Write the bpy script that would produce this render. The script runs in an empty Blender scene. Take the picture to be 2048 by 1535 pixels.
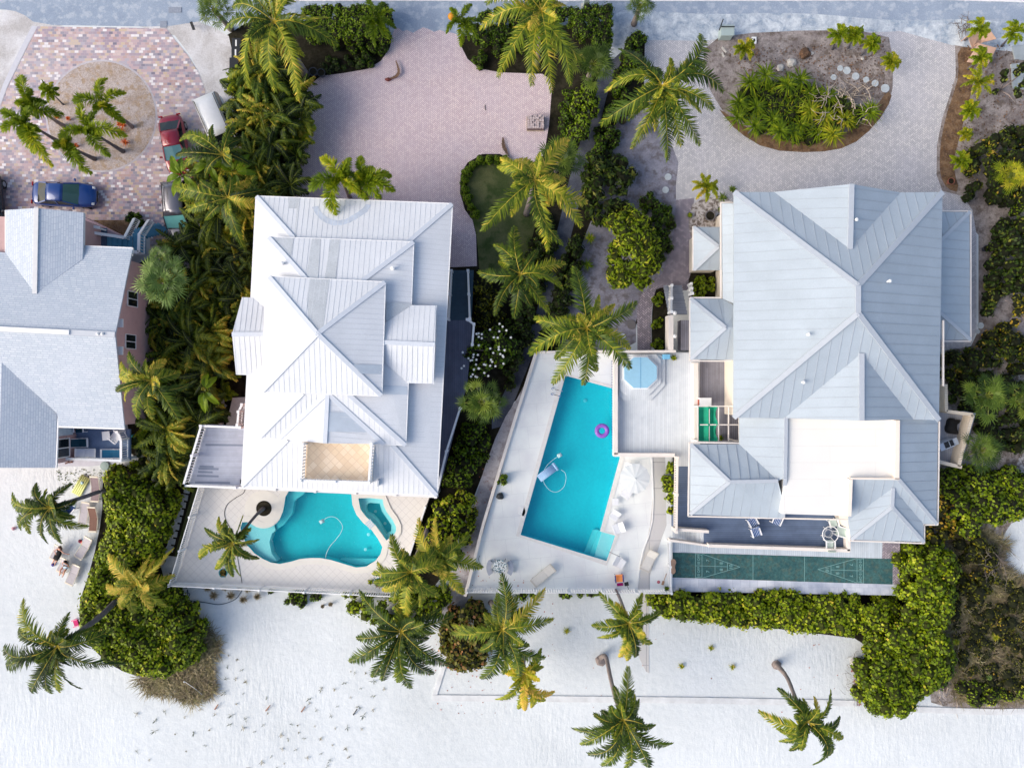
import bpy, bmesh, math, random
import numpy as np
from mathutils import Vector, Matrix
from mathutils.geometry import tessellate_polygon
random.seed(7); RNG = np.random.default_rng(7)
scn = bpy.context.scene; COL = scn.collection
PI = math.pi

# ---------------- camera: a drone looking straight down from 58 m ----------------
H = 58.0; F = 1558.6; CX = 1024.0; CY = 767.5
cam_d = bpy.data.cameras.new('camera'); cam = bpy.data.objects.new('camera', cam_d); COL.objects.link(cam)
cam.location = (0, 0, H); cam.rotation_euler = (0, 0, 0)
cam_d.sensor_fit = 'HORIZONTAL'; cam_d.sensor_width = 36; cam_d.lens = 36 * F / 2048
cam_d.clip_start = 0.5; cam_d.clip_end = 2000
scn.camera = cam
# ---------------- light ----------------
SUN_EL = math.radians(34); SUN_AZ = math.radians(252)   # compass azimuth, north = +Y: light from the west-south-west
w = bpy.data.worlds.new('World'); scn.world = w; w.use_nodes = True
nt = w.node_tree; bg = nt.nodes['Background']
sky = nt.nodes.new('ShaderNodeTexSky'); sky.sky_type = 'NISHITA'; sky.sun_disc = False
sky.sun_elevation = SUN_EL; sky.sun_rotation = SUN_AZ
sky.air_density = 1.0; sky.dust_density = 3.0; sky.ozone_density = 0.2
nt.links.new(sky.outputs[0], bg.inputs[0]); bg.inputs[1].default_value = 0.15
sd = bpy.data.lights.new('sun', 'SUN'); sd.energy = 1.8; sd.angle = math.radians(48); sd.color = (1.0, 0.945, 0.84)
so = bpy.data.objects.new('sun', sd); COL.objects.link(so)
dirv = Vector((math.sin(SUN_AZ) * math.cos(SUN_EL), math.cos(SUN_AZ) * math.cos(SUN_EL), math.sin(SUN_EL)))
so.rotation_euler = dirv.to_track_quat('Z', 'Y').to_euler(); so.location = (-60, -20, 60)
scn.view_settings.view_transform = 'Standard'; scn.view_settings.look = 'None'
scn.view_settings.exposure = 0.56; scn.view_settings.gamma = 1.0

# ---------------- helpers ----------------
def P(px, py, z=0.0):
    k = (H - z) / F
    return Vector(((px - CX) * k, (CY - py) * k, z))
def PP(pts, z=0.0):
    return [P(p[0], p[1], p[2] if len(p) > 2 else z) for p in pts]
def lin(c):
    c /= 255.0
    return c / 12.92 if c <= 0.04045 else ((c + 0.055) / 1.055) ** 2.4
def S(r, g, b, k=1.12):
    return (min(lin(r) / k, .85), min(lin(g) / k, .85), min(lin(b) / k, .85), 1)

def tag(o, label=None, cat=None, group=None, kind=None):
    if label: o['label'] = label
    if cat: o['category'] = cat
    if group: o['group'] = group
    if kind: o['kind'] = kind
    return o
def thing(name, label, cat, loc=(0, 0, 0), rz=0, group=None):
    o = bpy.data.objects.new(name, None); COL.objects.link(o)
    o.location = loc; o.rotation_euler = (0, 0, rz); o.empty_display_size = .3
    return tag(o, label, cat, group)
def kids(o): return [c for c in bpy.data.objects if c.parent == o]
def copy_thing(o, loc=None, rz=None, scale=None, label=None, group=None):
    def rec(s, par):
        c = s.copy(); COL.objects.link(c); c.parent = par
        for k in KIDS.get(s.name, []): rec(k, c)
        return c
    r = rec(o, None)
    if loc is not None: r.location = loc
    if rz is not None: r.rotation_euler = (0, 0, rz)
    if scale is not None: r.scale = (scale, scale, scale)
    if label: r['label'] = label
    if group: r['group'] = group
    return r
KIDS = {}
def root_loc(parent):
    v = Vector((0, 0, 0)); o = parent
    while o is not None:
        v = v + Vector(o.location); o = o.parent
    return v

class MB:
    def __init__(s): s.v = []; s.f = []; s.m = []
    def face(s, pts, m=0):
        n = len(s.v); s.v += [tuple(p) for p in pts]; s.f.append(list(range(n, n + len(pts)))); s.m.append(m); return s
    def raw(s, vs, fs, m=0):
        n = len(s.v); s.v += [tuple(p) for p in vs]
        for f in fs: s.f.append([i + n for i in f]); s.m.append(m)
        return s
    def prism(s, pts, z0, z1, m=0, top=True, bottom=True, mside=None):
        pts = [(p[0], p[1]) for p in pts]
        a = sum(pts[i][0] * pts[(i + 1) % len(pts)][1] - pts[(i + 1) % len(pts)][0] * pts[i][1] for i in range(len(pts)))
        if a < 0: pts = pts[::-1]
        n = len(pts)
        if top: s.face([(x, y, z1) for x, y in pts], m)
        if bottom: s.face([(x, y, z0) for x, y in pts[::-1]], m)
        for i in range(n):
            (x0, y0), (x1, y1) = pts[i], pts[(i + 1) % n]
            s.face([(x0, y0, z0), (x1, y1, z0), (x1, y1, z1), (x0, y0, z1)], m if mside is None else mside)
        return s
    def box(s, c, size, rz=0, m=0, tilt=None):
        hx, hy, hz = size[0] / 2, size[1] / 2, size[2] / 2
        M = Matrix.Rotation(rz, 3, 'Z')
        if tilt is not None: M = M @ Matrix.Rotation(tilt, 3, 'Y')
        vs = [Vector(c) + M @ Vector((x * hx, y * hy, z * hz)) for z in (-1, 1) for y in (-1, 1) for x in (-1, 1)]
        return s.raw(vs, [(0, 2, 3, 1), (4, 5, 7, 6), (0, 1, 5, 4), (2, 6, 7, 3), (0, 4, 6, 2), (1, 3, 7, 5)], m)
    def beam(s, p, q, w, h, m=0, up=Vector((0, 0, 1))):
        p = Vector(p); q = Vector(q); d = q - p
        if d.length < 1e-5: return s
        d.normalize(); u = Vector(up); si = d.cross(u)
        if si.length < 1e-4: si = d.cross(Vector((1, 0, 0)))
        si.normalize(); u = si.cross(d).normalized()
        a = si * (w / 2); b = u * (h / 2)
        vs = [p - a - b, p + a - b, p + a + b, p - a + b, q - a - b, q + a - b, q + a + b, q - a + b]
        return s.raw(vs, [(0, 1, 2, 3), (7, 6, 5, 4), (0, 4, 5, 1), (1, 5, 6, 2), (2, 6, 7, 3), (3, 7, 4, 0)], m)
    def tube(s, path, rad, n=8, m=0, caps=True):
        path = [Vector(p) for p in path]
        if not hasattr(rad, '__len__'): rad = [rad] * len(path)
        rings = []
        for i, p in enumerate(path):
            d = (path[min(i + 1, len(path) - 1)] - path[max(i - 1, 0)])
            d = d.normalized() if d.length > 1e-6 else Vector((0, 0, 1))
            a = d.cross(Vector((0, 0, 1)))
            if a.length < .05: a = d.cross(Vector((0, 1, 0)))
            a.normalize(); b = d.cross(a)
            rings.append([p + (a * math.cos(2 * PI * k / n) + b * math.sin(2 * PI * k / n)) * rad[i] for k in range(n)])
        vs = [v for r in rings for v in r]; fs = []
        for i in range(len(rings) - 1):
            for k in range(n):
                k2 = (k + 1) % n
                fs.append((i * n + k, i * n + k2, (i + 1) * n + k2, (i + 1) * n + k))
        if caps:
            fs.append(tuple(range(n))[::-1]); fs.append(tuple(range((len(rings) - 1) * n, len(rings) * n)))
        return s.raw(vs, fs, m)
    def lathe(s, c, prof, n=20, m=0):
        rings = [[(c[0] + r * math.cos(2 * PI * k / n), c[1] + r * math.sin(2 * PI * k / n), c[2] + z) for k in range(n)] for r, z in prof]
        vs = [v for r in rings for v in r]; fs = []
        for i in range(len(rings) - 1):
            for k in range(n):
                k2 = (k + 1) % n; fs.append((i * n + k, i * n + k2, (i + 1) * n + k2, (i + 1) * n + k))
        fs.append(tuple(range(n))[::-1]); fs.append(tuple(range((len(rings) - 1) * n, len(rings) * n)))
        return s.raw(vs, fs, m)
    def build(s, name, mats, parent=None, loc=None, uvrot=0, smooth=False, bevel=0):
        if not isinstance(mats, (list, tuple)): mats = [mats]
        off = root_loc(parent) if parent is not None else Vector(loc if loc is not None else (0, 0, 0))
        me = bpy.data.meshes.new(name)
        V = np.array(s.v, dtype=float) - np.array(off)
        me.from_pydata(V.tolist(), [], s.f)
        for m in mats: me.materials.append(m)
        me.polygons.foreach_set('material_index', s.m)
        if smooth: me.polygons.foreach_set('use_smooth', [True] * len(s.f))
        uv = me.uv_layers.new(name='UVMap'); data = np.zeros((len(me.loops), 2)); cr, sr = math.cos(uvrot), math.sin(uvrot)
        for p in me.polygons:
            n = p.normal
            if abs(n.z) > 0.9999 or (abs(n.x) + abs(n.y)) < 1e-3: e = Vector((1, 0, 0)); t = Vector((0, 1, 0))
            else:
                e = Vector((0, 0, 1)).cross(n).normalized(); t = n.cross(e)
            for li, vi in zip(p.loop_indices, p.vertices):
                q = Vector(V[vi]); a, b = q.dot(e), q.dot(t)
                data[li] = (a * cr + b * sr, -a * sr + b * cr)
        uv.data.foreach_set('uv', data.ravel()); me.update()
        o = bpy.data.objects.new(name, me); COL.objects.link(o)
        if parent is not None:
            o.parent = parent; KIDS.setdefault(parent.name, []).append(o)
        elif loc is not None: o.location = loc
        if bevel:
            b = o.modifiers.new('bevel', 'BEVEL'); b.width = bevel; b.segments = 2; b.limit_method = 'ANGLE'
        return o

def sheet_mesh(outer, holes, z, mb, m=0, flip=False):
    loops = [[Vector((p[0], p[1], 0)) for p in outer]] + [[Vector((p[0], p[1], 0)) for p in h] for h in holes]
    flat = [p for l in loops for p in l]
    tris = tessellate_polygon(loops)
    fs = []
    for t in tris:
        a, b, c = [flat[i] for i in t]
        cr = (b - a).cross(c - a).z
        fs.append(t if cr > 0 else t[::-1])
    mb.raw([(p.x, p.y, z) for p in flat], fs, m)
def smooth_poly(pts, it=2):
    for _ in range(it):
        out = []
        for i in range(len(pts)):
            a = pts[i]; b = pts[(i + 1) % len(pts)]
            out.append((a[0] * .75 + b[0] * .25, a[1] * .75 + b[1] * .25)); out.append((a[0] * .25 + b[0] * .75, a[1] * .25 + b[1] * .75))
        pts = out
    return pts
def ground(name, pts, z, m, smooth=0, uvrot=0, holes=(), kind='structure', thick=0.0):
    if smooth: pts = smooth_poly(pts, smooth)
    W = [P(p[0], p[1], z) for p in pts]; mb = MB()
    sheet_mesh(W, [[P(p[0], p[1], z) for p in h] for h in holes], z, mb)
    if thick:
        n = len(W); a = sum(W[i].x * W[(i + 1) % n].y - W[(i + 1) % n].x * W[i].y for i in range(n))
        if a < 0: W = W[::-1]
        for i in range(n):
            p, q = W[i], W[(i + 1) % n]
            mb.face([(p.x, p.y, z - thick), (q.x, q.y, z - thick), (q.x, q.y, z), (p.x, p.y, z)])
    o = mb.build(name, m, uvrot=uvrot)
    return tag(o, kind=kind)

# ---------------- materials ----------------
def newmat(name):
    m = bpy.data.materials.new(name); m.use_nodes = True
    return m, m.node_tree, m.node_tree.nodes['Principled BSDF']
def N(nt, t, **kw):
    n = nt.nodes.new(t)
    for k, v in kw.items(): setattr(n, k, v)
    return n
def L(nt, a, b): nt.links.new(a, b)
def MA(nt, op, a, b=None, c=None):
    n = N(nt, 'ShaderNodeMath', operation=op)
    for i, x in enumerate((a, b, c)):
        if x is None: continue
        if isinstance(x, (int, float)): n.inputs[i].default_value = x
        else: L(nt, x, n.inputs[i])
    return n.outputs[0]
def MIX(nt, fac, a, b, bt='MIX'):
    n = N(nt, 'ShaderNodeMix', data_type='RGBA', blend_type=bt)
    for i, x in ((0, fac), (6, a), (7, b)):
        if isinstance(x, (int, float)): n.inputs[i].default_value = x
        elif isinstance(x, tuple): n.inputs[i].default_value = x if len(x) == 4 else (*x, 1)
        else: L(nt, x, n.inputs[i])
    return n.outputs[2]
def NOISE(nt, co, scale, detail=3, rough=.55, dist=0):
    n = N(nt, 'ShaderNodeTexNoise'); n.inputs['Scale'].default_value = scale; n.inputs['Detail'].default_value = detail
    n.inputs['Roughness'].default_value = rough; n.inputs['Distortion'].default_value = dist
    if co is not None: L(nt, co, n.inputs['Vector'])
    return n.outputs[0]
def RAMP(nt, fac, stops, interp='LINEAR'):
    n = N(nt, 'ShaderNodeValToRGB'); cr = n.color_ramp; cr.interpolation = interp
    while len(cr.elements) > 1: cr.elements.remove(cr.elements[-1])
    cr.elements[0].position = stops[0][0]; cr.elements[0].color = stops[0][1]
    for p, c in stops[1:]:
        e = cr.elements.new(p); e.color = c
    L(nt, fac, n.inputs[0]); return n.outputs[0]
def BUMP(nt, h, strength, dist, bs):
    b = N(nt, 'ShaderNodeBump'); b.inputs['Strength'].default_value = strength; b.inputs['Distance'].default_value = dist
    L(nt, h, b.inputs['Height']); L(nt, b.outputs[0], bs.inputs['Normal'])
def mul(c, k): return (c[0] * k, c[1] * k, c[2] * k, 1)
def mat(name, col, rough=.6, var=.08, scale=3.0, bump=0, metal=0, spec=.3, coords='Object', col2=None, fine=None):
    m, nt, bs = newmat(name); tc = N(nt, 'ShaderNodeTexCoord').outputs[coords]
    n1 = NOISE(nt, tc, scale, 5, .6)
    c2 = col2 or mul(col, 1 - 2.2 * var)
    out = RAMP(nt, n1, [(.3, c2), (.7, mul(col, 1 + var * .5))])
    if fine:
        n2 = NOISE(nt, tc, fine[0], 2, .7)
        out = MIX(nt, fine[1], out, RAMP(nt, n2, [(.35, mul(col, .5)), (.65, mul(col, 1.35))]))
    L(nt, out, bs.inputs['Base Color']); bs.inputs['Roughness'].default_value = rough; bs.inputs['Metallic'].default_value = metal
    bs.inputs['Specular IOR Level'].default_value = spec
    if bump: BUMP(nt, NOISE(nt, tc, fine[0] if fine else scale * 6, 4), .8, bump, bs)
    return m
def plain(name, col, rough=.5, metal=0, spec=.5, coat=0):
    m = mat(name, col, rough, .03, 4.0, metal=metal, spec=spec)
    if coat: m.node_tree.nodes['Principled BSDF'].inputs['Coat Weight'].default_value = coat; m.node_tree.nodes['Principled BSDF'].inputs['Coat Roughness'].default_value = .06
    return m
def uvxy(nt, sx=1, sy=1):
    uv = N(nt, 'ShaderNodeTexCoord').outputs['UV']; s = N(nt, 'ShaderNodeSeparateXYZ'); L(nt, uv, s.inputs[0])
    return uv, MA(nt, 'MULTIPLY', s.outputs[0], sx), MA(nt, 'MULTIPLY', s.outputs[1], sy)
def white(nt, x, y, z=0.0):
    c = N(nt, 'ShaderNodeCombineXYZ')
    for i, q in enumerate((x, y, z)):
        if isinstance(q, (int, float)): c.inputs[i].default_value = q
        else: L(nt, q, c.inputs[i])
    n = N(nt, 'ShaderNodeTexWhiteNoise', noise_dimensions='3D'); L(nt, c.outputs[0], n.inputs['Vector']); return n.outputs['Value']
def bricks(name, bw, bh, stops, mortar, gap=.07, rough=.8, stagger=.5, dirt=.25, dirtcol=None, dscale=.35, interp='CONSTANT', jit=0):
    """running-bond blocks, every block its own colour"""
    m, nt, bs = newmat(name); uv, x, y = uvxy(nt, 1 / bw, 1 / bh)
    j = MA(nt, 'FLOOR', y); fy = MA(nt, 'FRACT', y)
    off = MA(nt, 'MULTIPLY', MA(nt, 'MODULO', j, 2.0), stagger)
    x = MA(nt, 'ADD', x, off)
    if jit: x = MA(nt, 'ADD', x, MA(nt, 'MULTIPLY', white(nt, j, 3.3), jit))
    i = MA(nt, 'FLOOR', x); fx = MA(nt, 'FRACT', x)
    r = white(nt, i, j); c = RAMP(nt, r, stops, interp)
    ex = MA(nt, 'MULTIPLY', MA(nt, 'MINIMUM', fx, MA(nt, 'SUBTRACT', 1, fx)), bw); ey = MA(nt, 'MULTIPLY', MA(nt, 'MINIMUM', fy, MA(nt, 'SUBTRACT', 1, fy)), bh)
    e = MA(nt, 'LESS_THAN', MA(nt, 'MINIMUM', ex, ey), gap * min(bw, bh))
    c = MIX(nt, MA(nt, 'MULTIPLY', e, .8), c, mortar)
    if dirtcol: c = MIX(nt, MA(nt, 'MULTIPLY', RAMP(nt, NOISE(nt, uv, dscale, 5), [(.42, (0, 0, 0, 1)), (.68, (1, 1, 1, 1))]), dirt), c, dirtcol)
    c = MIX(nt, .12, c, RAMP(nt, NOISE(nt, uv, 22, 2, .7), [(.3, (.1, .1, .1, 1)), (.7, (.9, .9, .9, 1))]), 'OVERLAY')
    L(nt, c, bs.inputs['Base Color']); bs.inputs['Roughness'].default_value = rough; bs.inputs['Specular IOR Level'].default_value = .2
    BUMP(nt, MA(nt, 'SUBTRACT', 1, e), .5, .01, bs)
    return m
def herring(name, size, stops, mortar, dirt=.3, dirtcol=(.3, .3, .3, 1), dscale=.25, rot=True):
    m, nt, bs = newmat(name); uv, x0, y0 = uvxy(nt, 1 / size, 1 / size)
    if rot:
        x = MA(nt, 'MULTIPLY', MA(nt, 'ADD', x0, y0), .7071); y = MA(nt, 'MULTIPLY', MA(nt, 'SUBTRACT', y0, x0), .7071)
    else: x, y = x0, y0
    x = MA(nt, 'ADD', x, 4000); y = MA(nt, 'ADD', y, 2000)
    i = MA(nt, 'FLOOR', x); j = MA(nt, 'FLOOR', y); fx = MA(nt, 'FRACT', x); fy = MA(nt, 'FRACT', y)
    mm = MA(nt, 'MODULO', MA(nt, 'ADD', MA(nt, 'SUBTRACT', i, j), 4000), 4.0)
    eq = lambda k: MA(nt, 'COMPARE', mm, float(k), .3)
    e1, e2, e3 = eq(1), eq(2), eq(3); vert = MA(nt, 'ADD', e2, e3)
    r = white(nt, MA(nt, 'SUBTRACT', i, e1), MA(nt, 'ADD', j, e3), MA(nt, 'ADD', vert, .5))
    lu = MA(nt, 'ADD', fx, e1); lv = MA(nt, 'ADD', fy, e2)
    wu = MA(nt, 'SUBTRACT', 2, vert); wv = MA(nt, 'ADD', 1, vert)
    du = MA(nt, 'MINIMUM', lu, MA(nt, 'SUBTRACT', wu, lu)); dv = MA(nt, 'MINIMUM', lv, MA(nt, 'SUBTRACT', wv, lv))
    e = MA(nt, 'LESS_THAN', MA(nt, 'MINIMUM', du, dv), .13)
    c = RAMP(nt, r, stops, 'LINEAR'); c = MIX(nt, MA(nt, 'MULTIPLY', e, .75), c, mortar)
    c = MIX(nt, MA(nt, 'MULTIPLY', RAMP(nt, NOISE(nt, uv, dscale, 6, .6), [(.4, (0, 0, 0, 1)), (.7, (1, 1, 1, 1))]), dirt), c, dirtcol)
    c = MIX(nt, .10, c, RAMP(nt, NOISE(nt, uv, 24, 3, .7), [(.3, (.2, .2, .2, 1)), (.7, (.8, .8, .8, 1))]), 'OVERLAY')
    L(nt, c, bs.inputs['Base Color']); bs.inputs['Roughness'].default_value = .8; bs.inputs['Specular IOR Level'].default_value = .2
    return m
def planks(name, col, width, axis='x', gapcol=None, gap=.1, var=.12, rough=.6, length=3.0):
    m, nt, bs = newmat(name); uv, x, y = uvxy(nt)
    u, v = (y, x) if axis == 'x' else (x, y)      # boards run along `axis`
    u = MA(nt, 'DIVIDE', u, width); i = MA(nt, 'FLOOR', u); f = MA(nt, 'FRACT', u)
    k = MA(nt, 'FLOOR', MA(nt, 'ADD', MA(nt, 'DIVIDE', v, length), white(nt, i, 7.7)))
    r = white(nt, i, k); c = RAMP(nt, r, [(0, mul(col, 1 - var)), (1, mul(col, 1 + var))])
    e = MA(nt, 'LESS_THAN', f, gap); c = MIX(nt, e, c, gapcol or mul(col, .45))
    c = MIX(nt, .25, c, RAMP(nt, NOISE(nt, uv, 1.1, 5, .65), [(.3, (.25, .25, .25, 1)), (.7, (.75, .75, .75, 1))]), 'OVERLAY')
    L(nt, c, bs.inputs['Base Color']); bs.inputs['Roughness'].default_value = rough; bs.inputs['Specular IOR Level'].default_value = .25
    return m
def leafmat(name, stops, trans=.35, rough=.5):
    """leaf colour picked by the per-leaf attribute v"""
    m, nt, bs = newmat(name)
    a = N(nt, 'ShaderNodeAttribute', attribute_name='v'); c = RAMP(nt, a.outputs['Fac'], stops)
    L(nt, c, bs.inputs['Base Color']); bs.inputs['Roughness'].default_value = rough; bs.inputs['Specular IOR Level'].default_value = .25
    t = N(nt, 'ShaderNodeBsdfTranslucent'); L(nt, c, t.inputs[0]); mx = N(nt, 'ShaderNodeMixShader'); mx.inputs[0].default_value = trans
    L(nt, bs.outputs[0], mx.inputs[1]); L(nt, t.outputs[0], mx.inputs[2])
    L(nt, mx.outputs[0], nt.nodes['Material Output'].inputs[0])
    return m
# ================= materials =================
def sand_mat():
    m, nt, bs = newmat('beach_sand'); tc = N(nt, 'ShaderNodeTexCoord').outputs['Object']
    c = RAMP(nt, NOISE(nt, tc, .09, 6, .6), [(.3, S(213, 218, 221)), (.62, S(228, 233, 237))])
    c = MIX(nt, .5, c, RAMP(nt, NOISE(nt, tc, 2.6, 6, .75), [(.3, (.36, .36, .36, 1)), (.62, (.56, .56, .56, 1))]), 'OVERLAY')
    # wind-blown specks of leaf and shell
    sp = RAMP(nt, NOISE(nt, tc, 9, 2, .6), [(.735, (0, 0, 0, 1)), (.77, (1, 1, 1, 1))])
    pt = RAMP(nt, NOISE(nt, tc, .22, 3), [(.5, (0, 0, 0, 1)), (.65, (1, 1, 1, 1))])
    c = MIX(nt, MA(nt, 'MULTIPLY', MA(nt, 'MULTIPLY', sp, pt), .45), c, S(120, 105, 90))
    L(nt, c, bs.inputs['Base Color']); bs.inputs['Roughness'].default_value = .95; bs.inputs['Specular IOR Level'].default_value = .1
    v = N(nt, 'ShaderNodeTexVoronoi'); v.inputs['Scale'].default_value = 2.4; L(nt, tc, v.inputs['Vector'])
    mp = N(nt, 'ShaderNodeMapping'); mp.inputs['Scale'].default_value = (3.2, .7, 1); mp.inputs['Rotation'].default_value = (0, 0, .15); L(nt, tc, mp.inputs[0])
    msk = RAMP(nt, NOISE(nt, tc, .07, 2), [(.42, (.1, .1, .1, 1)), (.6, (1, 1, 1, 1))])
    h = MA(nt, 'ADD', MA(nt, 'MULTIPLY', MA(nt, 'MULTIPLY', NOISE(nt, mp.outputs[0], 1.2, 4, .6), msk), 1.1), MA(nt, 'ADD', NOISE(nt, tc, 1.6, 6, .72), MA(nt, 'MULTIPLY', NOISE(nt, tc, .25, 3), 1.6)))
    BUMP(nt, h, .42, .12, bs); return m
M_sand = sand_mat()
def patchy(name, a, b, c2=None, scale=.5, lo=.42, hi=.6, fine=9, bump=.03, finemix=.3):
    m, nt, bs = newmat(name); tc = N(nt, 'ShaderNodeTexCoord').outputs['Object']
    c = RAMP(nt, NOISE(nt, tc, scale, 8, .65, .4), [(lo, a), (hi, b)])
    if c2: c = MIX(nt, RAMP(nt, NOISE(nt, tc, scale * 2.7, 5, .6), [(.5, (0, 0, 0, 1)), (.62, (.8, .8, .8, 1))]), c, c2)
    c = MIX(nt, finemix, c, RAMP(nt, NOISE(nt, tc, fine, 4, .8), [(.3, (.15, .15, .15, 1)), (.7, (.85, .85, .85, 1))]), 'OVERLAY')
    L(nt, c, bs.inputs['Base Color']); bs.inputs['Roughness'].default_value = .95; bs.inputs['Specular IOR Level'].default_value = .1
    BUMP(nt, NOISE(nt, tc, fine, 5, .7), .8, bump, bs); return m
M_road = patchy('sandy_asphalt', S(146, 160, 180), S(166, 178, 196), S(186, 194, 206), .6, .3, .75, 16, .012)
M_verge = patchy('verge_sand', S(158, 172, 190), S(220, 226, 232), S(188, 196, 206), 1.1, .4, .6, 10, .03)
M_paleground = patchy('pale_sandy_soil', S(190, 186, 186), S(222, 221, 224), None, .5, .4, .62, 9, .03)
M_greysand = patchy('grey_garden_sand', S(128, 127, 140), S(160, 158, 170), S(112, 106, 108), .6, .4, .62, 8, .03)
M_soil = patchy('leaf_litter_soil', S(128, 118, 116), S(172, 162, 158), S(110, 98, 90), .7, .38, .62, 8, .04, .45)
M_brushsoil = patchy('brush_litter_soil', S(118, 106, 98), S(186, 178, 176), S(100, 88, 74), 1.1, .36, .62, 8, .05, .5)
M_mulch = patchy('brown_mulch', S(96, 76, 62), S(142, 116, 92), S(120, 92, 66), 1.2, .38, .6, 10, .04, .5)
M_dark = patchy('humus_painted_shade', S(30, 28, 22), S(58, 54, 44), S(38, 38, 26), 1.0, .38, .62, 7, .05, .4)  # dark humus, deepened further to paint in the shade under the planting
M_circle = patchy('straw_mulch', S(170, 152, 138), S(200, 190, 190), S(172, 148, 122), .7, .3, .7, 12, .04, .6)
M_lawn = patchy('lawn_turf', S(76, 88, 52), S(110, 112, 76), S(62, 80, 42), .35, .38, .62, 16, .03, .35)
M_lane = patchy('lane_gravel', S(80, 84, 98), S(108, 112, 124), None, .8, .4, .6, 12, .02)  # dark gravel with the shade between the hedges put into its colour
M_lane2 = patchy('lane_sand', S(188, 186, 194), S(214, 212, 218), S(168, 160, 166), .7, .4, .6, 12, .02)
M_shell = patchy('shell_gravel', S(120, 108, 100), S(206, 198, 194), None, 4.0, .42, .56, 20, .03, .5)
M_white_paint = plain('white_paint', (.80, .80, .80, 1), .5)
M_cream_paint = mat('cream_paint', S(240, 232, 226), .6, .04, 1.5)
M_whitevinyl = plain('white_vinyl', (.82, .82, .83, 1), .4)
M_block = bricks('mixed_block_paving', .3, .2, [(0, S(196, 168, 172)), (.16, S(168, 150, 164)), (.3, S(214, 190, 186)), (.44, S(152, 146, 160)), (.56, S(190, 158, 152)), (.68, S(206, 184, 160)), (.8, S(178, 170, 184)), (.89, S(240, 234, 236)), (.97, S(130, 124, 142))], S(186, 176, 184), .05, dirt=.45, dirtcol=S(206, 200, 206), dscale=.18)
M_pink = herring('pink_herringbone', .115, [(0, S(216, 194, 198)), (.5, S(227, 208, 210)), (1, S(238, 220, 218))], S(160, 142, 156), .35, S(198, 188, 206), .16)
M_greyh = herring('grey_herringbone', .125, [(0, S(190, 188, 192)), (.5, S(206, 203, 206)), (1, S(222, 218, 218))], S(154, 154, 160), .4, S(196, 194, 206), .2)
M_walkh = herring('walk_herringbone', .135, [(0, S(140, 132, 140)), (.5, S(156, 146, 156)), (1, S(184, 172, 178))], S(92, 86, 98), .3, S(150, 146, 158), .4)
M_pooltile = bricks('pool_deck_tiles', .42, .42, [(0, S(236, 232, 228)), (1, S(226, 222, 220))], S(204, 200, 198), .025, .5, 0, .3, S(214, 210, 206), .4)
M_terrtile = bricks('terrace_tiles', .4, .4, [(0, S(240, 214, 184)), (.35, S(250, 228, 202)), (.7, S(244, 220, 190))], S(216, 188, 158), .03, .5, 0, .35, S(232, 202, 170), .8)
M_conc = bricks('pool_deck_concrete', 1.6, 1.6, [(0, S(244, 247, 246)), (1, S(236, 240, 240))], S(218, 222, 224), .006, .6, .5, .6, S(214, 213, 220), .35)
M_conc2 = bricks('walk_concrete', 2.0, 1.9, [(0, S(208, 206, 204)), (1, S(198, 197, 198))], S(140, 140, 146), .012, .7, 0, .5, S(206, 202, 206), .6)
M_travertine = bricks('travertine_slabs', .62, .62, [(0, S(214, 220, 232)), (.5, S(226, 230, 240)), (1, S(204, 211, 226))], S(176, 182, 198), .015, .6, .5, .8, S(150, 160, 184), .5)

# ================= ground =================
sand = MB(); sand.face([(-260, -260, 0), (260, -260, 0), (260, 260, 0), (-260, 260, 0)])
tag(sand.build('sand', M_sand), kind='structure')
ground('road', [(-400, -500), (2500, -500), (2500, 66), (2048, 62), (1900, 60), (1780, 55), (1540, 52), (1290, 58), (1225, 52), (1100, 50), (935, 72), (860, 78), (780, 74), (760, 50), (600, 50), (420, 40), (380, 46), (330, 54), (200, 52), (75, 50), (40, 24), (0, 18), (-400, 14)], .012, M_road, 1)
ground('verge', [(1215, 20), (1300, 22), (1420, 30), (1600, 24), (1800, 44), (1960, 36), (2100, 60), (2100, 110), (1900, 92), (1790, 66), (1600, 72), (1410, 84), (1290, 82), (1250, 96), (1215, 130)], .016, M_verge, 2)
ground('left_verge', [(-60, 22), (60, 20), (200, 34), (330, 26), (420, 50), (470, 80), (468, 260), (430, 330), (412, 200), (395, 130), (335, 52), (75, 48), (45, 100), (8, 190), (-60, 260)], .008, M_paleground, 1)
# kerb line across the road
kb = MB()
kp = [(560, 1.2), (900, 1.2), (1300, 1.6), (1700, .5), (1880, -1), (2048, 4), (2200, 10)]
for a, b in zip(kp[:-1], kp[1:]):
    p, q = P(a[0], a[1] - 1, .03), P(b[0], b[1] - 1, .03); kb.beam(p, q, .14, .05)
tag(kb.build('road_edge_line', M_white_paint), kind='structure')
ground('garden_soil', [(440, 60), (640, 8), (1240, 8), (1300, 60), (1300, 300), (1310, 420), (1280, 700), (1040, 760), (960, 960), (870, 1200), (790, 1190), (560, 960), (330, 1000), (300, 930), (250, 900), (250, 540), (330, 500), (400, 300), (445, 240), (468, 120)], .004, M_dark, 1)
ground('block_paved_driveway', [(75, 53), (333, 57), (350, 80), (375, 110), (397, 145), (410, 180), (420, 300), (420, 490), (370, 560), (300, 560), (300, 470), (150, 450), (-90, 450), (-90, 270), (0, 215), (15, 175), (52, 100)], .020, M_block)
ground('driveway_edging', [(52, 98), (15, 173), (0, 213), (-60, 252), (-60, 238), (-6, 205), (6, 168), (40, 98), (64, 52), (75, 53)], .026, plain('pale_edging', S(206, 206, 216)))
circ = [(203 + 108 * math.cos(a), 232 + 109 * math.sin(a)) for a in np.linspace(0, 2 * PI, 49)[:-1]]
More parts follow.
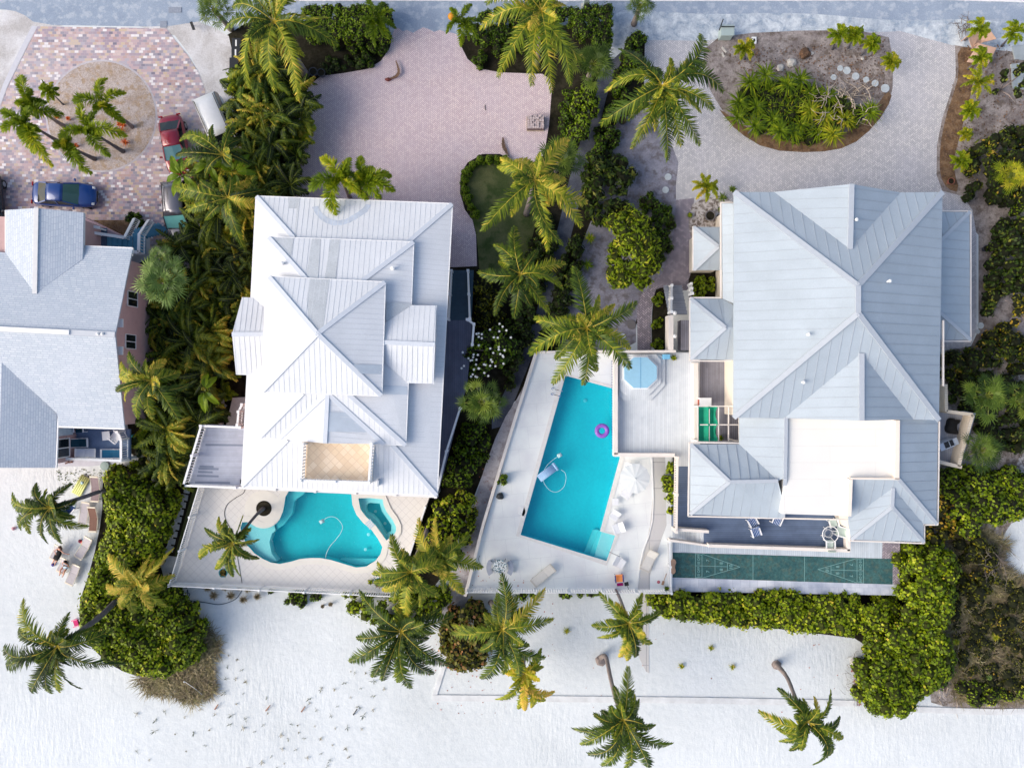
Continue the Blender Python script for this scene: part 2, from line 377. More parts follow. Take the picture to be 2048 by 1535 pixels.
ground('planting_circle_border', [(203 + (p[0] - 203) * 1.035, 232 + (p[1] - 232) * 1.035) for p in circ], .026, mat('pale_border', S(200, 194, 202), .8, .1))
ground('planting_circle', circ, .034, M_circle)
ground('pink_driveway', [(790, 55), (800, 58), (806, 63), (814, 60), (826, 66), (836, 60), (846, 55), (856, 58), (868, 64), (880, 60), (890, 64), (905, 66), (916, 70), (920, 88), (935, 118), (958, 137), (1000, 145), (1085, 148), (1100, 158), (1104, 175), (1098, 250), (1088, 310), (1050, 335), (1000, 308), (965, 308), (935, 325), (921, 350), (920, 385), (930, 420), (945, 440), (952, 470), (954, 532), (890, 535), (880, 440), (560, 440), (592, 380), (593, 300), (597, 245), (603, 200), (620, 170), (642, 152), (690, 146), (735, 138), (762, 122), (780, 95), (785, 70)], .022, M_pink)
ground('lawn', [(940, 350), (960, 325), (1000, 318), (1060, 330), (1080, 380), (1075, 440), (1050, 520), (1030, 560), (960, 560), (956, 500), (952, 460), (938, 420), (930, 385)], .026, M_lawn, 2)
ground('grey_driveway', [(1290, 80), (1405, 82), (1540, 66), (1777, 64), (1800, 62), (1850, 76), (1880, 84), (1910, 92), (1912, 150), (1900, 190), (1885, 235), (1874, 290), (1873, 350), (1885, 382), (1925, 392), (1945, 420), (1953, 470), (1953, 660), (1942, 688), (1920, 697), (1870, 697), (1870, 450), (1400, 450), (1382, 420), (1384, 560), (1340, 565), (1346, 500), (1352, 430), (1352, 370), (1357, 325), (1340, 280), (1310, 240), (1288, 170)], .022, M_greyh)
ground('garden_walk', [(1352, 400), (1388, 396), (1384, 560), (1378, 580), (1345, 582), (1322, 578), (1306, 592), (1302, 640), (1303, 706), (1275, 706), (1274, 620), (1282, 590), (1300, 572), (1325, 545), (1342, 500), (1350, 450)], .028, M_walkh)
ground('grey_sand_yard', [(1215, 250), (1320, 205), (1372, 290), (1380, 330), (1370, 430), (1362, 520), (1320, 585), (1272, 620), (1272, 706), (1090, 706), (1110, 640), (1140, 560), (1170, 470), (1200, 400), (1210, 320)], .010, M_greysand, 1)
ground('sandy_lane', [(1222, 90), (1256, 92), (1240, 130), (1216, 180), (1202, 240), (1180, 330), (1160, 400), (1140, 480), (1112, 580), (1078, 680), (1045, 760), (1010, 850), (975, 860), (1010, 780), (1048, 700), (1080, 600), (1104, 500), (1125, 420), (1140, 350), (1165, 270), (1180, 200), (1198, 150)], .014, M_lane, 1)
ground('beach_path', [(1000, 850), (1045, 780), (1075, 706), (1000, 960), (930, 1195), (940, 1240), (860, 1250), (900, 1160), (935, 1060), (960, 960)], .018, M_lane2, 1)
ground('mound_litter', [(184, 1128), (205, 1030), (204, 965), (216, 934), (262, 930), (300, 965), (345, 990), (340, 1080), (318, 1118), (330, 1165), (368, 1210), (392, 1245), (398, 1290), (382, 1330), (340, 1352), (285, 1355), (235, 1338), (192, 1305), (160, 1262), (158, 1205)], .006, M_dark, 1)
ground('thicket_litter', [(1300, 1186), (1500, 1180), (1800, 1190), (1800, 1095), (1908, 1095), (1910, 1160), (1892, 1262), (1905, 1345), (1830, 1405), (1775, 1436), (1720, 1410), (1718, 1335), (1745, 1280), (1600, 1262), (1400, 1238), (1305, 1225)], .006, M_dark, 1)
ground('island_soil', [(1405, 78), (1540, 62), (1775, 60), (1786, 120), (1785, 195), (1752, 248), (1700, 292), (1630, 304), (1535, 298), (1475, 262), (1440, 215), (1412, 165)], .032, M_soil, 1)
ground('island_mulch_edge', [(1436, 215), (1500, 262), (1600, 285), (1690, 270), (1745, 225), (1775, 180), (1786, 195), (1752, 250), (1700, 294), (1630, 306), (1535, 300), (1475, 264), (1445, 228)], .038, M_mulch, 1)
ground('east_soil', [(1890, 92), (2100, 80), (2100, 960), (1880, 960), (1890, 700), (1942, 692), (1957, 660), (1957, 470), (1930, 440), (1900, 420), (1868, 400), (1856, 350), (1857, 290), (1868, 235), (1884, 190), (1890, 150)], .010, M_soil)
ground('east_mulch', [(1914, 95), (1950, 95), (1945, 180), (1925, 250), (1905, 330), (1920, 385), (1895, 379), (1879, 350), (1880, 290), (1891, 235), (1906, 190), (1918, 150)], .016, M_mulch, 1)
ground('east_lower_soil', [(1885, 700), (2100, 700), (2100, 1030), (2030, 1035), (2000, 1080), (1985, 1160), (2020, 1210), (2100, 1160), (2100, 1420), (1900, 1415), (1850, 1400), (1850, 1060), (1880, 1000)], .018, M_brushsoil, 1)
ground('shell_bed', [(1388, 398), (1470, 390), (1470, 455), (1442, 480), (1382, 480), (1376, 440)], .034, M_shell, 1)
ground('south_west_bed', [(1308, 580), (1325, 574), (1340, 576), (1342, 706), (1304, 706), (1303, 640)], .034, M_dark, 1)
ground('entry_bed', [(1384, 538), (1440, 538), (1440, 600), (1378, 600), (1377, 560)], .036, M_dark)
ground('front_step_bed', [(172, 440), (260, 440), (300, 452), (265, 480), (215, 470)], .034, M_mulch)
ground('stone_strip', [(330, 1130), (380, 960), (412, 968), (352, 1170)], .012, M_dark)
ground('house_forecourt', [(112, 912), (210, 915), (240, 925), (180, 932), (112, 932)], .030, mat('pale_concrete', S(206, 208, 220), .8, .06))
# grass strip between the stones and the fence
ground('grass_strip', [(388, 970), (408, 972), (362, 1130), (347, 1118)], .022, M_lawn)
# seawall in the sand
sw = MB()
for a, b in [((866, 1394), (1100, 1396)), ((1100, 1396), (1400, 1399)), ((1400, 1399), (1712, 1405)), ((1815, 1417), (1990, 1422)), ((1990, 1422), (2090, 1420))]:
    p, q = P(a[0], a[1], .0), P(b[0], b[1], .0); sw.beam(p, q, .44, .18)
sw.beam(P(868, 1394, -.01), P(905, 1275, -.01), .34, .17)
o = sw.build('seawall', mat('weathered_concrete', S(228, 230, 233), .85, .1, 1.2, .01), loc=P(1290, 1398, 0))
tag(o, 'low pale concrete seawall cap half buried along the beach', 'wall')
sl = MB(); sl.prism([P(x, y, .02) for x, y in [(1280, 1185), (1297, 1185), (1298, 1345), (1292, 1342), (1276, 1310), (1272, 1290)]], 0, .03)
tag(sl.build('beach_walk', M_conc2), kind='structure')
# ================= pool decks and pools =================
ZD = 1.2
def W2(pts, z): return [P(p[0], p[1], z) for p in pts]
def raised(name, pts, z, m, holes=(), z0=0.0, uvrot=0, mside=None, thick=None):
    W = W2(pts, z); Hs = [W2(h, z) for h in holes]; mb = MB(); sheet_mesh(W, Hs, z, mb, 0)
    n = len(W); a = sum(W[i].x * W[(i + 1) % n].y - W[(i + 1) % n].x * W[i].y for i in range(n))
    if a < 0: W = W[::-1]
    for i in range(n):
        p, q = W[i], W[(i + 1) % n]; mb.face([(p.x, p.y, z0), (q.x, q.y, z0), (q.x, q.y, z), (p.x, p.y, z)], 1 if mside else 0)
    return tag(mb.build(name, [m, mside] if mside else m, uvrot=uvrot), kind='structure')
def water_mat():
    m = bpy.data.materials.new('pool_water'); m.use_nodes = True; nt = m.node_tree; nt.nodes.remove(nt.nodes['Principled BSDF'])
    tc = N(nt, 'ShaderNodeTexCoord').outputs['Object']; t = N(nt, 'ShaderNodeBsdfTransparent'); t.inputs[0].default_value = (.72, .97, .98, 1)
    g = N(nt, 'ShaderNodeBsdfGlossy'); g.inputs['Roughness'].default_value = .04; fr = N(nt, 'ShaderNodeFresnel'); fr.inputs[0].default_value = 1.33
    b = N(nt, 'ShaderNodeBump'); b.inputs['Strength'].default_value = .7; b.inputs['Distance'].default_value = .05; L(nt, NOISE(nt, tc, 2.2, 4, .6, .6), b.inputs['Height'])
    L(nt, b.outputs[0], g.inputs['Normal']); L(nt, b.outputs[0], fr.inputs['Normal'])
    geo = N(nt, 'ShaderNodeNewGeometry'); fac = MA(nt, 'MULTIPLY', fr.outputs[0], MA(nt, 'SUBTRACT', 1.0, geo.outputs['Backfacing']))
    mx = N(nt, 'ShaderNodeMixShader'); L(nt, fac, mx.inputs[0]); L(nt, t.outputs[0], mx.inputs[1]); L(nt, g.outputs[0], mx.inputs[2])
    L(nt, mx.outputs[0], nt.nodes['Material Output'].inputs[0]); return m
M_water = water_mat()
def plaster(name, a, b, sc=.35):
    m, nt, bs = newmat(name); tc = N(nt, 'ShaderNodeTexCoord').outputs['Object']
    c = RAMP(nt, NOISE(nt, tc, sc, 6, .6), [(.3, a), (.7, b)])
    c = MIX(nt, .25, c, RAMP(nt, NOISE(nt, tc, 6, 3, .7), [(.3, (.35, .35, .35, 1)), (.7, (.65, .65, .65, 1))]), 'OVERLAY')
    L(nt, c, bs.inputs['Base Color']); bs.inputs['Roughness'].default_value = .8; return m
M_deep = plaster('deep_turquoise_plaster', (.01, .52, .58, 1), (.02, .60, .68, 1))
M_deep3 = plaster('rect_pool_plaster', (.005, .46, .57, 1), (.01, .58, .68, 1), .16)
M_mid = plaster('mid_turquoise_plaster', (.12, .64, .70, 1), (.17, .70, .74, 1))
M_shelf = plaster('shelf_plaster', (.42, .74, .76, 1), (.5, .78, .8, 1))
M_coping = mat('pale_coping', S(238, 234, 226), .6, .03, 1.5)

# kidney pool outline (image pixels at the water plane)
pool2 = [(704, 960), (704, 988), (706, 1008), (714, 1028), (727, 1044), (744, 1058), (757, 1076), (766, 1093), (762, 1108), (752, 1121), (733, 1133), (712, 1135), (688, 1128), (662, 1120), (640, 1116), (620, 1116), (600, 1118), (580, 1124), (560, 1128), (541, 1125), (524, 1117), (508, 1106), (494, 1090), (484, 1072), (480, 1055), (484, 1043), (494, 1042), (510, 1049), (527, 1055), (545, 1050), (558, 1038), (565, 1022), (568, 1006), (570, 993), (580, 975), (590, 960)]
spa2 = [(716, 995), (740, 994), (766, 997), (768, 1008), (774, 1022), (786, 1038), (793, 1052), (793, 1062), (788, 1070), (773, 1081), (764, 1070), (750, 1050), (732, 1034), (720, 1018)]
deep2 = [(600, 962), (597, 985), (584, 1005), (580, 1030), (563, 1052), (545, 1066), (536, 1085), (540, 1108), (553, 1123), (562, 1127), (580, 1123), (600, 1117), (620, 1115), (640, 1115), (662, 1119), (676, 1122), (750, 1118), (760, 1108), (764, 1093), (755, 1077), (742, 1060), (725, 1046), (712, 1029), (704, 1010), (702, 988), (702, 962)]
spa2in = [(733, 1008), (740, 1005), (759, 1006), (764, 1022), (783, 1050), (782, 1062), (772, 1068), (765, 1058), (756, 1042), (745, 1030), (733, 1025), (731, 1016)]
deck2 = [(400, 955), (349, 1167), (792, 1187), (812, 1130), (872, 955)]
raised('pool_terrace', deck2, ZD, M_pooltile, [pool2, spa2], uvrot=PI / 4, mside=mat('terrace_wall', S(214, 208, 200), .8))
def pool(name, label, outline, bottom, water_z, mat_bottom, ledges, cat='swimming pool'):
    c = np.mean([[p[0], p[1]] for p in outline], axis=0); t = thing(name, label, cat, P(c[0], c[1], 0))
    W = W2(outline, ZD); b = MB(); b.prism(W, bottom, ZD, top=False, bottom=False)
    # inner-facing walls: flip
    b.f = [f[::-1] for f in b.f]; sheet_mesh(W, [], bottom, b, 0)
    b.build('basin', mat_bottom, t)
    for nm, poly, z, mt in ledges:
        l = MB(); l.prism(W2(poly, ZD), bottom + .01, z); l.build(nm, mt, t)
    wmb = MB(); sheet_mesh([v for v in W], [], water_z, wmb); wmb.build('water', M_water, t)
    return t
tp = pool('kidney_pool', 'free-form turquoise pool with pale sun shelf behind the middle house', pool2, .05, ZD - .1, M_deep,
     [('sun_shelf', [(480, 1055), (484, 1043), (494, 1042), (510, 1049), (527, 1055), (545, 1050), (548, 1062), (541, 1068), (536, 1085), (540, 1108), (552, 1124), (541, 1125), (524, 1117), (508, 1106), (494, 1090), (484, 1072)], .86, M_shelf),
      ('entry_ledge', [(558, 1038), (565, 1022), (568, 1006), (570, 993), (580, 975), (600, 975), (596, 990), (584, 1006), (580, 1030), (563, 1052), (550, 1060), (546, 1050)], .70, M_mid),
      ('step', [(569, 993), (578, 978), (612, 975), (604, 990), (590, 999), (572, 1000)], .84, M_mid),
      ('bench', [(676, 1122), (690, 1121), (752, 1121), (733, 1132), (712, 1134), (690, 1128)], .52, M_mid)])
def coping(outline, wpx, z, skip=None):
    mb = MB(); n = len(outline); W = W2(outline, z); cen = sum(W, Vector()) / n
    nor = []
    a = sum(W[i].x * W[(i + 1) % n].y - W[(i + 1) % n].x * W[i].y for i in range(n)); sg = 1 if a > 0 else -1
    for i in range(n):
        d = (W[(i + 1) % n] - W[i - 1]).normalized(); nor.append(Vector((d.y, -d.x, 0)) * sg)
    for i in range(n):
        j = (i + 1) % n; a0, b0 = W[i] - nor[i] * .04, W[j] - nor[j] * .04; a1, b1 = W[i] + nor[i] * wpx, W[j] + nor[j] * wpx
        up = Vector((0, 0, .035))
        mb.face([a0 + up, a1 + up, b1 + up, b0 + up] if sg > 0 else [b0 + up, b1 + up, a1 + up, a0 + up])
        mb.face([a0, a0 + up, b0 + up, b0]); mb.face([a1, b1, b1 + up, a1 + up])
    return mb
coping(pool2, .42, ZD).build('coping', M_coping, tp)
for (x, y) in [(737, 1068), (731, 1098)]:
    l = MB(); l.lathe(P(x, y, .3) , [(.12, 0), (.12, .03), (.05, .05)], 12); l.build('pool_light', plain('lamp_lens', (.5, .8, .85, 1)), tp)
ts = pool('spa', 'small curved spa joined to the free-form pool', spa2, .05, ZD - .06, M_mid, [], 'spa')
sr = MB(); sheet_mesh(W2(spa2, .78), [W2(spa2in, .78)], .78, sr)
Wi = W2(spa2in, .78)
for i in range(len(Wi)):
    p, q = Wi[i], Wi[(i + 1) % len(Wi)]; sr.face([(p.x, p.y, .05), (p.x, p.y, .78), (q.x, q.y, .78), (q.x, q.y, .05)])
sr.build('seat_ring', M_shelf, ts)
di = MB(); di.prism(W2([(p[0] + .0, p[1]) for p in spa2in], .06), .055, .075); di.build('spa_floor', M_deep, ts)
for (x, y) in [(751, 1022), (770, 1046)]:
    l = MB(); l.lathe(P(x, y, .1), [(.11, 0), (.11, .03), (.05, .05)], 12); l.build('drain', plain('drain_white', (.55, .8, .8, 1)), ts)
coping(spa2, .36, ZD + .03).build('coping', M_coping, ts)
# spill steps between spa and pool
st = MB()
for k in range(4):
    a = Vector(P(736 + k * 2.6, 1043 + k * 3.2, ZD + .075)); st.box(a, (.5, .1, .02), rz=.75)
st.build('spillway', mat('spill_tile', S(206, 222, 236), .4), ts)
# round planter with mulch and thin coping apron round it
ap = MB(); sheet_mesh([P(527 + 38 * math.cos(a), 1018 + 38 * math.sin(a), ZD + .01) for a in np.linspace(0, 2 * PI, 33)[:-1]], [[P(528 + 16 * math.cos(a), 1016 + 16 * math.sin(a), ZD + .01) for a in np.linspace(0, 2 * PI, 25)[:-1]]], ZD + .012, ap)
tag(ap.build('planter_apron', M_coping), kind='structure')
pm = MB(); pm.lathe(P(528, 1016, ZD - .02), [(.56, 0), (.56, .04), (.52, .055)], 24); tag(pm.build('planter_mulch', M_dark), kind='structure')

# rectangular pool
pool3 = [(1130, 750), (1226, 776), (1226, 908), (1241, 913), (1201, 1062), (1231, 1070), (1213, 1122), (1040, 1069)]
deck3 = [(1072, 706), (1345, 706), (1345, 1184), (931, 1184)]
raised('pool_patio', deck3, ZD, M_conc, [pool3], mside=M_cream_paint, uvrot=.1)
t3 = pool('rectangular_pool', 'long slanted bright turquoise pool with straight sides', pool3, .05, ZD - .12, M_deep3,
    [('step', [(1205, 1065), (1231, 1070), (1213, 1122), (1190, 1115)], .88, M_shelf),
     ('step', [(1197.5, 1062), (1205, 1065), (1190, 1115), (1181.5, 1112.4)], .62, M_mid),
     ('step', [(1189, 1063), (1197.5, 1062), (1181.5, 1112.4), (1171, 1109)], .36, M_mid)])
coping(pool3, .30, ZD).build('coping', mat('block_coping', S(234, 232, 230), .7, .05, 4), t3)
l = MB(); l.lathe(P(1170, 801, .1), [(.14, 0), (.14, .03), (.05, .05)], 14); l.build('drain', plain('drain_blue', (.1, .6, .7, 1)), t3)
for (x, y, dx, dy) in [(1105, 777, 22, 6), (1104, 788, 20, 5)]:
    a = P(x, y, ZD); b = P(x + dx, y + dy, ZD); d = b - a; r = MB()
    pts = [a + Vector((0, 0, .03)), a + d * .2 + Vector((0, 0, .55)), a + d * .55 + Vector((0, 0, .8)), a + d * .85 + Vector((0, 0, .6)), b + Vector((0, 0, -.25))]
    r.tube(pts, .03, 8); r.lathe(a + Vector((0, 0, .03)), [(.09, 0), (.09, .03)], 10)
    r.build('ladder_rail', plain('chrome', (.8, .82, .85, 1), .15, 1), t3)
r = MB(); a = P(1238, 1108, ZD); b = P(1216, 1098, ZD)
r.tube([a + Vector((0, 0, .03)), a + Vector((-.05, .02, .8)), b + Vector((0, 0, .85)), b + Vector((-.1, 0, .3))], .028, 8); r.build('grab_rail', bpy.data.materials['chrome'], t3)
sk = MB(); sk.prism(W2([(1036, 1013), (1048, 1012), (1051, 1022), (1048, 1031), (1036, 1027)], ZD), ZD + .002, ZD + .035); sk.build('skimmer_lid', M_white_paint, t3)
# weather-stained walk right of the pool and the thin white divider
raised('side_walk', [(1304, 912), (1330, 912), (1333, 1050), (1322, 1080), (1300, 1150), (1300, 1180), (1275, 1180), (1283, 1130), (1300, 1050), (1306, 990)], ZD + .006, M_conc2, z0=ZD)
dv = MB(); dpts = [(1304, 912), (1306, 960), (1307, 1000), (1305, 1040), (1298, 1070), (1287, 1100), (1280, 1130), (1275, 1170), (1275, 1181)]
for a, b in zip(dpts[:-1], dpts[1:]): dv.beam(P(*a, ZD + .03), P(*b, ZD + .03), .06, .05)
tag(dv.build('deck_divider', M_white_paint, loc=P(1300, 1040, ZD)), 'thin curved white edging strip right of the rectangular pool', 'edging')

# shuffleboard court platform
ZC = 1.0
M_shuf = patchy('green_court', S(56, 94, 98), S(74, 112, 112), S(86, 104, 98), 1.0, .38, .62, 5, .004, .45)
M_lightplank = planks('light_planks', S(206, 216, 226), .14, 'y', S(170, 180, 196), .12, .06)
raised('court_walk', [(1338, 1060), (1790, 1075), (1800, 1190), (1338, 1182)], ZC, M_travertine, mside=M_cream_paint)
raised('court_boardwalk', [(1345, 1075), (1765, 1080), (1764, 1117), (1345, 1102)], ZC + .012, M_lightplank, z0=ZC)
raised('court_brick_end', [(1765, 1083), (1800, 1085), (1800, 1168), (1786, 1168), (1786, 1117), (1764, 1117)], ZC + .01, M_walkh, z0=ZC)
sc = thing('shuffleboard_court', 'long dark green shuffleboard court with white triangle scoring markings', 'shuffleboard court', P(1565, 1135, ZC))
zc = ZC + .02
b = MB(); b.prism(W2([(1342, 1104), (1786, 1117), (1785, 1168), (1342, 1154)], zc), ZC - .02, zc); b.build('playing_surface', M_shuf, sc)
# helper mapping: u along length px, v 0 (top edge) .. 1 (bottom)
def ct(x, v): 
    yt = 1104 + (x - 1342) * 13 / 444; yb = 1154 + (x - 1342) * 14 / 443; return (x, yt + (yb - yt) * v)
M_line = plain('court_line', S(136, 180, 178)); ln = MB()
def cl(a, b, w=.028): ln.beam(P(*ct(*a), zc + .004), P(*ct(*b), zc + .004), w, .006)
for x in (1391, 1506, 1609, 1727): cl((x, 0), (x, 1))
cl((1404, .04), (1404, .96)); cl((1714, .04), (1714, .96)); cl((1430, .2), (1430, .8)); cl((1455, .33), (1455, .67)); cl((1662, .33), (1662, .67)); cl((1688, .2), (1688, .8))
cl((1391, .5), (1455, .5)); cl((1662, .5), (1727, .5))
for v in (0.02, .98):
    cl((1404, v), (1480, .5)); cl((1391, v), (1404, .5 + (v - .5) * .9)); cl((1714, v), (1636, .5)); cl((1727, v), (1714, .5 + (v - .5) * .9))
ln.build('court_marking', M_line, sc)
def ctext(s, x, v, rot, size):
    cu = bpy.data.curves.new('number', 'FONT'); cu.body = s; cu.size = size; cu.align_x = 'CENTER'; cu.align_y = 'CENTER'; cu.extrude = .002; cu.offset = 0
    tmp = bpy.data.objects.new('tmp', cu); COL.objects.link(tmp); bpy.context.view_layer.update()
    me = bpy.data.meshes.new_from_object(tmp.evaluated_get(bpy.context.evaluated_depsgraph_get())); bpy.data.objects.remove(tmp)
    o = bpy.data.objects.new('number_marking', me); COL.objects.link(o); me.materials.clear(); me.materials.append(M_line); o.parent = sc
    q = P(*ct(x, v), zc + .006) - Vector(sc.location); o.location = q; o.rotation_euler = (0, 0, rot)
for s, x, v in [('10', 1462, .5), ('8', 1443, .37), ('8', 1443, .63), ('7', 1416, .28), ('7', 1416, .72)]: ctext(s, x, v, PI / 2, .34)
for v in (.27, .75): ctext('10 OFF', 1397.5, v, PI / 2, .26)
for s, x, v in [('10', 1654, .5), ('8', 1675, .37), ('8', 1675, .63), ('7', 1702, .28), ('7', 1702, .72)]: ctext(s, x, v, -PI / 2, .34)
for v in (.27, .75): ctext('10 OFF', 1720.5, v, -PI / 2, .26)

# fences --------------------------------------------------------------
M_fence = plain('white_fence_vinyl', (.82, .83, .85, 1), .4)
def fence(parent_or_spec, pts, z, h=1.0, post=2.2, slat=.13, slatw=.035, railw=.08, name='fence', railm=None, postw=.11, low=.12):
    """pts px on the floor plane z"""
    m = railm or M_fence
    if isinstance(parent_or_spec, tuple):
        label, cat = parent_or_spec[:2]; t = thing(name, label, cat, P(pts[0][0], pts[0][1], z)); par = t
    else: par = parent_or_spec
    W = [P(p[0], p[1], z) for p in pts]; rt, rb, sl = MB(), MB(), MB(); posts = []
    for a, b in zip(W[:-1], W[1:]):
        d = b - a; Ln = d.length; n = max(1, round(Ln / post))
        rt.beam(a + Vector((0, 0, h)), b + Vector((0, 0, h)), railw, .05); rb.beam(a + Vector((0, 0, low)), b + Vector((0, 0, low)), .05, .05)
        for k in range(n + 1): posts.append(a + d * (k / n))
        if slat:
            ns = int(Ln / slat)
            for k in range(1, ns): q = a + d * (k / ns); sl.beam(q + Vector((0, 0, low + .025)), q + Vector((0, 0, h - .025)), slatw, slatw, up=d)
    top = rt.build('top_rail', m, par); rb.build('bottom_rail', m, par)
    if slat: sl.build('slats', m, par)
    seen = []
    for q in posts:
        if any((q - s_).length < .25 for s_ in seen): continue
        seen.append(q); pm = MB(); pm.box(q + Vector((0, 0, (h + .06) / 2)), (postw, postw, h + .06)); pm.box(q + Vector((0, 0, h + .08)), (postw + .04, postw + .04, .04)); pm.build('post', m, par)
    return par
fence(('long white picket fence along the beach side of the free-form pool terrace', 'fence'), [(352, 1163), (792, 1184)], ZD, 1.15, 3.0, .17, .06, .06, name='picket_fence')
fence(('slanted white picket fence left of the free-form pool terrace', 'fence'), [(352, 1161), (412, 962)], ZD, 1.15, 3.0, .17, .06, .06, name='picket_fence')
fence(('thin white fence on the right side of the free-form pool terrace', 'fence'), [(853, 1010), (820, 1110), (798, 1180)], ZD, .9, 3.0, .2, name='picket_fence')
fence(('white picket fence along the beach side of the rectangular pool patio', 'fence'), [(936, 1176), (1337, 1178)], ZD, 1.1, 2.4, .18, .07, .06, name='picket_fence')
fence(('short white picket fence between the pool patio and the shuffleboard court', 'fence'), [(1337, 1176), (1334, 1078)], ZD, .95, 2.2, .15, .05, name='picket_fence')
def wall(label, pts, z0, z1, wd, m, name='wall', cap=None):
    mb = MB(); W = [P(p[0], p[1], z1) for p in pts]
    for a, b in zip(W[:-1], W[1:]):
        mb.beam(Vector((a.x, a.y, (z0 + z1) / 2)), Vector((b.x, b.y, (z0 + z1) / 2)), wd, z1 - z0)
    o = mb.build(name, m, loc=Vector((W[0].x, W[0].y, z0))); return tag(o, label, 'wall')
wall('long slanted white wall between the beach path and the rectangular pool patio', [(1072, 706), (1030, 838), (966, 1050), (930, 1192)], 0, ZD + .28, .22, M_cream_paint, 'patio_wall')
wall('straight white wall at the north end of the rectangular pool patio', [(1076, 704), (1232, 702)], 0, ZD + 1.0, .16, M_cream_paint, 'patio_wall')
# ================= roofs =================
zmap = lambda z: z
def metal(name, col, rough=.42, var=.05):
    m = mat(name, col, rough, var, .5, spec=.5, fine=(18, .10)); return m
M_roofW = metal('white_metal_roof', S(229, 232, 238), .5)
M_roofG = metal('grey_metal_roof', S(176, 188, 200), .5)
M_panel = mat('weathered_metal_panel', S(204, 209, 215), .5, .08, .8, fine=(14, .2))
M_seamW = plain('roof_seam_white', S(216, 220, 226), .5); M_seamG = plain('roof_seam_grey', S(172, 181, 192), .5)
M_capW = plain('ridge_cap_white', S(214, 220, 230), .45); M_capG = plain('ridge_cap_grey', S(188, 195, 205), .45)
M_wallP = mat('pink_stucco', S(206, 172, 170), .85, .05, 1.5, .01); M_wallC = mat('cream_stucco', S(236, 226, 214), .85, .04, 1.5)
M_glass = plain('dark_glass', (.012, .016, .02, 1), .08, 0, .6)
M_shing = bricks('pale_shingles', .42, .15, [(0, S(200, 208, 218)), (.35, S(206, 213, 222)), (.7, S(196, 205, 216)), (.9, S(210, 216, 224))], S(172, 182, 200), .12, .85, .5, .3, S(206, 212, 224), .3, jit=.9)
def seams(mb, pts, sp, w=.035, h=.02, inset=.0, phase=.5):
    pts = [Vector(p) for p in pts]; n = Vector((0, 0, 0))
    for i in range(len(pts)):
        a, b = pts[i], pts[(i + 1) % len(pts)]; n += a.cross(b)
    n.normalize()
    if n.z < 0: n = -n
    e = Vector((0, 0, 1)).cross(n).normalized(); us = [p.dot(e) for p in pts]; u = math.floor(min(us) / sp) * sp + sp * phase
    while u < max(us):
        hits = []
        for i in range(len(pts)):
            a, b = pts[i], pts[(i + 1) % len(pts)]; ua, ub = us[i], us[(i + 1) % len(pts)]
            if (ua - u) * (ub - u) < 0: hits.append(a.lerp(b, (u - ua) / (ub - ua)))
        t = n.cross(e); hits.sort(key=lambda p: p.dot(t))
        for a, b in zip(hits[::2], hits[1::2]):
            if (b - a).length > .15: mb.beam(a + n * (h / 2), b + n * (h / 2), w, h, up=n)
        u += sp
def roof(t, faces, m, ms, sp, under=.14, sw_=.035, sh_=.02, name='roof', part_seam='roof_seams', seam=True):
    mb, sm = MB(), MB()
    for f in faces:
        W = [P(*p) for p in f]; nn = sum((W[i].cross(W[(i + 1) % len(W)]) for i in range(len(W))), Vector())
        if nn.z < 0: W = W[::-1]
        mb.face(W); mb.face([p - Vector((0, 0, under)) for p in W[::-1]])
        for i in range(len(W)):
            a, b = W[i], W[(i + 1) % len(W)]; d = Vector((0, 0, under)); mb.face([a - d, b - d, b, a])
        if seam: seams(sm, W, sp, sw_, sh_)
    o = mb.build(name, m, t)
    if seam: sm.build(part_seam, ms, t)
    return o
def caps(t, lines, m, w=.26, name='ridge_cap', h=.05):
    mb = MB()
    for a, b in lines: mb.beam(P(*a) + Vector((0, 0, .03)), P(*b) + Vector((0, 0, .03)), w, h)
    return mb.build(name, m, t)
def gutter(t, pts, m, w=.12, name='gutter', h=.12, dz=-.06):
    mb = MB(); W = [P(*p) for p in pts]
    for a, b in zip(W[:-1], W[1:]): mb.beam(a + Vector((0, 0, dz)), b + Vector((0, 0, dz)), w, h)
    return mb.build(name, m, t)
def walls(t, pts, z0, z1, m, name='wall', inset=0):
    z0, z1 = zmap(z0), zmap(z1)
    W = [P(*p) for p in pts]
    if inset:
        c = sum(W, Vector()) / len(W); W = [p + (c - p).normalized() * inset for p in W]
    mb = MB(); mb.prism(W, z0, z1); return mb.build(name, m, t)
def patch(t, faces, m, lift=.012, name='weathered_panels'):
    mb = MB()
    for f in faces:
        W = [P(*p) + Vector((0, 0, lift)) for p in f]
        nn = sum((W[i].cross(W[(i + 1) % len(W)]) for i in range(len(W))), Vector())
        mb.face(W if nn.z > 0 else W[::-1])
    return mb.build(name, m, t)
def vent(t, x, y, z, r=.09, h=.35, name='roof_vent'):
    mb = MB(); mb.lathe(P(x, y, z - .15), [(r, 0), (r, h), (r * 1.6, h), (r * 1.6, h + .06), (r * .5, h + .1)], 10); mb.build(name, bpy.data.materials['white_paint'], t)

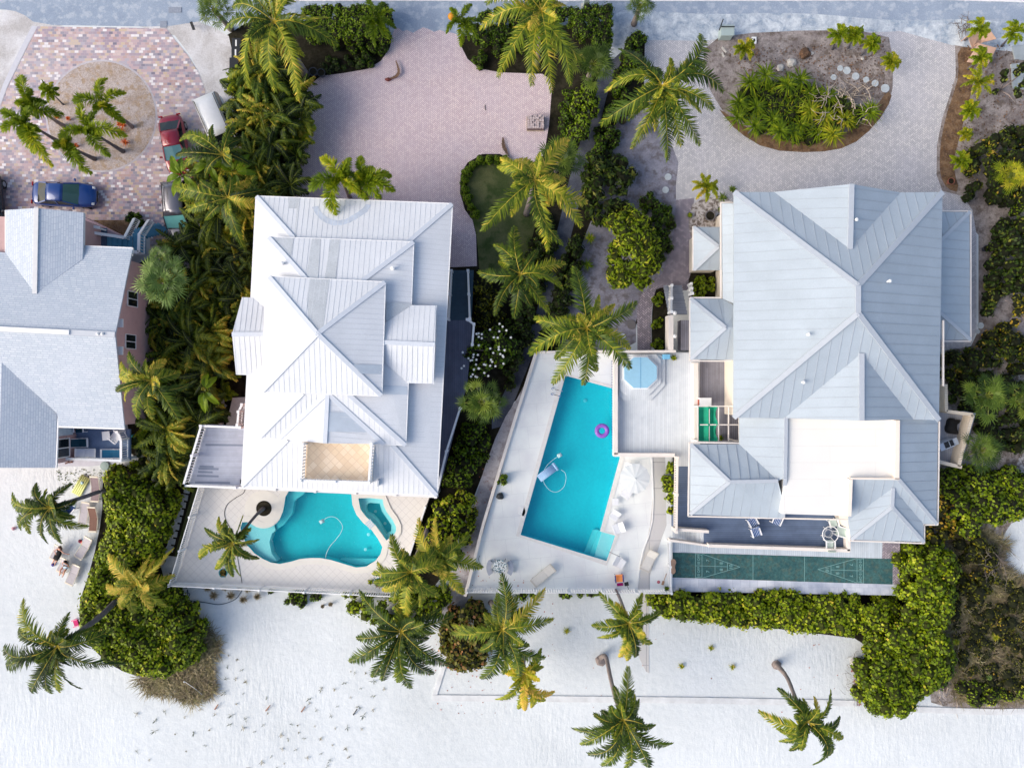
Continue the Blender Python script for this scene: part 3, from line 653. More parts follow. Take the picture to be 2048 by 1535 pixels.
# ---------------- middle house ----------------
P_ = P; zmap = lambda z: 6.3 + (z - 6.3) * .62 if z > 6.3 else z
def P(x, y, z=0.0): return P_(x, y, zmap(z))
h2 = thing('beach_house', 'tall white beach house with three stacked hip roofs and a tan tiled rooftop terrace', 'house', P(690, 690, 0))
A, B_, C_, D_ = (513, 393, 6.3), (904, 408, 6.3), (873, 990, 6.3), (484, 971, 6.3)
a, b, c, d = (588, 476, 7.35), (814, 486, 7.35), (784, 888, 7.35), (575, 879, 7.35)
E, F_, G, H_ = (537, 474, 7.7), (827, 484, 7.7), (811, 890, 7.7), (519, 874, 7.7)
e, f, g, h = (612, 557, 8.75), (724, 562, 8.75), (697, 788, 8.75), (606, 786, 8.75)
I, J, K, L_ = (538, 553, 9.05), (770, 564, 9.05), (763, 791, 9.05), (524, 783, 9.05); TOP = (635, 667, 10.75)
t1 = [[A, B_, b, a], [B_, C_, c, b], [C_, D_, d, c], [D_, A, a, d]]
t2 = [[E, F_, f, e], [F_, G, g, f], [H_, E, e, h], [G, (767, 888, 7.7), (657, 788, 8.75), g], [(560, 877, 7.7), H_, h, (652, 787, 8.75)]]
t3r = [[I, J, TOP], [J, K, TOP], [K, L_, TOP], [L_, I, TOP]]
dorS = [[(655, 787, 8.76), (650, 886, 8.72), (557, 877, 7.71)], [(655, 787, 8.76), (768, 888, 7.71), (650, 886, 8.72)]]
dorE = [[(760, 684, 8.9), (762, 651, 8.45), (824, 610, 7.85), (872, 611, 7.85), (870, 689, 8.9)], [(760, 684, 8.9), (760, 716, 8.45), (817, 766, 7.85), (867, 767, 7.85), (870, 689, 8.9)]]
dorW = [[(484, 594, 6.35), (545, 597, 6.35), (545, 668, 7.5), (464, 668, 7.5)], [(464, 668, 7.5), (545, 668, 7.5), (545, 752, 6.35), (472, 749, 6.35)]]
roof(h2, t1 + t2 + t3r + dorS + dorE + dorW, M_roofW, M_seamW, .335, sw_=.03, sh_=.012)
caps(h2, [(A, a), (B_, b), (C_, c), (D_, d), (E, e), (F_, f), (G, g), (H_, h), (I, TOP), (J, TOP), (K, TOP), (L_, TOP), (dorE[0][0], dorE[0][4]), ((655, 787, 8.76), (650, 886, 8.72)), ((464, 668, 7.5), (545, 668, 7.5)), ((657, 788, 8.76), (768, 888, 7.73)), ((652, 788, 8.76), (558, 877, 7.73))], M_capW, .28)
gutter(h2, [A, B_, C_, D_, A], M_whitevinyl, .14)
gutter(h2, [E, F_, G, H_, E], M_whitevinyl, .1); gutter(h2, [I, J, K, L_, I], M_whitevinyl, .1)
gutter(h2, [(872, 611, 7.85), (867, 767, 7.85)], M_whitevinyl, .12)
def lerp3(p, q, t): return tuple(p[i] + (q[i] - p[i]) * t for i in range(3))
def strip(f0, f1, e0, e1, t0, t1, s0=0., s1=1.):
    """panel between eave f0-f1 and upper edge e0-e1, from t0 to t1 along and s0..s1 up the slope"""
    p0, p1 = lerp3(f0, f1, t0), lerp3(f0, f1, t1); q0, q1 = lerp3(e0, e1, t0), lerp3(e0, e1, t1)
    return [lerp3(p0, q0, s0), lerp3(p1, q1, s0), lerp3(p1, q1, s1), lerp3(p0, q0, s1)]
EU, FU = (537 + 75, 474 + 82, 8.75), (827 - 105, 562, 8.75)
patch(h2, [[(624, 477, 7.7), (642, 478, 7.7), (636, 557, 8.76), (612, 557, 8.76)], [(662, 478.5, 7.7), (680, 479, 7.7), (671, 558, 8.76), (649, 558, 8.76)],
           [(547, 476, 7.72), (588, 476, 7.72), (580, 521, 8.3)],
           [(620, 557, 9.05), (659, 559, 9.05), (646, 660, 10.63), (634, 660, 10.65), (608, 632, 10.2)],
           [(576, 395, 6.3), (600, 396, 6.3), (592, 474, 7.32), (580, 462, 7.1)],
           [(772, 603, 8.3), (824, 607, 7.72), (823, 611, 7.72), (772, 650, 8.3)]], M_panel)
patch(h2, [[(764, 729, 9.05), (763, 748, 9.05), (722, 747, 9.75), (706, 729, 10.0)],
           [(657, 823, 8.74), (694, 824, 8.38), (740, 864, 7.98), (655, 863, 8.74)],
           [(763, 770, 7.71 + .55), (815, 772, 7.7), (815, 789, 7.7), (763, 788, 8.25)]], mat('dull_metal_panel', S(200, 210, 222), .5, .06, .8), name='dull_panels')
arc = [(624, 414), (630, 426), (640, 438), (652, 446), (668, 451), (684, 450), (698, 446), (716, 436), (734, 424), (742, 410)]; inn = [(636, 412), (642, 424), (652, 433), (664, 439), (678, 441), (692, 438), (704, 431), (716, 424), (726, 416), (732, 408)]
pl2 = [A, B_, b]
def onp2(px, py): a_, b2, c_ = [P(*q) for q in pl2]; n = (b2 - a_).cross(c_ - a_); o = Vector((0, 0, H)); dd = P(px, py, 0) - o; t_ = n.dot(a_ - o) / n.dot(dd); return o + dd * t_ + Vector((0, 0, .014))
mb = MB()
for i in range(9): mb.face([onp2(*inn[i]), onp2(*arc[i]), onp2(*arc[i + 1]), onp2(*inn[i + 1])])
mb.build('roof_stain', mat('roof_stain', S(204, 214, 230), .55, .12, 1.5), h2)
vent(h2, 567, 528, 8.1); vent(h2, 787, 538, 8.2)
W1 = [(520, 402, 6.2), (896, 416, 6.2), (866, 980, 6.2), (491, 962, 6.2)]
walls(h2, [(527, 410, 6.2), (888, 424, 6.2), (858, 968, 6.2), (499, 952, 6.2)], 0, 6.3, M_wallP)
walls(h2, [(548, 486, 7.6), (816, 496, 7.6), (800, 880, 7.6), (531, 864, 7.6)], 6.3, 7.7, M_wallP, 'upper_wall')
walls(h2, [(549, 565, 9), (760, 575, 9), (752, 780, 9), (536, 772, 9)], 7.7, 9.05, M_wallP, 'top_wall')
walls(h2, [(490, 602, 6.3), (545, 604, 6.3), (545, 744, 6.3), (480, 741, 6.3)], 0, 6.3, M_wallP, 'bay_wall')
mb = MB(); mb.face([P(484, 594, 6.35), P(464, 668, 7.5), P(472, 749, 6.35)][::-1]); mb.build('gable_end', M_whitevinyl, h2)
mb = MB(); mb.face([P(872, 611, 7.85), P(870, 689, 8.9), P(867, 767, 7.85)]); mb.prism([P(820, 618, 7.8), P(866, 619, 7.8), P(861, 760, 7.8), P(812, 759, 7.8)], 6.2, zmap(7.8)); mb.build('dormer_wall', M_wallP, h2)
mb = MB()
for (y0, y1) in [(640, 676), (700, 740)]:
    q0, q1 = P(866.5, y0, 7.5), P(864.5, y1, 7.5); mb.beam(q0 + Vector((.01, 0, -.35)), q1 + Vector((.01, 0, -.35)), .06, .5)
mb.build('window', M_glass, h2)
# rooftop terrace
mb = MB(); mb.prism([P(604, 884, 7.5), P(749, 886, 7.5), P(742, 966, 7.5), P(600, 962, 7.5)], 6.2, zmap(7.42)); mb.build('terrace_base', M_wallC, h2)
mb = MB(); mb.prism([P(612, 882, 7.45), P(746, 884, 7.45), P(740, 962, 7.45), P(610, 959, 7.45)], zmap(7.42), zmap(7.42) + .03); mb.build('terrace_floor', M_terrtile, h2, uvrot=PI / 4)
def railpart(t, pts, z, name='railing', h=1.0, slat=.14, slatw=.05, railw=.14, post=2.0, postw=.14, m=None, low=.12):
    m = m or M_fence; W = [P(p[0], p[1], p[2] if len(p) > 2 else z) for p in pts]; mb = MB(); pm = MB(); seen = []
    for a_, b_ in zip(W[:-1], W[1:]):
        dd = b_ - a_; Ln = dd.length; n = max(1, round(Ln / post))
        mb.beam(a_ + Vector((0, 0, h)), b_ + Vector((0, 0, h)), railw, .06); mb.beam(a_ + Vector((0, 0, low)), b_ + Vector((0, 0, low)), .06, .05)
        ns = int(Ln / slat) if slat else 0
        for k in range(1, ns): q = a_ + dd * (k / ns); mb.beam(q + Vector((0, 0, low + .025)), q + Vector((0, 0, h - .03)), slatw, slatw, up=dd)
        for k in range(n + 1):
            q = a_ + dd * (k / n)
            if all((q - s_).length > .2 for s_ in seen): seen.append(q)
    o = mb.build(name, m, t)
    for q in seen:
        pm = MB(); pm.box(q + Vector((0, 0, (h + .08) / 2)), (postw, postw, h + .08)); pm.box(q + Vector((0, 0, h + .1)), (postw + .05, postw + .05, .05))
        x = pm.build('railing_post', m, t)
    return o
railpart(h2, [(613, 886), (609, 957), (743, 961), (748, 886)], 7.45, h=.95, slat=.2, slatw=.09)
mb = MB(); mb.beam(P(758, 958, 6.7), P(757, 970, 6.6), .1, .5); mb.build('scupper', M_capG, h2)
P = P_; zmap = lambda z: z
# decks of the middle house
M_greydeck = planks('grey_composite_deck', S(182, 188, 204), .14, 'x', S(152, 160, 178), .1, .06); M_darkplank = plain('dark_deck_board', S(134, 144, 164), .7)
M_slatdeck = planks('deck_painted_shade', S(98, 104, 124), .14, 'y', S(70, 76, 96), .12, .08)  # east deck boards: the house's shade is painted into their dark tone
def deck(t, pts, z, m, th=.25, name='deck', uvrot=0):
    mb = MB(); mb.prism([P(p[0], p[1], z) for p in pts], z - th, z); return mb.build(name, m, t, uvrot=uvrot)
ZB = 3.2
deck(h2, [(414, 848), (492, 852), (484, 985), (878, 1000), (875, 985), (500, 960), (377, 968)][:2] + [(492, 972), (376, 970)], ZB, M_greydeck, name='west_deck')
deck(h2, [(480, 958), (876, 978), (876, 993), (480, 972)], ZB, M_greydeck, name='front_deck')
mb = MB()
for (x0, x1, y) in [(399, 427, 932), (397, 437, 936.5), (396, 425, 943), (394, 437, 951), (390, 460, 964), (411, 498, 889)]: mb.beam(P(x0, y, ZB + .008), P(x1, y + 1, ZB + .008), .14, .012)
mb.build('replacement_boards', M_darkplank, h2)
mb = MB()
for (x, y) in [(378, 966), (412, 852), (430, 968), (480, 970), (560, 975), (640, 979), (720, 983), (800, 987), (870, 990)]: q = P(x, y, ZB); mb.box((q.x, q.y, ZB / 2), (.2, .2, ZB - .26))
mb.build('deck_pillars', M_whitevinyl, h2)
railpart(h2, [(378, 967), (413, 850), (490, 853)], ZB, slat=.2, slatw=.07, post=2.2, h=.95, name='deck_railing')
railpart(h2, [(378, 967), (480, 971), (874, 989), (895, 900), (922, 815)], ZB, slat=.2, slatw=.05, post=2.6, h=.95, name='deck_railing')
deck(h2, [(868, 640), (944, 640), (941, 700), (934, 770), (922, 812), (875, 990), (850, 985)], ZB, M_slatdeck, name='east_deck')
# east stairs down to the driveway
mb = MB(); n = 15; M_teal = mat('teal_stair_board', S(74, 98, 116), .7, .08, 3)
for k in range(n):
    z = ZB - (k + 1) * ZB / (n + 1)
    y0 = 640 - k * 7.7; pa, pb, pc, pd = P(897, y0, ZB), P(943, y0, ZB), P(943, y0 - 8.2, ZB), P(897, y0 - 8.2, ZB)
    ya = P(0, 640, ZB).y + k * .262; mb.box(((pa.x + pb.x) / 2, ya + .13, z), (1.62, .285, .05)); mb.box(((pa.x + pb.x) / 2, ya + .005, z + .09), (1.6, .02, .17))
mb.build('stair_treads', M_teal, h2)
def slopedrail(t, x, y0, z0, x1, y1, z1, name, sl=.16):
    mb = MB(); a_ = P(x, y0, z0); b_ = P(x1, y1, z1); up = Vector((0, 0, .95))
    mb.beam(a_ + up, b_ + up, .14, .06); mb.beam(a_ + Vector((0, 0, .1)), b_ + Vector((0, 0, .1)), .06, .05); Ln = (b_ - a_).length
    for k in range(1, int(Ln / sl)): q = a_.lerp(b_, k / int(Ln / sl)); mb.beam(q + Vector((0, 0, .1)), q + up, .05, .05, up=(b_ - a_))
    for q in (a_, a_.lerp(b_, .5), b_): mb.box(q + Vector((0, 0, .52)), (.15, .15, 1.05)); mb.box(q + Vector((0, 0, 1.07)), (.2, .2, .05))
    return mb.build(name, M_fence, t)
slopedrail(h2, 941, 640, ZB, 937.5, 545, .15, 'stair_railing'); slopedrail(h2, 899, 640, ZB, 905, 545, .15, 'stair_railing')
railpart(h2, [(936, 641), (949, 650), (946, 690)], ZB, slat=.2, slatw=.05, h=.95, name='deck_railing')
# patio tiles and white arched gate piece on the west side
deck(h2, [(465, 795), (500, 793), (500, 850), (452, 850)], .4, M_pooltile, .35, 'side_patio', PI / 4)
railpart(h2, [(484, 848, ZB), (486, 822, ZB), (493, 808, ZB)], ZB, slat=.16, slatw=.05, h=.9, name='deck_railing')

# ---------------- right house ----------------
h3 = thing('grey_roof_house', 'large cream house with pale grey standing-seam roof around a white flat roof terrace', 'house', P(1670, 700, 0))
ze = 6.6; zr = 9.4; TA, TB = (1716, 571, zr), (1716, 626, zr)
m1 = [[(1468, 384, ze), (1548, 384, ze), (1700, 498, 8.35), (1801, 385, ze), (1885, 384, ze), TA],
      [(1885, 384, ze), (1878, 840, ze), TB, TA], [(1468, 384, ze), TA, TB, (1467, 835, ze)],
      [(1467, 835, ze), (1568, 836, ze), (1723, 706, 8.35), (1827, 838, ze), (1878, 840, ze), TB]]
dn = [[(1700, 498, 8.35), (1703, 368, 8.3), (1548, 384, ze)], [(1700, 498, 8.35), (1801, 385, ze), (1703, 368, 8.3)]]
ds = [[(1723, 706, 8.35), (1568, 836, ze), (1723, 841, 8.3)], [(1723, 706, 8.35), (1723, 841, 8.3), (1827, 838, ze)]]
porch = [[(1444, 407, 5.5), (1480, 407, 6.2), (1480, 612, 6.2), (1446, 597, 5.5)]]
mid = [[(1381, 597, 5.3), (1381, 718, 5.3), (1451, 655, 6.35)], [(1381, 597, 5.3), (1451, 655, 6.35), (1475, 655, 6.35), (1475, 614, 5.8), (1446, 597, 5.3)], [(1381, 718, 5.3), (1475, 720, 5.3), (1475, 655, 6.35), (1451, 655, 6.35)]]
ent = [[(1387, 454, 3.4), (1387, 540, 3.4), (1437, 493, 4.3)], [(1387, 454, 3.4), (1437, 493, 4.3), (1450, 493, 4.3), (1450, 454, 3.4)], [(1387, 540, 3.4), (1450, 540, 3.4), (1450, 493, 4.3), (1437, 493, 4.3)]]
sw_ = [[(1381, 888, 5.4), (1380, 1028, 5.4), (1459, 963, 6.5)], [(1381, 888, 5.4), (1459, 963, 6.5), (1556, 961, 6.42), (1479, 888, 5.48)], [(1380, 1028, 5.4), (1565, 1036, 5.4), (1566, 1000, 6.0), (1556, 961, 6.5), (1459, 963, 6.5)],
       [(1479, 832, 5.5), (1572, 834, 6.6), (1570, 955, 6.58), (1556, 961, 6.42), (1479, 888, 5.5)]]
se_ = [[(1799, 838, 6.7), (1876, 838, 5.5), (1873, 1047, 5.5), (1797, 958, 6.7)],
       [(1705, 957, 6.7), (1797, 958, 6.7), (1873, 1047, 5.5), (1847, 1047, 5.5), (1786, 975, 6.45), (1697, 1040, 5.5)],
       [(1786, 975, 6.45), (1784, 1013, 6.4), (1702, 1078, 5.4), (1697, 1040, 5.5)], [(1786, 975, 6.45), (1847, 1047, 5.5), (1847, 1083, 5.4), (1784, 1013, 6.4)],
       [(1784, 1013, 6.4), (1847, 1083, 5.4), (1702, 1078, 5.4)]]
er = [[(1875, 424, 3.3), (1939, 424, 3.3), (1880, 482, 4.4)], [(1939, 424, 3.3), (1940, 679, 3.3), (1880, 625, 4.4), (1880, 482, 4.4)], [(1940, 679, 3.3), (1875, 679, 3.3), (1880, 625, 4.4)]]
roof(h3, m1 + dn + ds + porch + mid + ent + sw_ + se_ + er, M_roofG, M_seamG, .64)
caps(h3, [(TA, TB), (m1[0][0], TA), (m1[1][0], TA), ((1467, 835, ze), TB), ((1878, 840, ze), TB), (dn[0][0], dn[0][1]), (ds[0][0], ds[0][2])], M_capG, .34)
caps(h3, [(mid[0][0], mid[0][2]), (mid[0][1], mid[0][2]), (ent[0][0], ent[0][2]), (ent[0][1], ent[0][2]), (sw_[0][0], sw_[0][2]), (sw_[0][1], sw_[0][2]), ((1459, 963, 6.5), (1556, 961, 6.5)), ((1572, 834, 6.6), (1570, 955, 6.6)), ((1570, 955, 6.6), (1566, 1034, 5.5)), ((1797, 958, 6.7), (1873, 1047, 5.5)), ((1786, 975, 6.45), (1784, 1013, 6.4)), ((1784, 1013, 6.4), (1702, 1078, 5.4)), ((1784, 1013, 6.4), (1847, 1083, 5.4)), ((1939, 424, 3.3), (1880, 482, 4.4)), ((1940, 679, 3.3), (1880, 625, 4.4))], M_capG, .24)
gutter(h3, [(1380, 721, 5.3), (1380, 595, 5.3), (1442, 595, 5.4), (1442, 405, 5.5), (1468, 405, 5.5)], M_cream_paint, .09); gutter(h3, [(1380, 721, 5.3), (1463, 722, 5.3)], M_cream_paint, .09)
gutter(h3, [(1480, 886, 5.4), (1379, 884, 5.4), (1377, 1032, 5.4), (1700, 1039, 5.4), (1700, 1081, 5.4), (1849, 1086, 5.4), (1849, 1049, 5.4), (1876, 1049, 5.4), (1879, 842, 5.5)], M_cream_paint, .09)
gutter(h3, [(1884, 422, 3.3), (1942, 422, 3.3), (1942, 682, 3.3), (1888, 682, 3.3)], M_cream_paint, .09)
gutter(h3, [(1887, 640, 6.4), (1887, 772, 6.4)], M_cream_paint, .1); gutter(h3, [(1386, 453, 3.4), (1386, 541, 3.4)], M_cream_paint, .07)
for (x, y, z) in [(1709, 441, 8.2), (1775, 563, 8.9), (1614, 669, 8.5), (1604, 764, 7.7)]: vent(h3, x, y, z, .07, .3)
walls(h3, [(1482, 395, 6.5), (1871, 395, 6.5), (1864, 838, 6.5), (1482, 832, 6.5)], 0, 6.58, M_wallC)
mb = MB(); mb.face([P(1548, 390, 6.6), P(1801, 391, 6.6), P(1703, 375, 8.3)]); mb.face([P(1568, 832, 6.6), P(1723, 837, 8.3), P(1827, 834, 6.6)]); mb.build('gable_end', M_wallC, h3)
walls(h3, [(1398, 612, 5.2), (1470, 612, 5.2), (1470, 706, 5.2), (1398, 704, 5.2)], 2.6, 5.3, M_wallC, 'bay_wall')
walls(h3, [(1400, 905, 5.4), (1560, 905, 5.4), (1562, 1012, 5.4), (1400, 1010, 5.4)], 0, 5.4, M_wallC, 'wing_wall'); walls(h3, [(1575, 840, 5.4), (1860, 845, 5.4), (1858, 1030, 5.4), (1835, 1065, 5.4), (1712, 1062, 5.4), (1690, 1012, 5.4), (1575, 1010, 5.4)], 0, 5.5, M_wallC, 'wing_wall')
walls(h3, [(1400, 462, 3.4), (1446, 462, 3.4), (1446, 532, 3.4), (1400, 532, 3.4)], 0, 3.4, M_wallC, 'porch_wall'); walls(h3, [(1870, 436, 3.3), (1926, 436, 3.3), (1926, 668, 3.3), (1870, 668, 3.3)], 0, 3.3, M_wallC, 'wing_wall')
M_flat = bricks('white_flat_roof', 6.0, 1.1, [(0, S(240, 238, 234)), (1, S(237, 236, 233))], S(228, 226, 222), .01, .8, .5, .35, S(226, 224, 222), .35)
mb = MB(); mb.prism([P(1573, 836, 6.45), P(1800, 838, 6.45), P(1797, 958, 6.45), P(1698, 958, 6.45), P(1697, 1031, 6.45), P(1566, 1027, 6.45)], 5.5, 6.45); mb.build('flat_roof', M_flat, h3)
M_parap = mat('cream_parapet', S(250, 236, 224), .8, .03, 1)
mb = MB()
for a_, b_, w_ in [((1793, 840), (1792, 957), .3), ((1797, 957), (1701, 956), .1), ((1700, 957), (1697, 1031), .24)]: mb.beam(P(*a_, 6.7) - Vector((0, 0, .1)), P(*b_, 6.7) - Vector((0, 0, .1)), w_, .5)
mb.build('parapet', M_parap, h3)
# decks of the right house
ZS = 2.5
M_paledeck = planks('pale_grey_deck', S(214, 220, 226), .15, 'y', S(186, 191, 204), .1, .05); M_blue = planks('blue_grey_deck', S(96, 112, 140), .145, 'x', S(72, 86, 112), .12, .07); M_browndeck = planks('brown_grey_deck', S(138, 138, 150), .14, 'y', S(96, 96, 108), .14, .1)
deck(h3, [(1233, 705), (1400, 705), (1400, 912), (1233, 910)], ZS, M_paledeck, ZS - .02, 'spa_deck')
deck(h3, [(1400, 720), (1482, 720), (1482, 890), (1400, 890)], ZS - .01, M_browndeck, .3, 'side_deck')
deck(h3, [(1362, 700), (1400, 700), (1400, 640), (1362, 640)], ZS - .004, M_browndeck, 1.2, 'landing')
deck(h3, [(1350, 910), (1378, 910), (1378, 932), (1350, 932)], ZS - .004, M_paledeck, .3, 'deck_step'); deck(h3, [(1350, 930), (1600, 930), (1700, 1030), (1694, 1099), (1408, 1091), (1408, 1061), (1350, 1061)], ZS - .02, M_blue, ZS - 1.05, 'front_deck')
def solidwall(t, segs, z, hgt, wd, m, name='deck_wall'):
    mb = MB()
    for a_, b_ in segs: p, q = P(*a_, z + hgt), P(*b_, z + hgt); mb.beam(Vector((p.x, p.y, z + hgt / 2)), Vector((q.x, q.y, z + hgt / 2)), wd, hgt)
    return mb.build(name, m, t)
solidwall(h3, [((1232, 703), (1232, 908)), ((1228, 909), (1350, 910))], ZS - .3, .95, .26, M_cream_paint)
solidwall(h3, [((1232, 703), (1352, 702))], ZS - .3, 1.2, .16, M_cream_paint); solidwall(h3, [((1392, 725), (1393, 884))], ZS, .7, .32, M_cream_paint)
# blue and white glass blocks on the pool face of the spa deck
gb = MB(); gw = MB()
for k in range(34):
    y0 = P(0, 722, 1.9).y - k * .19; xx = P(1232, 0, ZS).x - .16
    (gb).box((xx + .01, y0, 1.75), (.03, .14, .9))
gb.build('blue_glass_blocks', plain('blue_glass', S(20, 90, 190), .15), h3)
railpart(h3, [(1349, 912), (1347, 1058)], ZS, slat=.17, slatw=.07, railw=.16, post=2.2, h=.95, m=M_cream_paint, name='deck_railing')
solidwall(h3, [((1347, 1058), (1418, 1063))], ZS, .75, .2, M_cream_paint); solidwall(h3, [((1418, 1091), (1700, 1101)), ((1698, 1101), (1698, 1042))], ZS, .7, .22, M_cream_paint)
mb = MB()
for k in range(8): mb.box(P(1406 - k * 9.3, 1072 + (0 if k < 1 else 0), ZS - .02 - .17 * (k + 1)) + Vector((0, 0, 0)), (.36, .9, .06))
mb.build('stair_treads', M_paledeck, h3)
solidwall(h3, [((1340, 1080), (1418, 1091))], 1.9, .8, .14, M_cream_paint, 'stair_wall')
# stairs on the garden side
mb = MB()
for k in range(8):
    z = ZS - .17 * (k + 1) - .1 - .3; q = P(1354, 624, ZS); mb.box((q.x + .1, q.y + k * .285, ZS - .24 * (k + 1) - .02), (1.35, .31, .05)); mb.box((q.x + .1, q.y + k * .285 - .15, ZS - .24 * (k + 1) + .1), (1.33, .02, .22))
mb.build('stair_treads', planks('stair_grey', S(150, 156, 168), .14, 'x', S(110, 114, 126), .1, .08), h3)
slopedrail(h3, 1337, 626, ZS, 1338, 574, .4, 'stair_railing'); slopedrail(h3, 1378, 590, ZS - .6, 1376, 571, .4, 'stair_railing')
solidwall(h3, [((1342, 630), (1342, 700))], ZS - .3, 1.2, .34, M_cream_paint)
for y in (626, 672): 
    mb = MB(); mb.lathe(P(1349, y, ZS + .9), [(.05, 0), (.13, .06), (.15, .14), (.1, .24), (.02, .28)], 12); mb.build('ball_finial', M_white_paint, h3)
# frame with green net and timber pergola bars over the side deck
mb = MB()
for a_, b_ in [((1396, 812), (1480, 812)), ((1396, 849), (1478, 849)), ((1396, 883), (1478, 883)), ((1396, 812), (1396, 883)), ((1437, 812), (1437, 883)), ((1457, 812), (1457, 883)), ((1478, 834), (1478, 883)), ((1418, 812), (1418, 883))]: mb.beam(P(*a_, 4.6), P(*b_, 4.6), .07, .08)
for x, y in [(1397, 813), (1397, 882), (1437, 882), (1477, 882)]: q = P(x, y, 4.6); mb.box((q.x, q.y, 3.55), (.09, .09, 2.1))
mb.build('pergola_frame', M_cream_paint, h3)
mb = MB(); xs = np.linspace(1397, 1437, 9); ys = np.linspace(813, 882, 13)
for i in range(8):
    for j in range(12):
        def q(u, v):
            xx = xs[u] if u < 8 else 1437 - 7 * abs(math.sin((v / 12) * 2 * PI + .2)); return P(xx, ys[v], 4.66 - .22 * math.sin(u / 8 * 2 * PI) ** 2 * (1 if v % 6 else .3))
        mb.face([q(i, j + 1), q(i + 1, j + 1), q(i + 1, j), q(i, j)])
mb.build('shade_net', mat('green_net', S(20, 150, 118), .8, .1, 3), h3, smooth=True)
# east balcony
ZE = 3.0
deck(h3, [(1876, 822), (1930, 822), (1952, 826), (1922, 930), (1876, 924)], ZE, planks('balcony_planks', S(168, 172, 184), .15, 'y', S(130, 134, 148), .1, .07), .25, 'balcony')
M_lattice = planks('cream_lattice', S(226, 214, 198), .12, 'x', S(188, 174, 158), .2, .05)
mb = MB(); 
for a_, b_ in [((1894, 822), (1946, 829)), ((1946, 829), (1925, 902)), ((1925, 902), (1918, 932)), ((1876, 922), (1924, 934)), ((1892, 768), (1893, 822))]:
    p, q = P(*a_, ZE + 1), P(*b_, ZE + 1); mb.beam(Vector((p.x, p.y, ZE + .4)), Vector((q.x, q.y, ZE + .4)), .22, 1.2)
mb.build('balcony_wall', M_lattice, h3)
deck(h3, [(1876, 768), (1892, 768), (1893, 822), (1876, 822)], ZE + .004, M_browndeck, .25, 'balcony_step')

# ---------------- left house ----------------
h1 = thing('shingled_house', 'pink stucco house with pale shingle gable roof, cut by the left edge of the photo', 'house', P(120, 680, 0))
z1, z2_ = 6.0, 7.75
def onp(pl, px, py):
    a, b, c = [P(*q) for q in pl]; n = (b - a).cross(c - a); o = Vector((0, 0, H)); d = P(px, py, 0) - o; t = n.dot(a - o) / n.dot(d); return (px, py, (o + d * t).z)
pN = [(265, 497, z1), (230, 669, z2_), (-330, 641, z2_)]; pS = [(249, 856, z1), (230, 669, z2_), (-330, 641, z2_)]
apN = onp(pN, 70, 587); apS = onp(pS, 3, 724); zN = apN[2]; zS = apS[2]
pNE = [(70, 587, zN), (73, 416, zN), (167, 425, 6.3)]; pNW = [(70, 587, zN), (73, 416, zN), (11, 420, 6.3)]; pSE = [(3, 724, zS), (-2, 935, zS), (111, 935, 6.0)]
r1 = [[onp(pN, 165, 518), onp(pN, 166, 492), pN[0], pN[1], pN[2], onp(pN, -330, 467), onp(pN, 11, 505), apN],
      [pN[2], pN[1], pS[0], onp(pS, 117, 851), onp(pS, 114, 826), apS, onp(pS, -115, 826), onp(pS, -330, 834)]]
wn = [[apN, (73, 416, zN), (11, 420, 6.3), onp(pNW, 11, 505)], [apN, onp(pNE, 165, 518), (167, 425, 6.3), (73, 416, zN)]]
ws = [[apS, onp(pSE, 114, 826), onp(pSE, 113, 850), (111, 935, z1), (-2, 935, zS)], [apS, (-2, 935, zS), (-115, 935, z1), (-115, 826, z1)]]
roof(h1, r1 + wn + ws, M_shing, None, .3, seam=False)
caps(h1, [(pN[2], pN[1])], plain('shingle_ridge', S(204, 208, 216), .8), .35, 'ridge_cap'); caps(h1, [((-330, 641, z2_ + .06), (139, 664.5, z2_ + .06))], M_whitevinyl, .3, 'ridge_vent', .1); caps(h1, [((73, 416, zN), apN)], plain('shingle_ridge2', S(222, 222, 224), .8), .3, 'ridge_cap')
gutter(h1, [(11, 508, z1), (11, 420, z1)], M_whitevinyl, .1); gutter(h1, [(166, 492, z1), (265, 496, z1), (263, 512, z1)], M_whitevinyl, .1); gutter(h1, [(168, 425, z1), (167, 505, z1)], M_whitevinyl, .07); gutter(h1, [(117, 853, z1), (249, 857, z1)], M_whitevinyl, .12); gutter(h1, [(116, 836, z1), (112, 935, z1)], M_whitevinyl, .08)
mb = MB()
X0, X1 = -25.55, -26.15; YT, YB = P(0, 520, 6).y, P(0, 850, 6).y; yr = P(0, 664, z2_).y
mb.face([(X0, YT, 0), (X0, YT, 5.95), (-25.85, yr, 7.55), (X1, YB, 5.95), (X1, YB, 0)]); mb.face([(X0, YT, 0), (-55, YT, 0), (-55, YT, 5.95), (X0, YT, 5.95)]); mb.face([(X1, YB, 0), (X1, YB, 5.95), (-55, YB, 5.95), (-55, YB, 0)])
mb.build('wall', M_wallP, h1)
def ewin(yp, zc, hy, hz):
    """window standing on the east wall"""
    t_ = 0; Xw = -25.62 + (600 - yp) * -.0 ; k = (yp - 520) / 330; Xw = X0 + (X1 - X0) * k; y = (CY - yp) * (H - zc) / F
    f_ = MB()
    for dy in (-hy, 0, hy): f_.box((Xw + .03, y + dy, zc), (.08, .05, 2 * hz + .05))
    for dz in (-hz, hz): f_.box((Xw + .031, y, zc + dz), (.08, 2 * hy + .05, .05))
    wo = f_.build('window', M_whitevinyl, h1); g_ = MB(); g_.box((Xw + .01, y, zc), (.05, 2 * hy, 2 * hz)); g_.build('pane', M_glass, wo)
ewin(598, 5.3, .5, .68); ewin(683, 5.25, .48, .7)
mb = MB()
for y in (646, 701): q = P(241 - (701 - y) * .0, y, 6.9); mb.box((q.x, q.y, 6.9), (.34, .55, .12))
mb.build('gable_bracket', M_whitevinyl, h1)
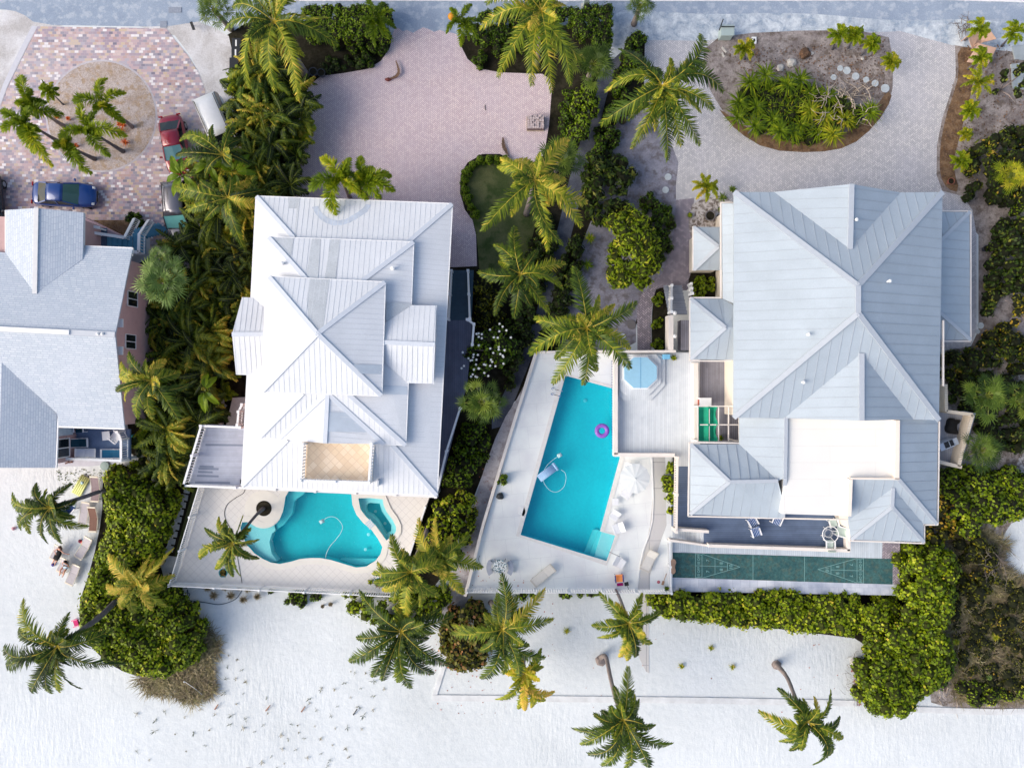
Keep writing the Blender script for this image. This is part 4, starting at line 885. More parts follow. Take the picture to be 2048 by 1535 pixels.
walls(h1, [(-100, 840, 6), (106, 850, 6), (105, 928, 6), (-100, 928, 6)], 0, 5.95, M_wallP, 'wing_wall'); walls(h1, [(-40, 432, 6), (158, 436, 6), (158, 515, 6), (-40, 515, 6)], 0, 5.95, M_wallP, 'wing_wall')
# sliding doors in the wing wall seen over the balcony
Xw = P(105, 0, 6).x + .02; f_ = MB(); y0, y1 = P(0, 877, 4.9).y, P(0, 914, 4.9).y
for y in (y0, (y0 + y1) / 2, y1): f_.box((Xw + .05, y, 4.9), (.08, .06, 1.55))
for z in (4.15, 5.65): f_.box((Xw + .052, (y0 + y1) / 2, z), (.08, abs(y0 - y1) + .06, .07))
wo = f_.build('window', M_whitevinyl, h1); g_ = MB(); g_.box((Xw + .02, (y0 + y1) / 2, 4.9), (.05, abs(y0 - y1), 1.5)); g_.build('pane', M_glass, wo)
y0, y1 = P(0, 855, 4.6).y, P(0, 870, 4.6).y; g_ = MB(); g_.box((Xw + .05, (y0 + y1) / 2, 4.7), (.06, abs(y0 - y1), 1.9)); g_.build('door', mat('pale_door', S(200, 220, 234), .5), h1)
mb = MB(); mb.prism([P(110, 852, 3.3), P(259, 858, 3.3), P(259, 920, 3.3), P(110, 916, 3.3)], 3.05, 3.3); mb.build('balcony', mat('blue_grey_carpet', S(120, 142, 176), .9, .08, 2, fine=(14, .2)), h1)
mb = MB(); q = P(150, 914, 3.3); mb.beam(Vector((P(113, 0, 4.1).x, q.y, 3.75)), Vector((q.x + .3, q.y, 3.75)), .16, .9); q2 = P(153, 870, 3.3); mb.beam(Vector((P(113, 0, 4.1).x, q2.y, 3.9)), Vector((q2.x, q2.y, 3.9)), .16, 1.2); mb.build('balcony_partition', M_wallP, h1)
railpart(h1, [(250, 862), (257, 876), (257, 918), (152, 914)], 3.3, h=1.05, slat=.16, slatw=.035, railw=.16, post=3, name='balcony_railing')
mb = MB()
for x in (200, 256): q = P(x, 916, 3.2); mb.box((q.x, q.y, 1.52), (.18, .18, 3.05))
mb.build('balcony_post', M_whitevinyl, h1)
# north-east stairs
deck(h1, [(168, 454), (212, 456), (212, 500), (166, 500)], 3.2, mat('blue_grey_boards', S(84, 104, 130), .7, .08, 2), .2, 'entry_landing')
M_stb = mat('blue_stair', S(98, 160, 190), .7, .06, 3); mb = MB(); n1 = 5
for k in range(n1): mb.box(P(217 + k * 10.5, 483 + k * .6, 3.2 - .18 * (k + 1)), (.38, .95, .05)); mb.box(P(212 + k * 10.5, 483 + k * .6, 3.2 - .18 * (k + .5)), (.02, .95, .16))
zl = 3.2 - .18 * 6
mb.prism([P(265, 466, zl), (P(291, 466, zl)), P(291, 507, zl), P(265, 507, zl)], zl - .1, zl)
ds_ = (P(303, 443, .2) - P(277, 476, zl)); n2 = 9
for k in range(n2):
    t_ = (k + .5) / n2; q = P(276, 468, zl); w_ = P(302, 444, zl); r_ = q.lerp(w_, t_); mb.box(Vector((r_.x, r_.y, zl - (k + 1) * zl / (n2 + 1))), (.32, 1.0, .05), rz=math.radians(62) - PI / 6 + .4)
mb.build('stair_treads', M_stb, h1)
def rail3(t, a_, b_, name='stair_railing', h_=.95):
    mb = MB(); a_, b_ = Vector(a_), Vector(b_); up = Vector((0, 0, h_)); mb.beam(a_ + up, b_ + up, .2, .07); mb.beam(a_ + Vector((0, 0, .12)), b_ + Vector((0, 0, .12)), .1, .06); Ln = (b_ - a_).length; n = int(Ln / .19)
    for k in range(0, n + 1): q = a_.lerp(b_, k / n); mb.beam(q + Vector((0, 0, .12)), q + up, .05, .05, up=(b_ - a_))
    return mb.build(name, M_whitevinyl, t)
rail3(h1, P(197, 470, 3.2), P(262, 480, zl)); rail3(h1, P(262, 480, zl), P(281, 442, .5)); rail3(h1, P(292, 472, zl), P(309, 445, .5)); rail3(h1, P(291, 472, zl), P(290, 508, zl)); rail3(h1, P(290, 508, zl), P(266, 508, zl)); rail3(h1, P(194, 457, 3.2), P(214, 461, 3.2)); rail3(h1, P(168, 455, 3.2), P(196, 456, 3.2)); rail3(h1, P(11, 440, 3.2), P(-8, 480, 3.2))
mb = MB(); mb.beam(P(169, 438, 1.5), P(245, 476, 1.5), .3, 1.6); mb.build('entry_wall', mat('pink_wall_cap', S(214, 180, 184), .8), h1)
for (x, y) in [(163, 696), (199, 668), (208, 668)]: vent(h1, x, y, 7.2 if y > 680 else 7.8, .06, .2)
def southwin(t, xs, py, zref, zc, hw_, hh_):
    y = P(0, py, zref).y
    for x in xs:
        X = P(x, 0, zref).x; f_ = MB()
        for s_ in (-1, 1): f_.box((X + s_ * hw_, y - .02, zc), (.07, .1, 2 * hh_ + .07)); f_.box((X, y - .021, zc + s_ * hh_), (2 * hw_, .1, .07))
        f_.box((X, y - .022, zc), (.05, .09, 2 * hh_)); wo = f_.build('window', M_whitevinyl, t); g_ = MB(); g_.box((X, y - .005, zc), (2 * hw_, .05, 2 * hh_)); g_.build('pane', M_glass, wo)
southwin(h2, (560, 660, 760), 960, 6.2, 4.6, .8, .95); southwin(h3, (1440, 1520), 1010, 5.4, 3.9, .6, .8); southwin(h3, (1610, 1650), 1010, 5.4, 3.7, .5, 1.0)
# ================= vegetation =================
def st(*a): return [(p, S(*c, .98)) for p, c in a]
LM_coco = leafmat('coconut_leaf', st((0, (34, 52, 18)), (.35, (70, 92, 26)), (.62, (110, 126, 30)), (.85, (160, 160, 44)), (1, (206, 178, 70))), .28)
LM_cocoY = leafmat('yellow_coconut_leaf', st((0, (70, 88, 14)), (.35, (116, 132, 22)), (.65, (156, 160, 30)), (.88, (200, 182, 50)), (1, (220, 180, 80))), .3)
LM_foxt = leafmat('plume_leaf', st((0, (60, 84, 12)), (.5, (118, 140, 18)), (.85, (166, 172, 30)), (1, (200, 180, 40))), .3)
LM_fan = leafmat('fan_leaf', st((0, (44, 66, 24)), (.5, (92, 114, 40)), (1, (124, 136, 48))), .25)
LM_fanB = leafmat('silvery_fan_leaf', st((0, (54, 78, 36)), (.5, (94, 120, 56)), (1, (146, 166, 92))), .25)
LM_areca = leafmat('areca_leaf', st((0, (22, 36, 8)), (.4, (56, 74, 12)), (.75, (106, 116, 20)), (.94, (140, 132, 26)), (1, (176, 148, 56))), .25)
LM_grape = leafmat('sea_grape_leaf', st((0, (72, 92, 8)), (.4, (112, 134, 12)), (.75, (154, 168, 22)), (.93, (190, 190, 50)), (1, (196, 176, 60))), .22)
LM_hedge = leafmat('hedge_leaf', st((0, (44, 66, 8)), (.5, (84, 112, 14)), (1, (132, 154, 24))), .25)
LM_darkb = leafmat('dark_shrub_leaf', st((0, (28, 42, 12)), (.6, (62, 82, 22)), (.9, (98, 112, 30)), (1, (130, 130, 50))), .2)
LM_lime = leafmat('lime_tree_leaf', st((0, (80, 100, 10)), (.5, (124, 146, 20)), (.85, (170, 182, 34)), (1, (200, 190, 60))), .3)
LM_redbr = leafmat('browning_grape_leaf', st((0, (52, 58, 14)), (.45, (92, 96, 20)), (.7, (120, 110, 40)), (.9, (150, 96, 60)), (1, (196, 140, 96))), .2)
LM_brush = leafmat('autumn_shrub_leaf', st((0, (56, 60, 16)), (.5, (100, 104, 22)), (.8, (140, 132, 26)), (1, (176, 140, 44))), .25)
LM_oats = leafmat('dry_grass_blade', st((0, (104, 92, 76)), (.4, (150, 136, 108)), (.6, (122, 120, 74)), (.8, (170, 156, 120)), (1, (206, 192, 156))), .15)
LM_red = leafmat('bromeliad_leaf', st((0, (120, 50, 16)), (.5, (196, 84, 24)), (1, (226, 130, 40))), .25)
LM_dry = leafmat('dry_frond', st((0, (84, 66, 58)), (1, (140, 112, 90))), .1)
M_core = mat('leaf_core_shade', S(34, 38, 12), .9, .3, 2, bump=0)  # solid filler blobs; dark colour stands in for shade between the leaves
M_coreB = mat('leaf_core_shade_pale', S(62, 70, 14), .9, .3, 2)  # paler version of the same filler, still darker than the leaves
M_rach = plain('yellow_midrib', S(186, 164, 46), .5); M_rachG = plain('green_midrib', S(120, 130, 40), .5)
M_bark = mat('palm_trunk_bark', S(150, 138, 134), .9, .2, 3, .01, fine=(14, .35)); M_barkD = mat('dark_palm_bark', S(112, 108, 112), .9, .15, 3, .01)
M_flower = plain('white_petal', (.85, .85, .82, 1), .5)
def kites(C, A, B, asym=.12):
    """N leaf kites: centre C, half length A, half width B"""
    V = np.stack([C - A, C - A * asym + B, C + A, C - A * asym - B], axis=1); return V
def leafmesh(name, V, val, m, parent=None, loc=None, extra=None, extra_mats=()):
    """V (n,4,3) quads + extra MB; one mesh with per-face v attribute"""
    off = np.array(root_loc(parent) if parent is not None else (loc if loc is not None else (0, 0, 0)), float)
    n = len(V); vs = (V.reshape(-1, 3) - off); fs = np.arange(n * 4).reshape(n, 4).tolist(); mi = [0] * n; val = list(val)
    vl = vs.tolist()
    if extra is not None:
        k = len(vl); vl += [(a[0] - off[0], a[1] - off[1], a[2] - off[2]) for a in extra.v]; fs += [[i + k for i in f] for f in extra.f]; mi += [a + 1 for a in extra.m]; val += [.5] * len(extra.f)
    me = bpy.data.meshes.new(name); me.from_pydata(vl, [], fs); me.materials.append(m)
    for x in extra_mats: me.materials.append(x)
    me.polygons.foreach_set('material_index', mi)
    at = me.attributes.new('v', 'FLOAT', 'FACE'); at.data.foreach_set('value', np.array(val, dtype=np.float32))
    me.update(); o = bpy.data.objects.new(name, me); COL.objects.link(o)
    if parent is not None: o.parent = parent; KIDS.setdefault(parent.name, []).append(o)
    elif loc is not None: o.location = loc
    return o
def nrm(a): return a / np.maximum(np.linalg.norm(a, axis=-1, keepdims=True), 1e-9)
# ---- pinnate frond
def frond(c, tip, rise, rng, n=34, lmax=.95, wid=.045, droop=.55, base_v=.5, plume=False, skip=.1, lean=.7):
    c = np.array(c, float); tip = np.array(tip, float); hz = tip - c; Lh = np.linalg.norm(hz[:2])
    side0 = np.array([-hz[1], hz[0], 0]) / max(Lh, 1e-6)
    bend = rng.normal(0, .15) * Lh
    ctrl = c + hz * np.array([.5, .5, 0]) + np.array([0, 0, rise * Lh * 1.0]) + side0 * bend
    def B(t): t = t[:, None]; return (1 - t) ** 2 * c + 2 * t * (1 - t) * ctrl + t ** 2 * tip
    t = np.linspace(skip, 1.0, n); p = B(t); tan = nrm(B(np.minimum(t + .01, 1.01)) - B(t - .01))
    side = nrm(np.cross(tan, np.array([0, 0, 1.0]))); upv = nrm(np.cross(side, tan)); roll = rng.normal(0, .45) * (0 if plume else 1)
    side, upv = side * math.cos(roll) + upv * math.sin(roll), upv * math.cos(roll) - side * math.sin(roll); sp = np.linalg.norm(B(np.array([1.0])) - B(np.array([skip]))) / n * .55
    prof = np.interp(t, [0, .12, .3, .65, .88, 1], [.35, .6, 1, .95, .6, .3]) * lmax
    Vs, vals = [], []
    for sgn in ((-1, 1) if not plume else (-1, 1, -2, 2, 3)):
        jit = rng.normal(0, .08, (n, 3)); le = prof * rng.uniform(.8, 1.12, n) * rng.uniform(.85, 1.05); k = np.interp(t, [0, .7, 1], [lean, lean + .35, lean + 1.0]) + rng.normal(0, .15, n)
        if plume:
            ang = rng.uniform(-PI * .1, PI * 1.1, n)[:, None]; sd = side * np.cos(ang) + upv * np.sin(ang)
            d = nrm(sd + tan * k[:, None] + jit); dn = np.array([0, 0, -1.0]) * droop * .5
        else:
            d = nrm(side * sgn + tan * k[:, None] + jit + upv * .18); dn = np.array([0, 0, -1.0]) * (droop * rng.uniform(.6, 1.3, n))[:, None]
        mid = p + d * (le * .5)[:, None] + dn * (le * .15)[:, None]; end = p + d * (le * .9)[:, None] + dn * (le * .62)[:, None]
        wv = nrm(np.cross(d, np.array([0, 0, 1.0]))) * wid; al = np.sign(np.sum(wv * tan, 1))[:, None]; wv = wv * np.where(al == 0, 1, al); tb = tan * (sp if not plume else wid * .6)
        v_ = np.clip(base_v - .03 + rng.normal(0, .15, n) + .16 * (t - .5) + rng.normal(0, .04), 0, 1)
        Vs += [np.stack([p - tb, p + tb, mid + wv, mid - wv], axis=1), np.stack([mid - wv, mid + wv, end + wv * .12, end - wv * .12], axis=1)]; vals += [v_, np.clip(v_ + .05, 0, 1)]
    rp = B(np.linspace(0, 1, 9))
    return np.concatenate(Vs), np.concatenate(vals), rp
def crown(name, parent, c, tips, rng, m, lmax=.95, n=34, wid=.05, ribr=.032, droop=.6, bv=.45, bvs=.18, plume=False, rib_m=None, rise=.28, lean=.45):
    V, vals = [], []; mb = MB()
    for tp in tips:
        a, b_, r = frond(c, tp[0], tp[1], rng, n, lmax * tp[2], wid, droop, np.clip(bv + rng.normal(0, bvs) + (.4 if tp[2] == .7 and rng.uniform() < .4 else 0), .02, .95), plume, lean=lean)
        V.append(a); vals.append(b_); mb.tube(r, list(np.linspace(ribr, ribr * .3, len(r))), 5, caps=False)
    return leafmesh(name, np.concatenate(V), np.concatenate(vals), m, parent, extra=mb, extra_mats=(rib_m or M_rach,))
def trunkmesh(parent, pts, r0, r1, m, name='trunk'):
    mb = MB(); n = len(pts); rr = [r0 + (r1 - r0) * (i / (n - 1)) for i in range(n)]; rr[0] = r0 * 1.45
    P0 = [Vector(p) for p in pts]; Q = []; R = []
    for i in range(n - 1):
        for k in range(6):
            t = k / 6; a = P0[max(i - 1, 0)]; b = P0[i]; c = P0[i + 1]; d = P0[min(i + 2, n - 1)]
            q = .5 * ((2 * b) + (-a + c) * t + (2 * a - 5 * b + 4 * c - d) * t * t + (-a + 3 * b - 3 * c + d) * t ** 3); Q.append(q); R.append((rr[i] + (rr[i + 1] - rr[i]) * t) * (1 + .05 * (k % 2)))
    Q.append(P0[-1]); R.append(rr[-1]); mb.tube(Q, R, 9); return mb.build(name, m, parent, smooth=True)
def coconut(label, cpx, z, base, tips, zb=0.0, seed=1, m=None, via=(), extra=6, lm=1.0, bv=.45, droop=.5, n=42, group=None, r=.15, tip_drop=.32, bark=None, young=True):
    rng = np.random.default_rng(seed); bz = P(*base, zb); t = thing('coconut_palm', label, 'palm tree', bz, group=group or 'coconut palms')
    c = P(*cpx, z); pts = [bz] + [P(x, y, zz) for x, y, zz in via]
    if not via: pts.append(bz.lerp(c, .45) + Vector((0, 0, .0)) - (c - bz).cross(Vector((0, 0, 1))) * .03)
    pts.append(c - Vector((0, 0, .1))); trunkmesh(t, pts, r, r * .8, bark or M_bark)
    T = []
    for i, tp in enumerate(tips):
        q = P(tp[0], tp[1], z); Lh = (q - c).length; zt = z - tip_drop * Lh - rng.uniform(0, .4)
        q = P(tp[0], tp[1], max(zt, zb + .5)); T.append((q, rng.uniform(.3, .48), np.clip(Lh / 3.6, .55, 1.05)))
    Lavg = np.mean([(P(a[0], a[1], z) - c).length for a in tips])
    for k in range(extra):   # young upright fronds at the heart
        a = rng.uniform(0, 2 * PI); rad = Lavg * rng.uniform(.25, .55); T.append((c + Vector((math.cos(a) * rad, math.sin(a) * rad, Lavg * rng.uniform(.15, .35))), .35, .6))
    for k in range(extra):   # older hanging fronds
        a = rng.uniform(0, 2 * PI); rad = Lavg * rng.uniform(.45, .7); T.append((c + Vector((math.cos(a) * rad, math.sin(a) * rad, -Lavg * rng.uniform(.45, .7))), .35, .7))
    crown('crown', t, c, T, rng, m or LM_coco, lmax=.92 * lm, n=n, droop=droop, bv=bv, wid=.036 * (1 + (1 - lm)))
    mb = MB()
    for k in range(5 if young else 0):
        a = rng.uniform(0, 2 * PI); q = c + Vector((math.cos(a) * .3, math.sin(a) * .3, -.25)); mb.lathe(q, [(.02, -.14), (.1, -.08), (.12, 0), (.09, .09), (.02, .13)], 8)
    if young: mb.build('coconuts', plain('coconut_husk', S(140, 130, 50), .6) if 'coconut_husk' not in bpy.data.materials else bpy.data.materials['coconut_husk'], t, smooth=True)
    return t
coconut('tallest coconut palm at the top left, beside the trimmed hedge and over the waste bins', (548, 44), 9, (612, 150), [(450, 57), (465, 14), (497, 172), (550, 180), (596, 199), (673, 88), (657, 36), (510, 105), (575, -40), (622, -28), (500, -50), (535, -60), (590, 120), (640, 60)], seed=1, bv=.62, m=LM_coco, r=.2)
coconut('coconut palm over the trimmed hedge at the top centre, beside the street post', (1083, 21), 9, (1074, 128), [(997, 152), (1064, 169), (1103, 182), (1141, 167), (1168, 117), (961, 55), (974, 5), (1130, 10), (1098, 82), (1040, -60), (1110, -70), (1150, -35), (990, -45)], seed=2, bv=.62)
coconut('wide coconut palm left of the planted island, over the start of the grey driveway', (1324, 172), 9, (1286, 262), [(1241, 98), (1402, 69), (1212, 180), (1203, 246), (1265, 294), (1336, 318), (1363, 289), (1400, 287), (1426, 218), (1446, 181), (1401, 222), (1411, 124), (1249, 150), (1276, 186), (1374, 118), (1300, 245), (1350, 215)], seed=3, bv=.42, extra=7, r=.18)
coconut('coconut palm rising from the shaped lawn right of the pink driveway', (1070, 359), 8.5, (1053, 428), [(996, 333), (1136, 278), (966, 460), (1096, 499), (1124, 487), (1162, 452), (1173, 404), (1024, 374), (1022, 430), (1097, 410), (1003, 315), (1050, 320)], seed=4, bv=.66, r=.17)
coconut('darker coconut palm between the lawn and the white-flowering tree', (1041, 549), 6.5, (1036, 570), [(1030, 453), (988, 489), (958, 543), (1129, 526), (1125, 576), (1098, 624), (1063, 613), (1028, 635), (991, 629), (981, 563), (1000, 510), (1075, 500)], seed=5, bv=.3, r=.16)
coconut('large coconut palm leaning over the north end of the rectangular pool', (1174, 656), 9, (1150, 668), [(1149, 534), (1070, 636), (1060, 707), (1106, 766), (1167, 768), (1194, 741), (1260, 736), (1260, 697), (1273, 606), (1111, 717), (1229, 609), (1199, 592), (1140, 700), (1225, 660), (1115, 665)], seed=6, bv=.48, extra=7, r=.18)
coconut('coconut palm leaning left over the beach loungers', (100, 1014), 7, (238, 976), [(72, 966), (141, 967), (24, 987), (33, 1021), (40, 1058), (59, 1066), (94, 1085), (120, 1085), (174, 1053), (152, 1001), (148, 1034), (50, 1000), (110, 1060)], via=[(205, 981, 3.0), (160, 996, 5.6)], seed=7, bv=.34, r=.15, bark=M_barkD)
coconut('coconut palm leaning far left over the open sand from the sea grape mound', (115, 1291), 7.5, (258, 1184), [(45, 1200), (37, 1257), (8, 1292), (12, 1330), (62, 1383), (100, 1385), (117, 1382), (161, 1375), (221, 1260), (247, 1327), (136, 1258), (80, 1350), (60, 1310), (140, 1330)], via=[(236, 1198, 2.2), (200, 1232, 4.4), (160, 1262, 6.2)], seed=8, bv=.26, r=.2, bark=M_barkD)
coconut('yellowish coconut palm growing out of the upper end of the sea grape mound', (272, 1168), 5, (283, 1140), [(216, 1109), (343, 1099), (213, 1168), (239, 1215), (303, 1220), (331, 1212), (347, 1150), (300, 1110), (250, 1120), (270, 1225)], seed=9, bv=.72, r=.14)
coconut('small coconut palm leaning left from the round planter of the free-form pool', (465, 1084), 5.6, (527, 1016), [(409, 1056), (437, 1034), (486, 1032), (400, 1117), (430, 1137), (465, 1152), (517, 1116), (480, 1150), (425, 1085), (405, 1090), (450, 1040)], zb=1.2, via=[(512, 1030, 2.8), (490, 1056, 4.6)], seed=10, bv=.45, r=.11, lm=.8, bark=M_barkD)
coconut('front coconut palm at the lower right corner of the free-form pool terrace', (822, 1143), 7.5, (860, 1040), [(783, 1070), (755, 1126), (746, 1148), (787, 1205), (813, 1234), (841, 1208), (877, 1191), (894, 1122), (877, 1086), (749, 1163), (850, 1180), (765, 1180)], via=[(848, 1076, 3), (832, 1112, 5.6)], seed=11, bv=.56, r=.14)
coconut('coconut palm right behind the front one, reaching over the beach path', (879, 1120), 6.5, (873, 1085), [(838, 1037), (870, 1037), (938, 1070), (963, 1135), (927, 1187), (886, 1184), (920, 1100), (845, 1090), (900, 1160)], seed=12, bv=.55, r=.14)
coconut('dark coconut palm on the open sand below the yellow-green bush', (803, 1262), 6.5, (836, 1212), [(719, 1183), (714, 1276), (699, 1322), (734, 1320), (747, 1353), (766, 1360), (797, 1363), (821, 1375), (866, 1346), (864, 1327), (898, 1329), (906, 1229), (877, 1219), (770, 1330), (840, 1300), (840, 1255)], seed=13, bv=.25, r=.17)
coconut('coconut palm rising beside the round browning sea grape bush', (1005, 1258), 7, (982, 1204), [(1003, 1149), (905, 1251), (905, 1268), (1089, 1180), (1105, 1239), (1089, 1315), (963, 1356), (1005, 1345), (1038, 1350), (1058, 1290), (960, 1300), (1045, 1215)], via=[(986, 1212, 2.5), (993, 1232, 5)], seed=14, bv=.42, r=.15)
coconut('small bright yellow-green coconut palm lowest of the pair left of the seawall steps', (1049, 1346), 4.2, (1047, 1312), [(993, 1398), (1036, 1416), (1063, 1414), (1108, 1383), (1086, 1334), (1010, 1345), (1082, 1297), (1020, 1375), (1090, 1400), (1050, 1420)], seed=15, bv=.7, r=.13, m=LM_cocoY, lm=.85)
coconut('coconut palm below the orange chair, beside the left end of the long sea grape hedge', (1257, 1245), 6.5, (1228, 1176), [(1199, 1186), (1285, 1187), (1321, 1221), (1185, 1251), (1198, 1275), (1239, 1313), (1271, 1313), (1303, 1287), (1215, 1240), (1290, 1270), (1255, 1320)], via=[(1236, 1188, 2.6), (1246, 1212, 4.8)], seed=16, bv=.5, r=.12)
coconut('coconut palm on a long curved bare trunk, middle of the open beach', (1247, 1438), 7.5, (1198, 1318), [(1256, 1334), (1148, 1458), (1163, 1488), (1177, 1507), (1204, 1530), (1251, 1535), (1296, 1533), (1343, 1487), (1188, 1427), (1275, 1500), (1225, 1490), (1270, 1390), (1230, 1510), (1310, 1450)], via=[(1211, 1312, .9), (1220, 1350, 2.8), (1231, 1395, 5)], seed=17, bv=.36, r=.16)
coconut('coconut palm on a straight slanting trunk at the lower right beach', (1615, 1443), 7.5, (1551, 1326), [(1557, 1377), (1662, 1382), (1680, 1433), (1685, 1477), (1659, 1510), (1629, 1528), (1604, 1500), (1580, 1500), (1560, 1482), (1519, 1423), (1555, 1457), (1640, 1470), (1600, 1400)], via=[(1573, 1352, 2.6), (1590, 1392, 5)], seed=18, bv=.42, r=.15, lm=.85)
coconut('coconut palm right against the pink side wall of the shingled house', (303, 761), 8, (318, 765), [(241, 724), (257, 705), (234, 783), (238, 751), (274, 835), (305, 836), (358, 840), (375, 770), (330, 720), (290, 720), (340, 800), (250, 800)], seed=19, bv=.62, r=.15)

# ---- plume (foxtail) palms
def plume(label, cpx, z, base, tips, seed, m=None, zb=.03, lm=.72, n=44, r=.12, group='plume palms', name='foxtail_palm', bark=None, bv=.5):
    rng = np.random.default_rng(seed); bz = P(*base, zb); t = thing(name, label, 'palm tree', bz, group=group); c = P(*cpx, z)
    trunkmesh(t, [bz, bz.lerp(c, .5), c], r, r * .55, bark or M_barkD)
    T = []
    for tp in tips:
        Lh = (P(tp[0], tp[1], z) - c).length; T.append((P(tp[0], tp[1], max(z - .3 * Lh, zb + .3)), rng.uniform(.35, .5), np.clip(Lh / 2.2, .6, 1.1)))
    a = rng.uniform(0, 2 * PI); T.append((c + Vector((math.cos(a) * .4, math.sin(a) * .4, .9)), .2, .6))
    crown('crown', t, c, T, rng, m or LM_foxt, lmax=lm, n=n, plume=True, wid=.03, droop=.35, bv=bv, bvs=.14, rib_m=M_rachG, lean=.25); return t
plume('plume palm with a pale thick trunk, uppermost on the left of the paved circle', (59, 208), 6.3, (127, 252), [(46, 154), (124, 229), (36, 206), (75, 236), (92, 205), (50, 235), (62, 180)], 31, bark=M_bark, bv=.35)
plume('plume palm reaching furthest left from the paved circle, with a long dark trunk', (56, 247), 7.5, (122, 286), [(8, 222), (6, 262), (67, 304), (103, 331), (30, 236), (80, 262), (88, 300), (45, 280), (60, 215)], 32, bv=.45)
plume('plume palm on the right of the paved circle with a short pale trunk', (211, 208), 5.6, (264, 254), [(213, 158), (250, 186), (150, 206), (247, 244), (190, 222), (228, 232)], 33, bark=M_bark)
plume('plume palm over the middle of the paved circle beside the orange bromeliads', (176, 259), 6.5, (246, 303), [(161, 210), (250, 271), (217, 311), (122, 278), (192, 224), (200, 270), (150, 265)], 34, bv=.55)
plume('lowest plume palm of the paved circle, hanging over its bottom rim', (130, 289), 6.2, (189, 318), [(180, 346), (110, 293), (150, 300), (165, 320), (140, 275)], 35, bv=.6)
plume('smallest thin double-stemmed palm at the upper left of the paved circle', (100, 182), 4.5, (126, 209), [(80, 176), (105, 165), (118, 190), (84, 195), (97, 205), (117, 176), (108, 200), (86, 168)], 36, r=.05, lm=.42, n=26)
plume('left plume palm overlapping the roof eave of the middle house', (682, 360), 7.2, (700, 395), [(643, 318), (621, 380), (672, 428), (700, 318), (720, 385), (690, 330), (655, 375), (712, 350)], 37, bark=M_bark, bv=.55, lm=.8)
plume('right plume palm by the roof eave of the middle house', (727, 358), 6.6, (735, 392), [(722, 314), (781, 352), (787, 380), (745, 335), (760, 395), (735, 400), (700, 385), (770, 370)], 38, bark=M_bark, bv=.4, lm=.8)
plume('small palm on the corner of the trimmed hedge left of the pink driveway entrance', (752, 40), 4.2, (757, 60), [(735, 0), (768, 6), (788, 22), (791, 56), (778, 76), (750, 92), (722, 38), (733, 66), (765, 70)], 39, lm=.6, bv=.25, n=30)
plume('small palm right of the pink driveway entrance with orange fruit', (922, 42), 4.2, (944, 62), [(900, 18), (943, 10), (893, 66), (922, 92), (956, 76), (962, 40), (905, 40), (938, 80), (950, 55)], 40, bark=M_bark, lm=.6, bv=.25, n=30)
mb = MB(); mb.lathe(P(904, 33, 4.1), [(.03, -.3), (.25, -.15), (.3, 0), (.2, .18), (.03, .25)], 10); o = mb.build('palm_fruit', mat('orange_fruit', S(220, 150, 40), .6, .15, 12), loc=P(904, 33, 4.1)); 
tag(o, 'orange fruit cluster on the small palm right of the pink driveway entrance', 'fruit')
small = [((1490, 98), 2.6, (1489, 118), 22, 'small yellowing palm with a dark base alone on the bare soil of the island'), ((1676, 70), 2.6, (1664, 98), 24, 'left small palm of the pair at the top of the island'), ((1708, 72), 2.4, (1696, 96), 21, 'right small palm of the pair at the top of the island'),
         ((1743, 88), 2.2, (1722, 110), 20, 'slanting small palm right of the pair at the top of the island'), ((1781, 124), 2.0, (1770, 130), 20, 'small orange-tinged palm at the right edge of the island'),
         ((1958, 58), 2.8, (1930, 80), 24, 'topmost small palm above the tilted tan panels'), ((2026, 66), 3, (2004, 92), 26, 'small palm at the top right corner of the photo'), ((1961, 116), 2.8, (1936, 138), 23, 'small palm growing over the lower tan panel'),
         ((1957, 165), 2.8, (1952, 172), 34, 'widest small yellow-green palm of the row right of the grey driveway'), ((1939, 221), 2, (1938, 222), 22, 'star-shaped small palm below the widest one, right of the grey driveway'), ((1931, 269), 1.4, (1931, 269), 15, 'tiniest palm of the row right of the grey driveway'), ((1921, 321), 1.8, (1921, 322), 23, 'lowest star-shaped small palm of the row right of the grey driveway'),
         ((1411, 375), 2.6, (1412, 372), 29, 'bright yellow small palm left of the grey roofed house by the shell bed')]
for i, (c_, z, b_, R_, lab) in enumerate(small):
    rng = np.random.default_rng(60 + i); k = 9 if R_ > 16 else 6; a0 = rng.uniform(0, 6)
    tips = [(c_[0] + R_ * rng.uniform(.85, 1.05) * math.cos(a0 + j * 2 * PI / k + rng.normal(0, .12)), c_[1] + R_ * rng.uniform(.85, 1.05) * math.sin(a0 + j * 2 * PI / k)) for j in range(k)]
    plume(lab, c_, z, b_, tips, 80 + i, m=LM_cocoY if i in (0, 4, 8, 10, 12) else LM_foxt, lm=.46, n=24, r=.07, group='small feather palms', name='feather_palm', bv=.55)
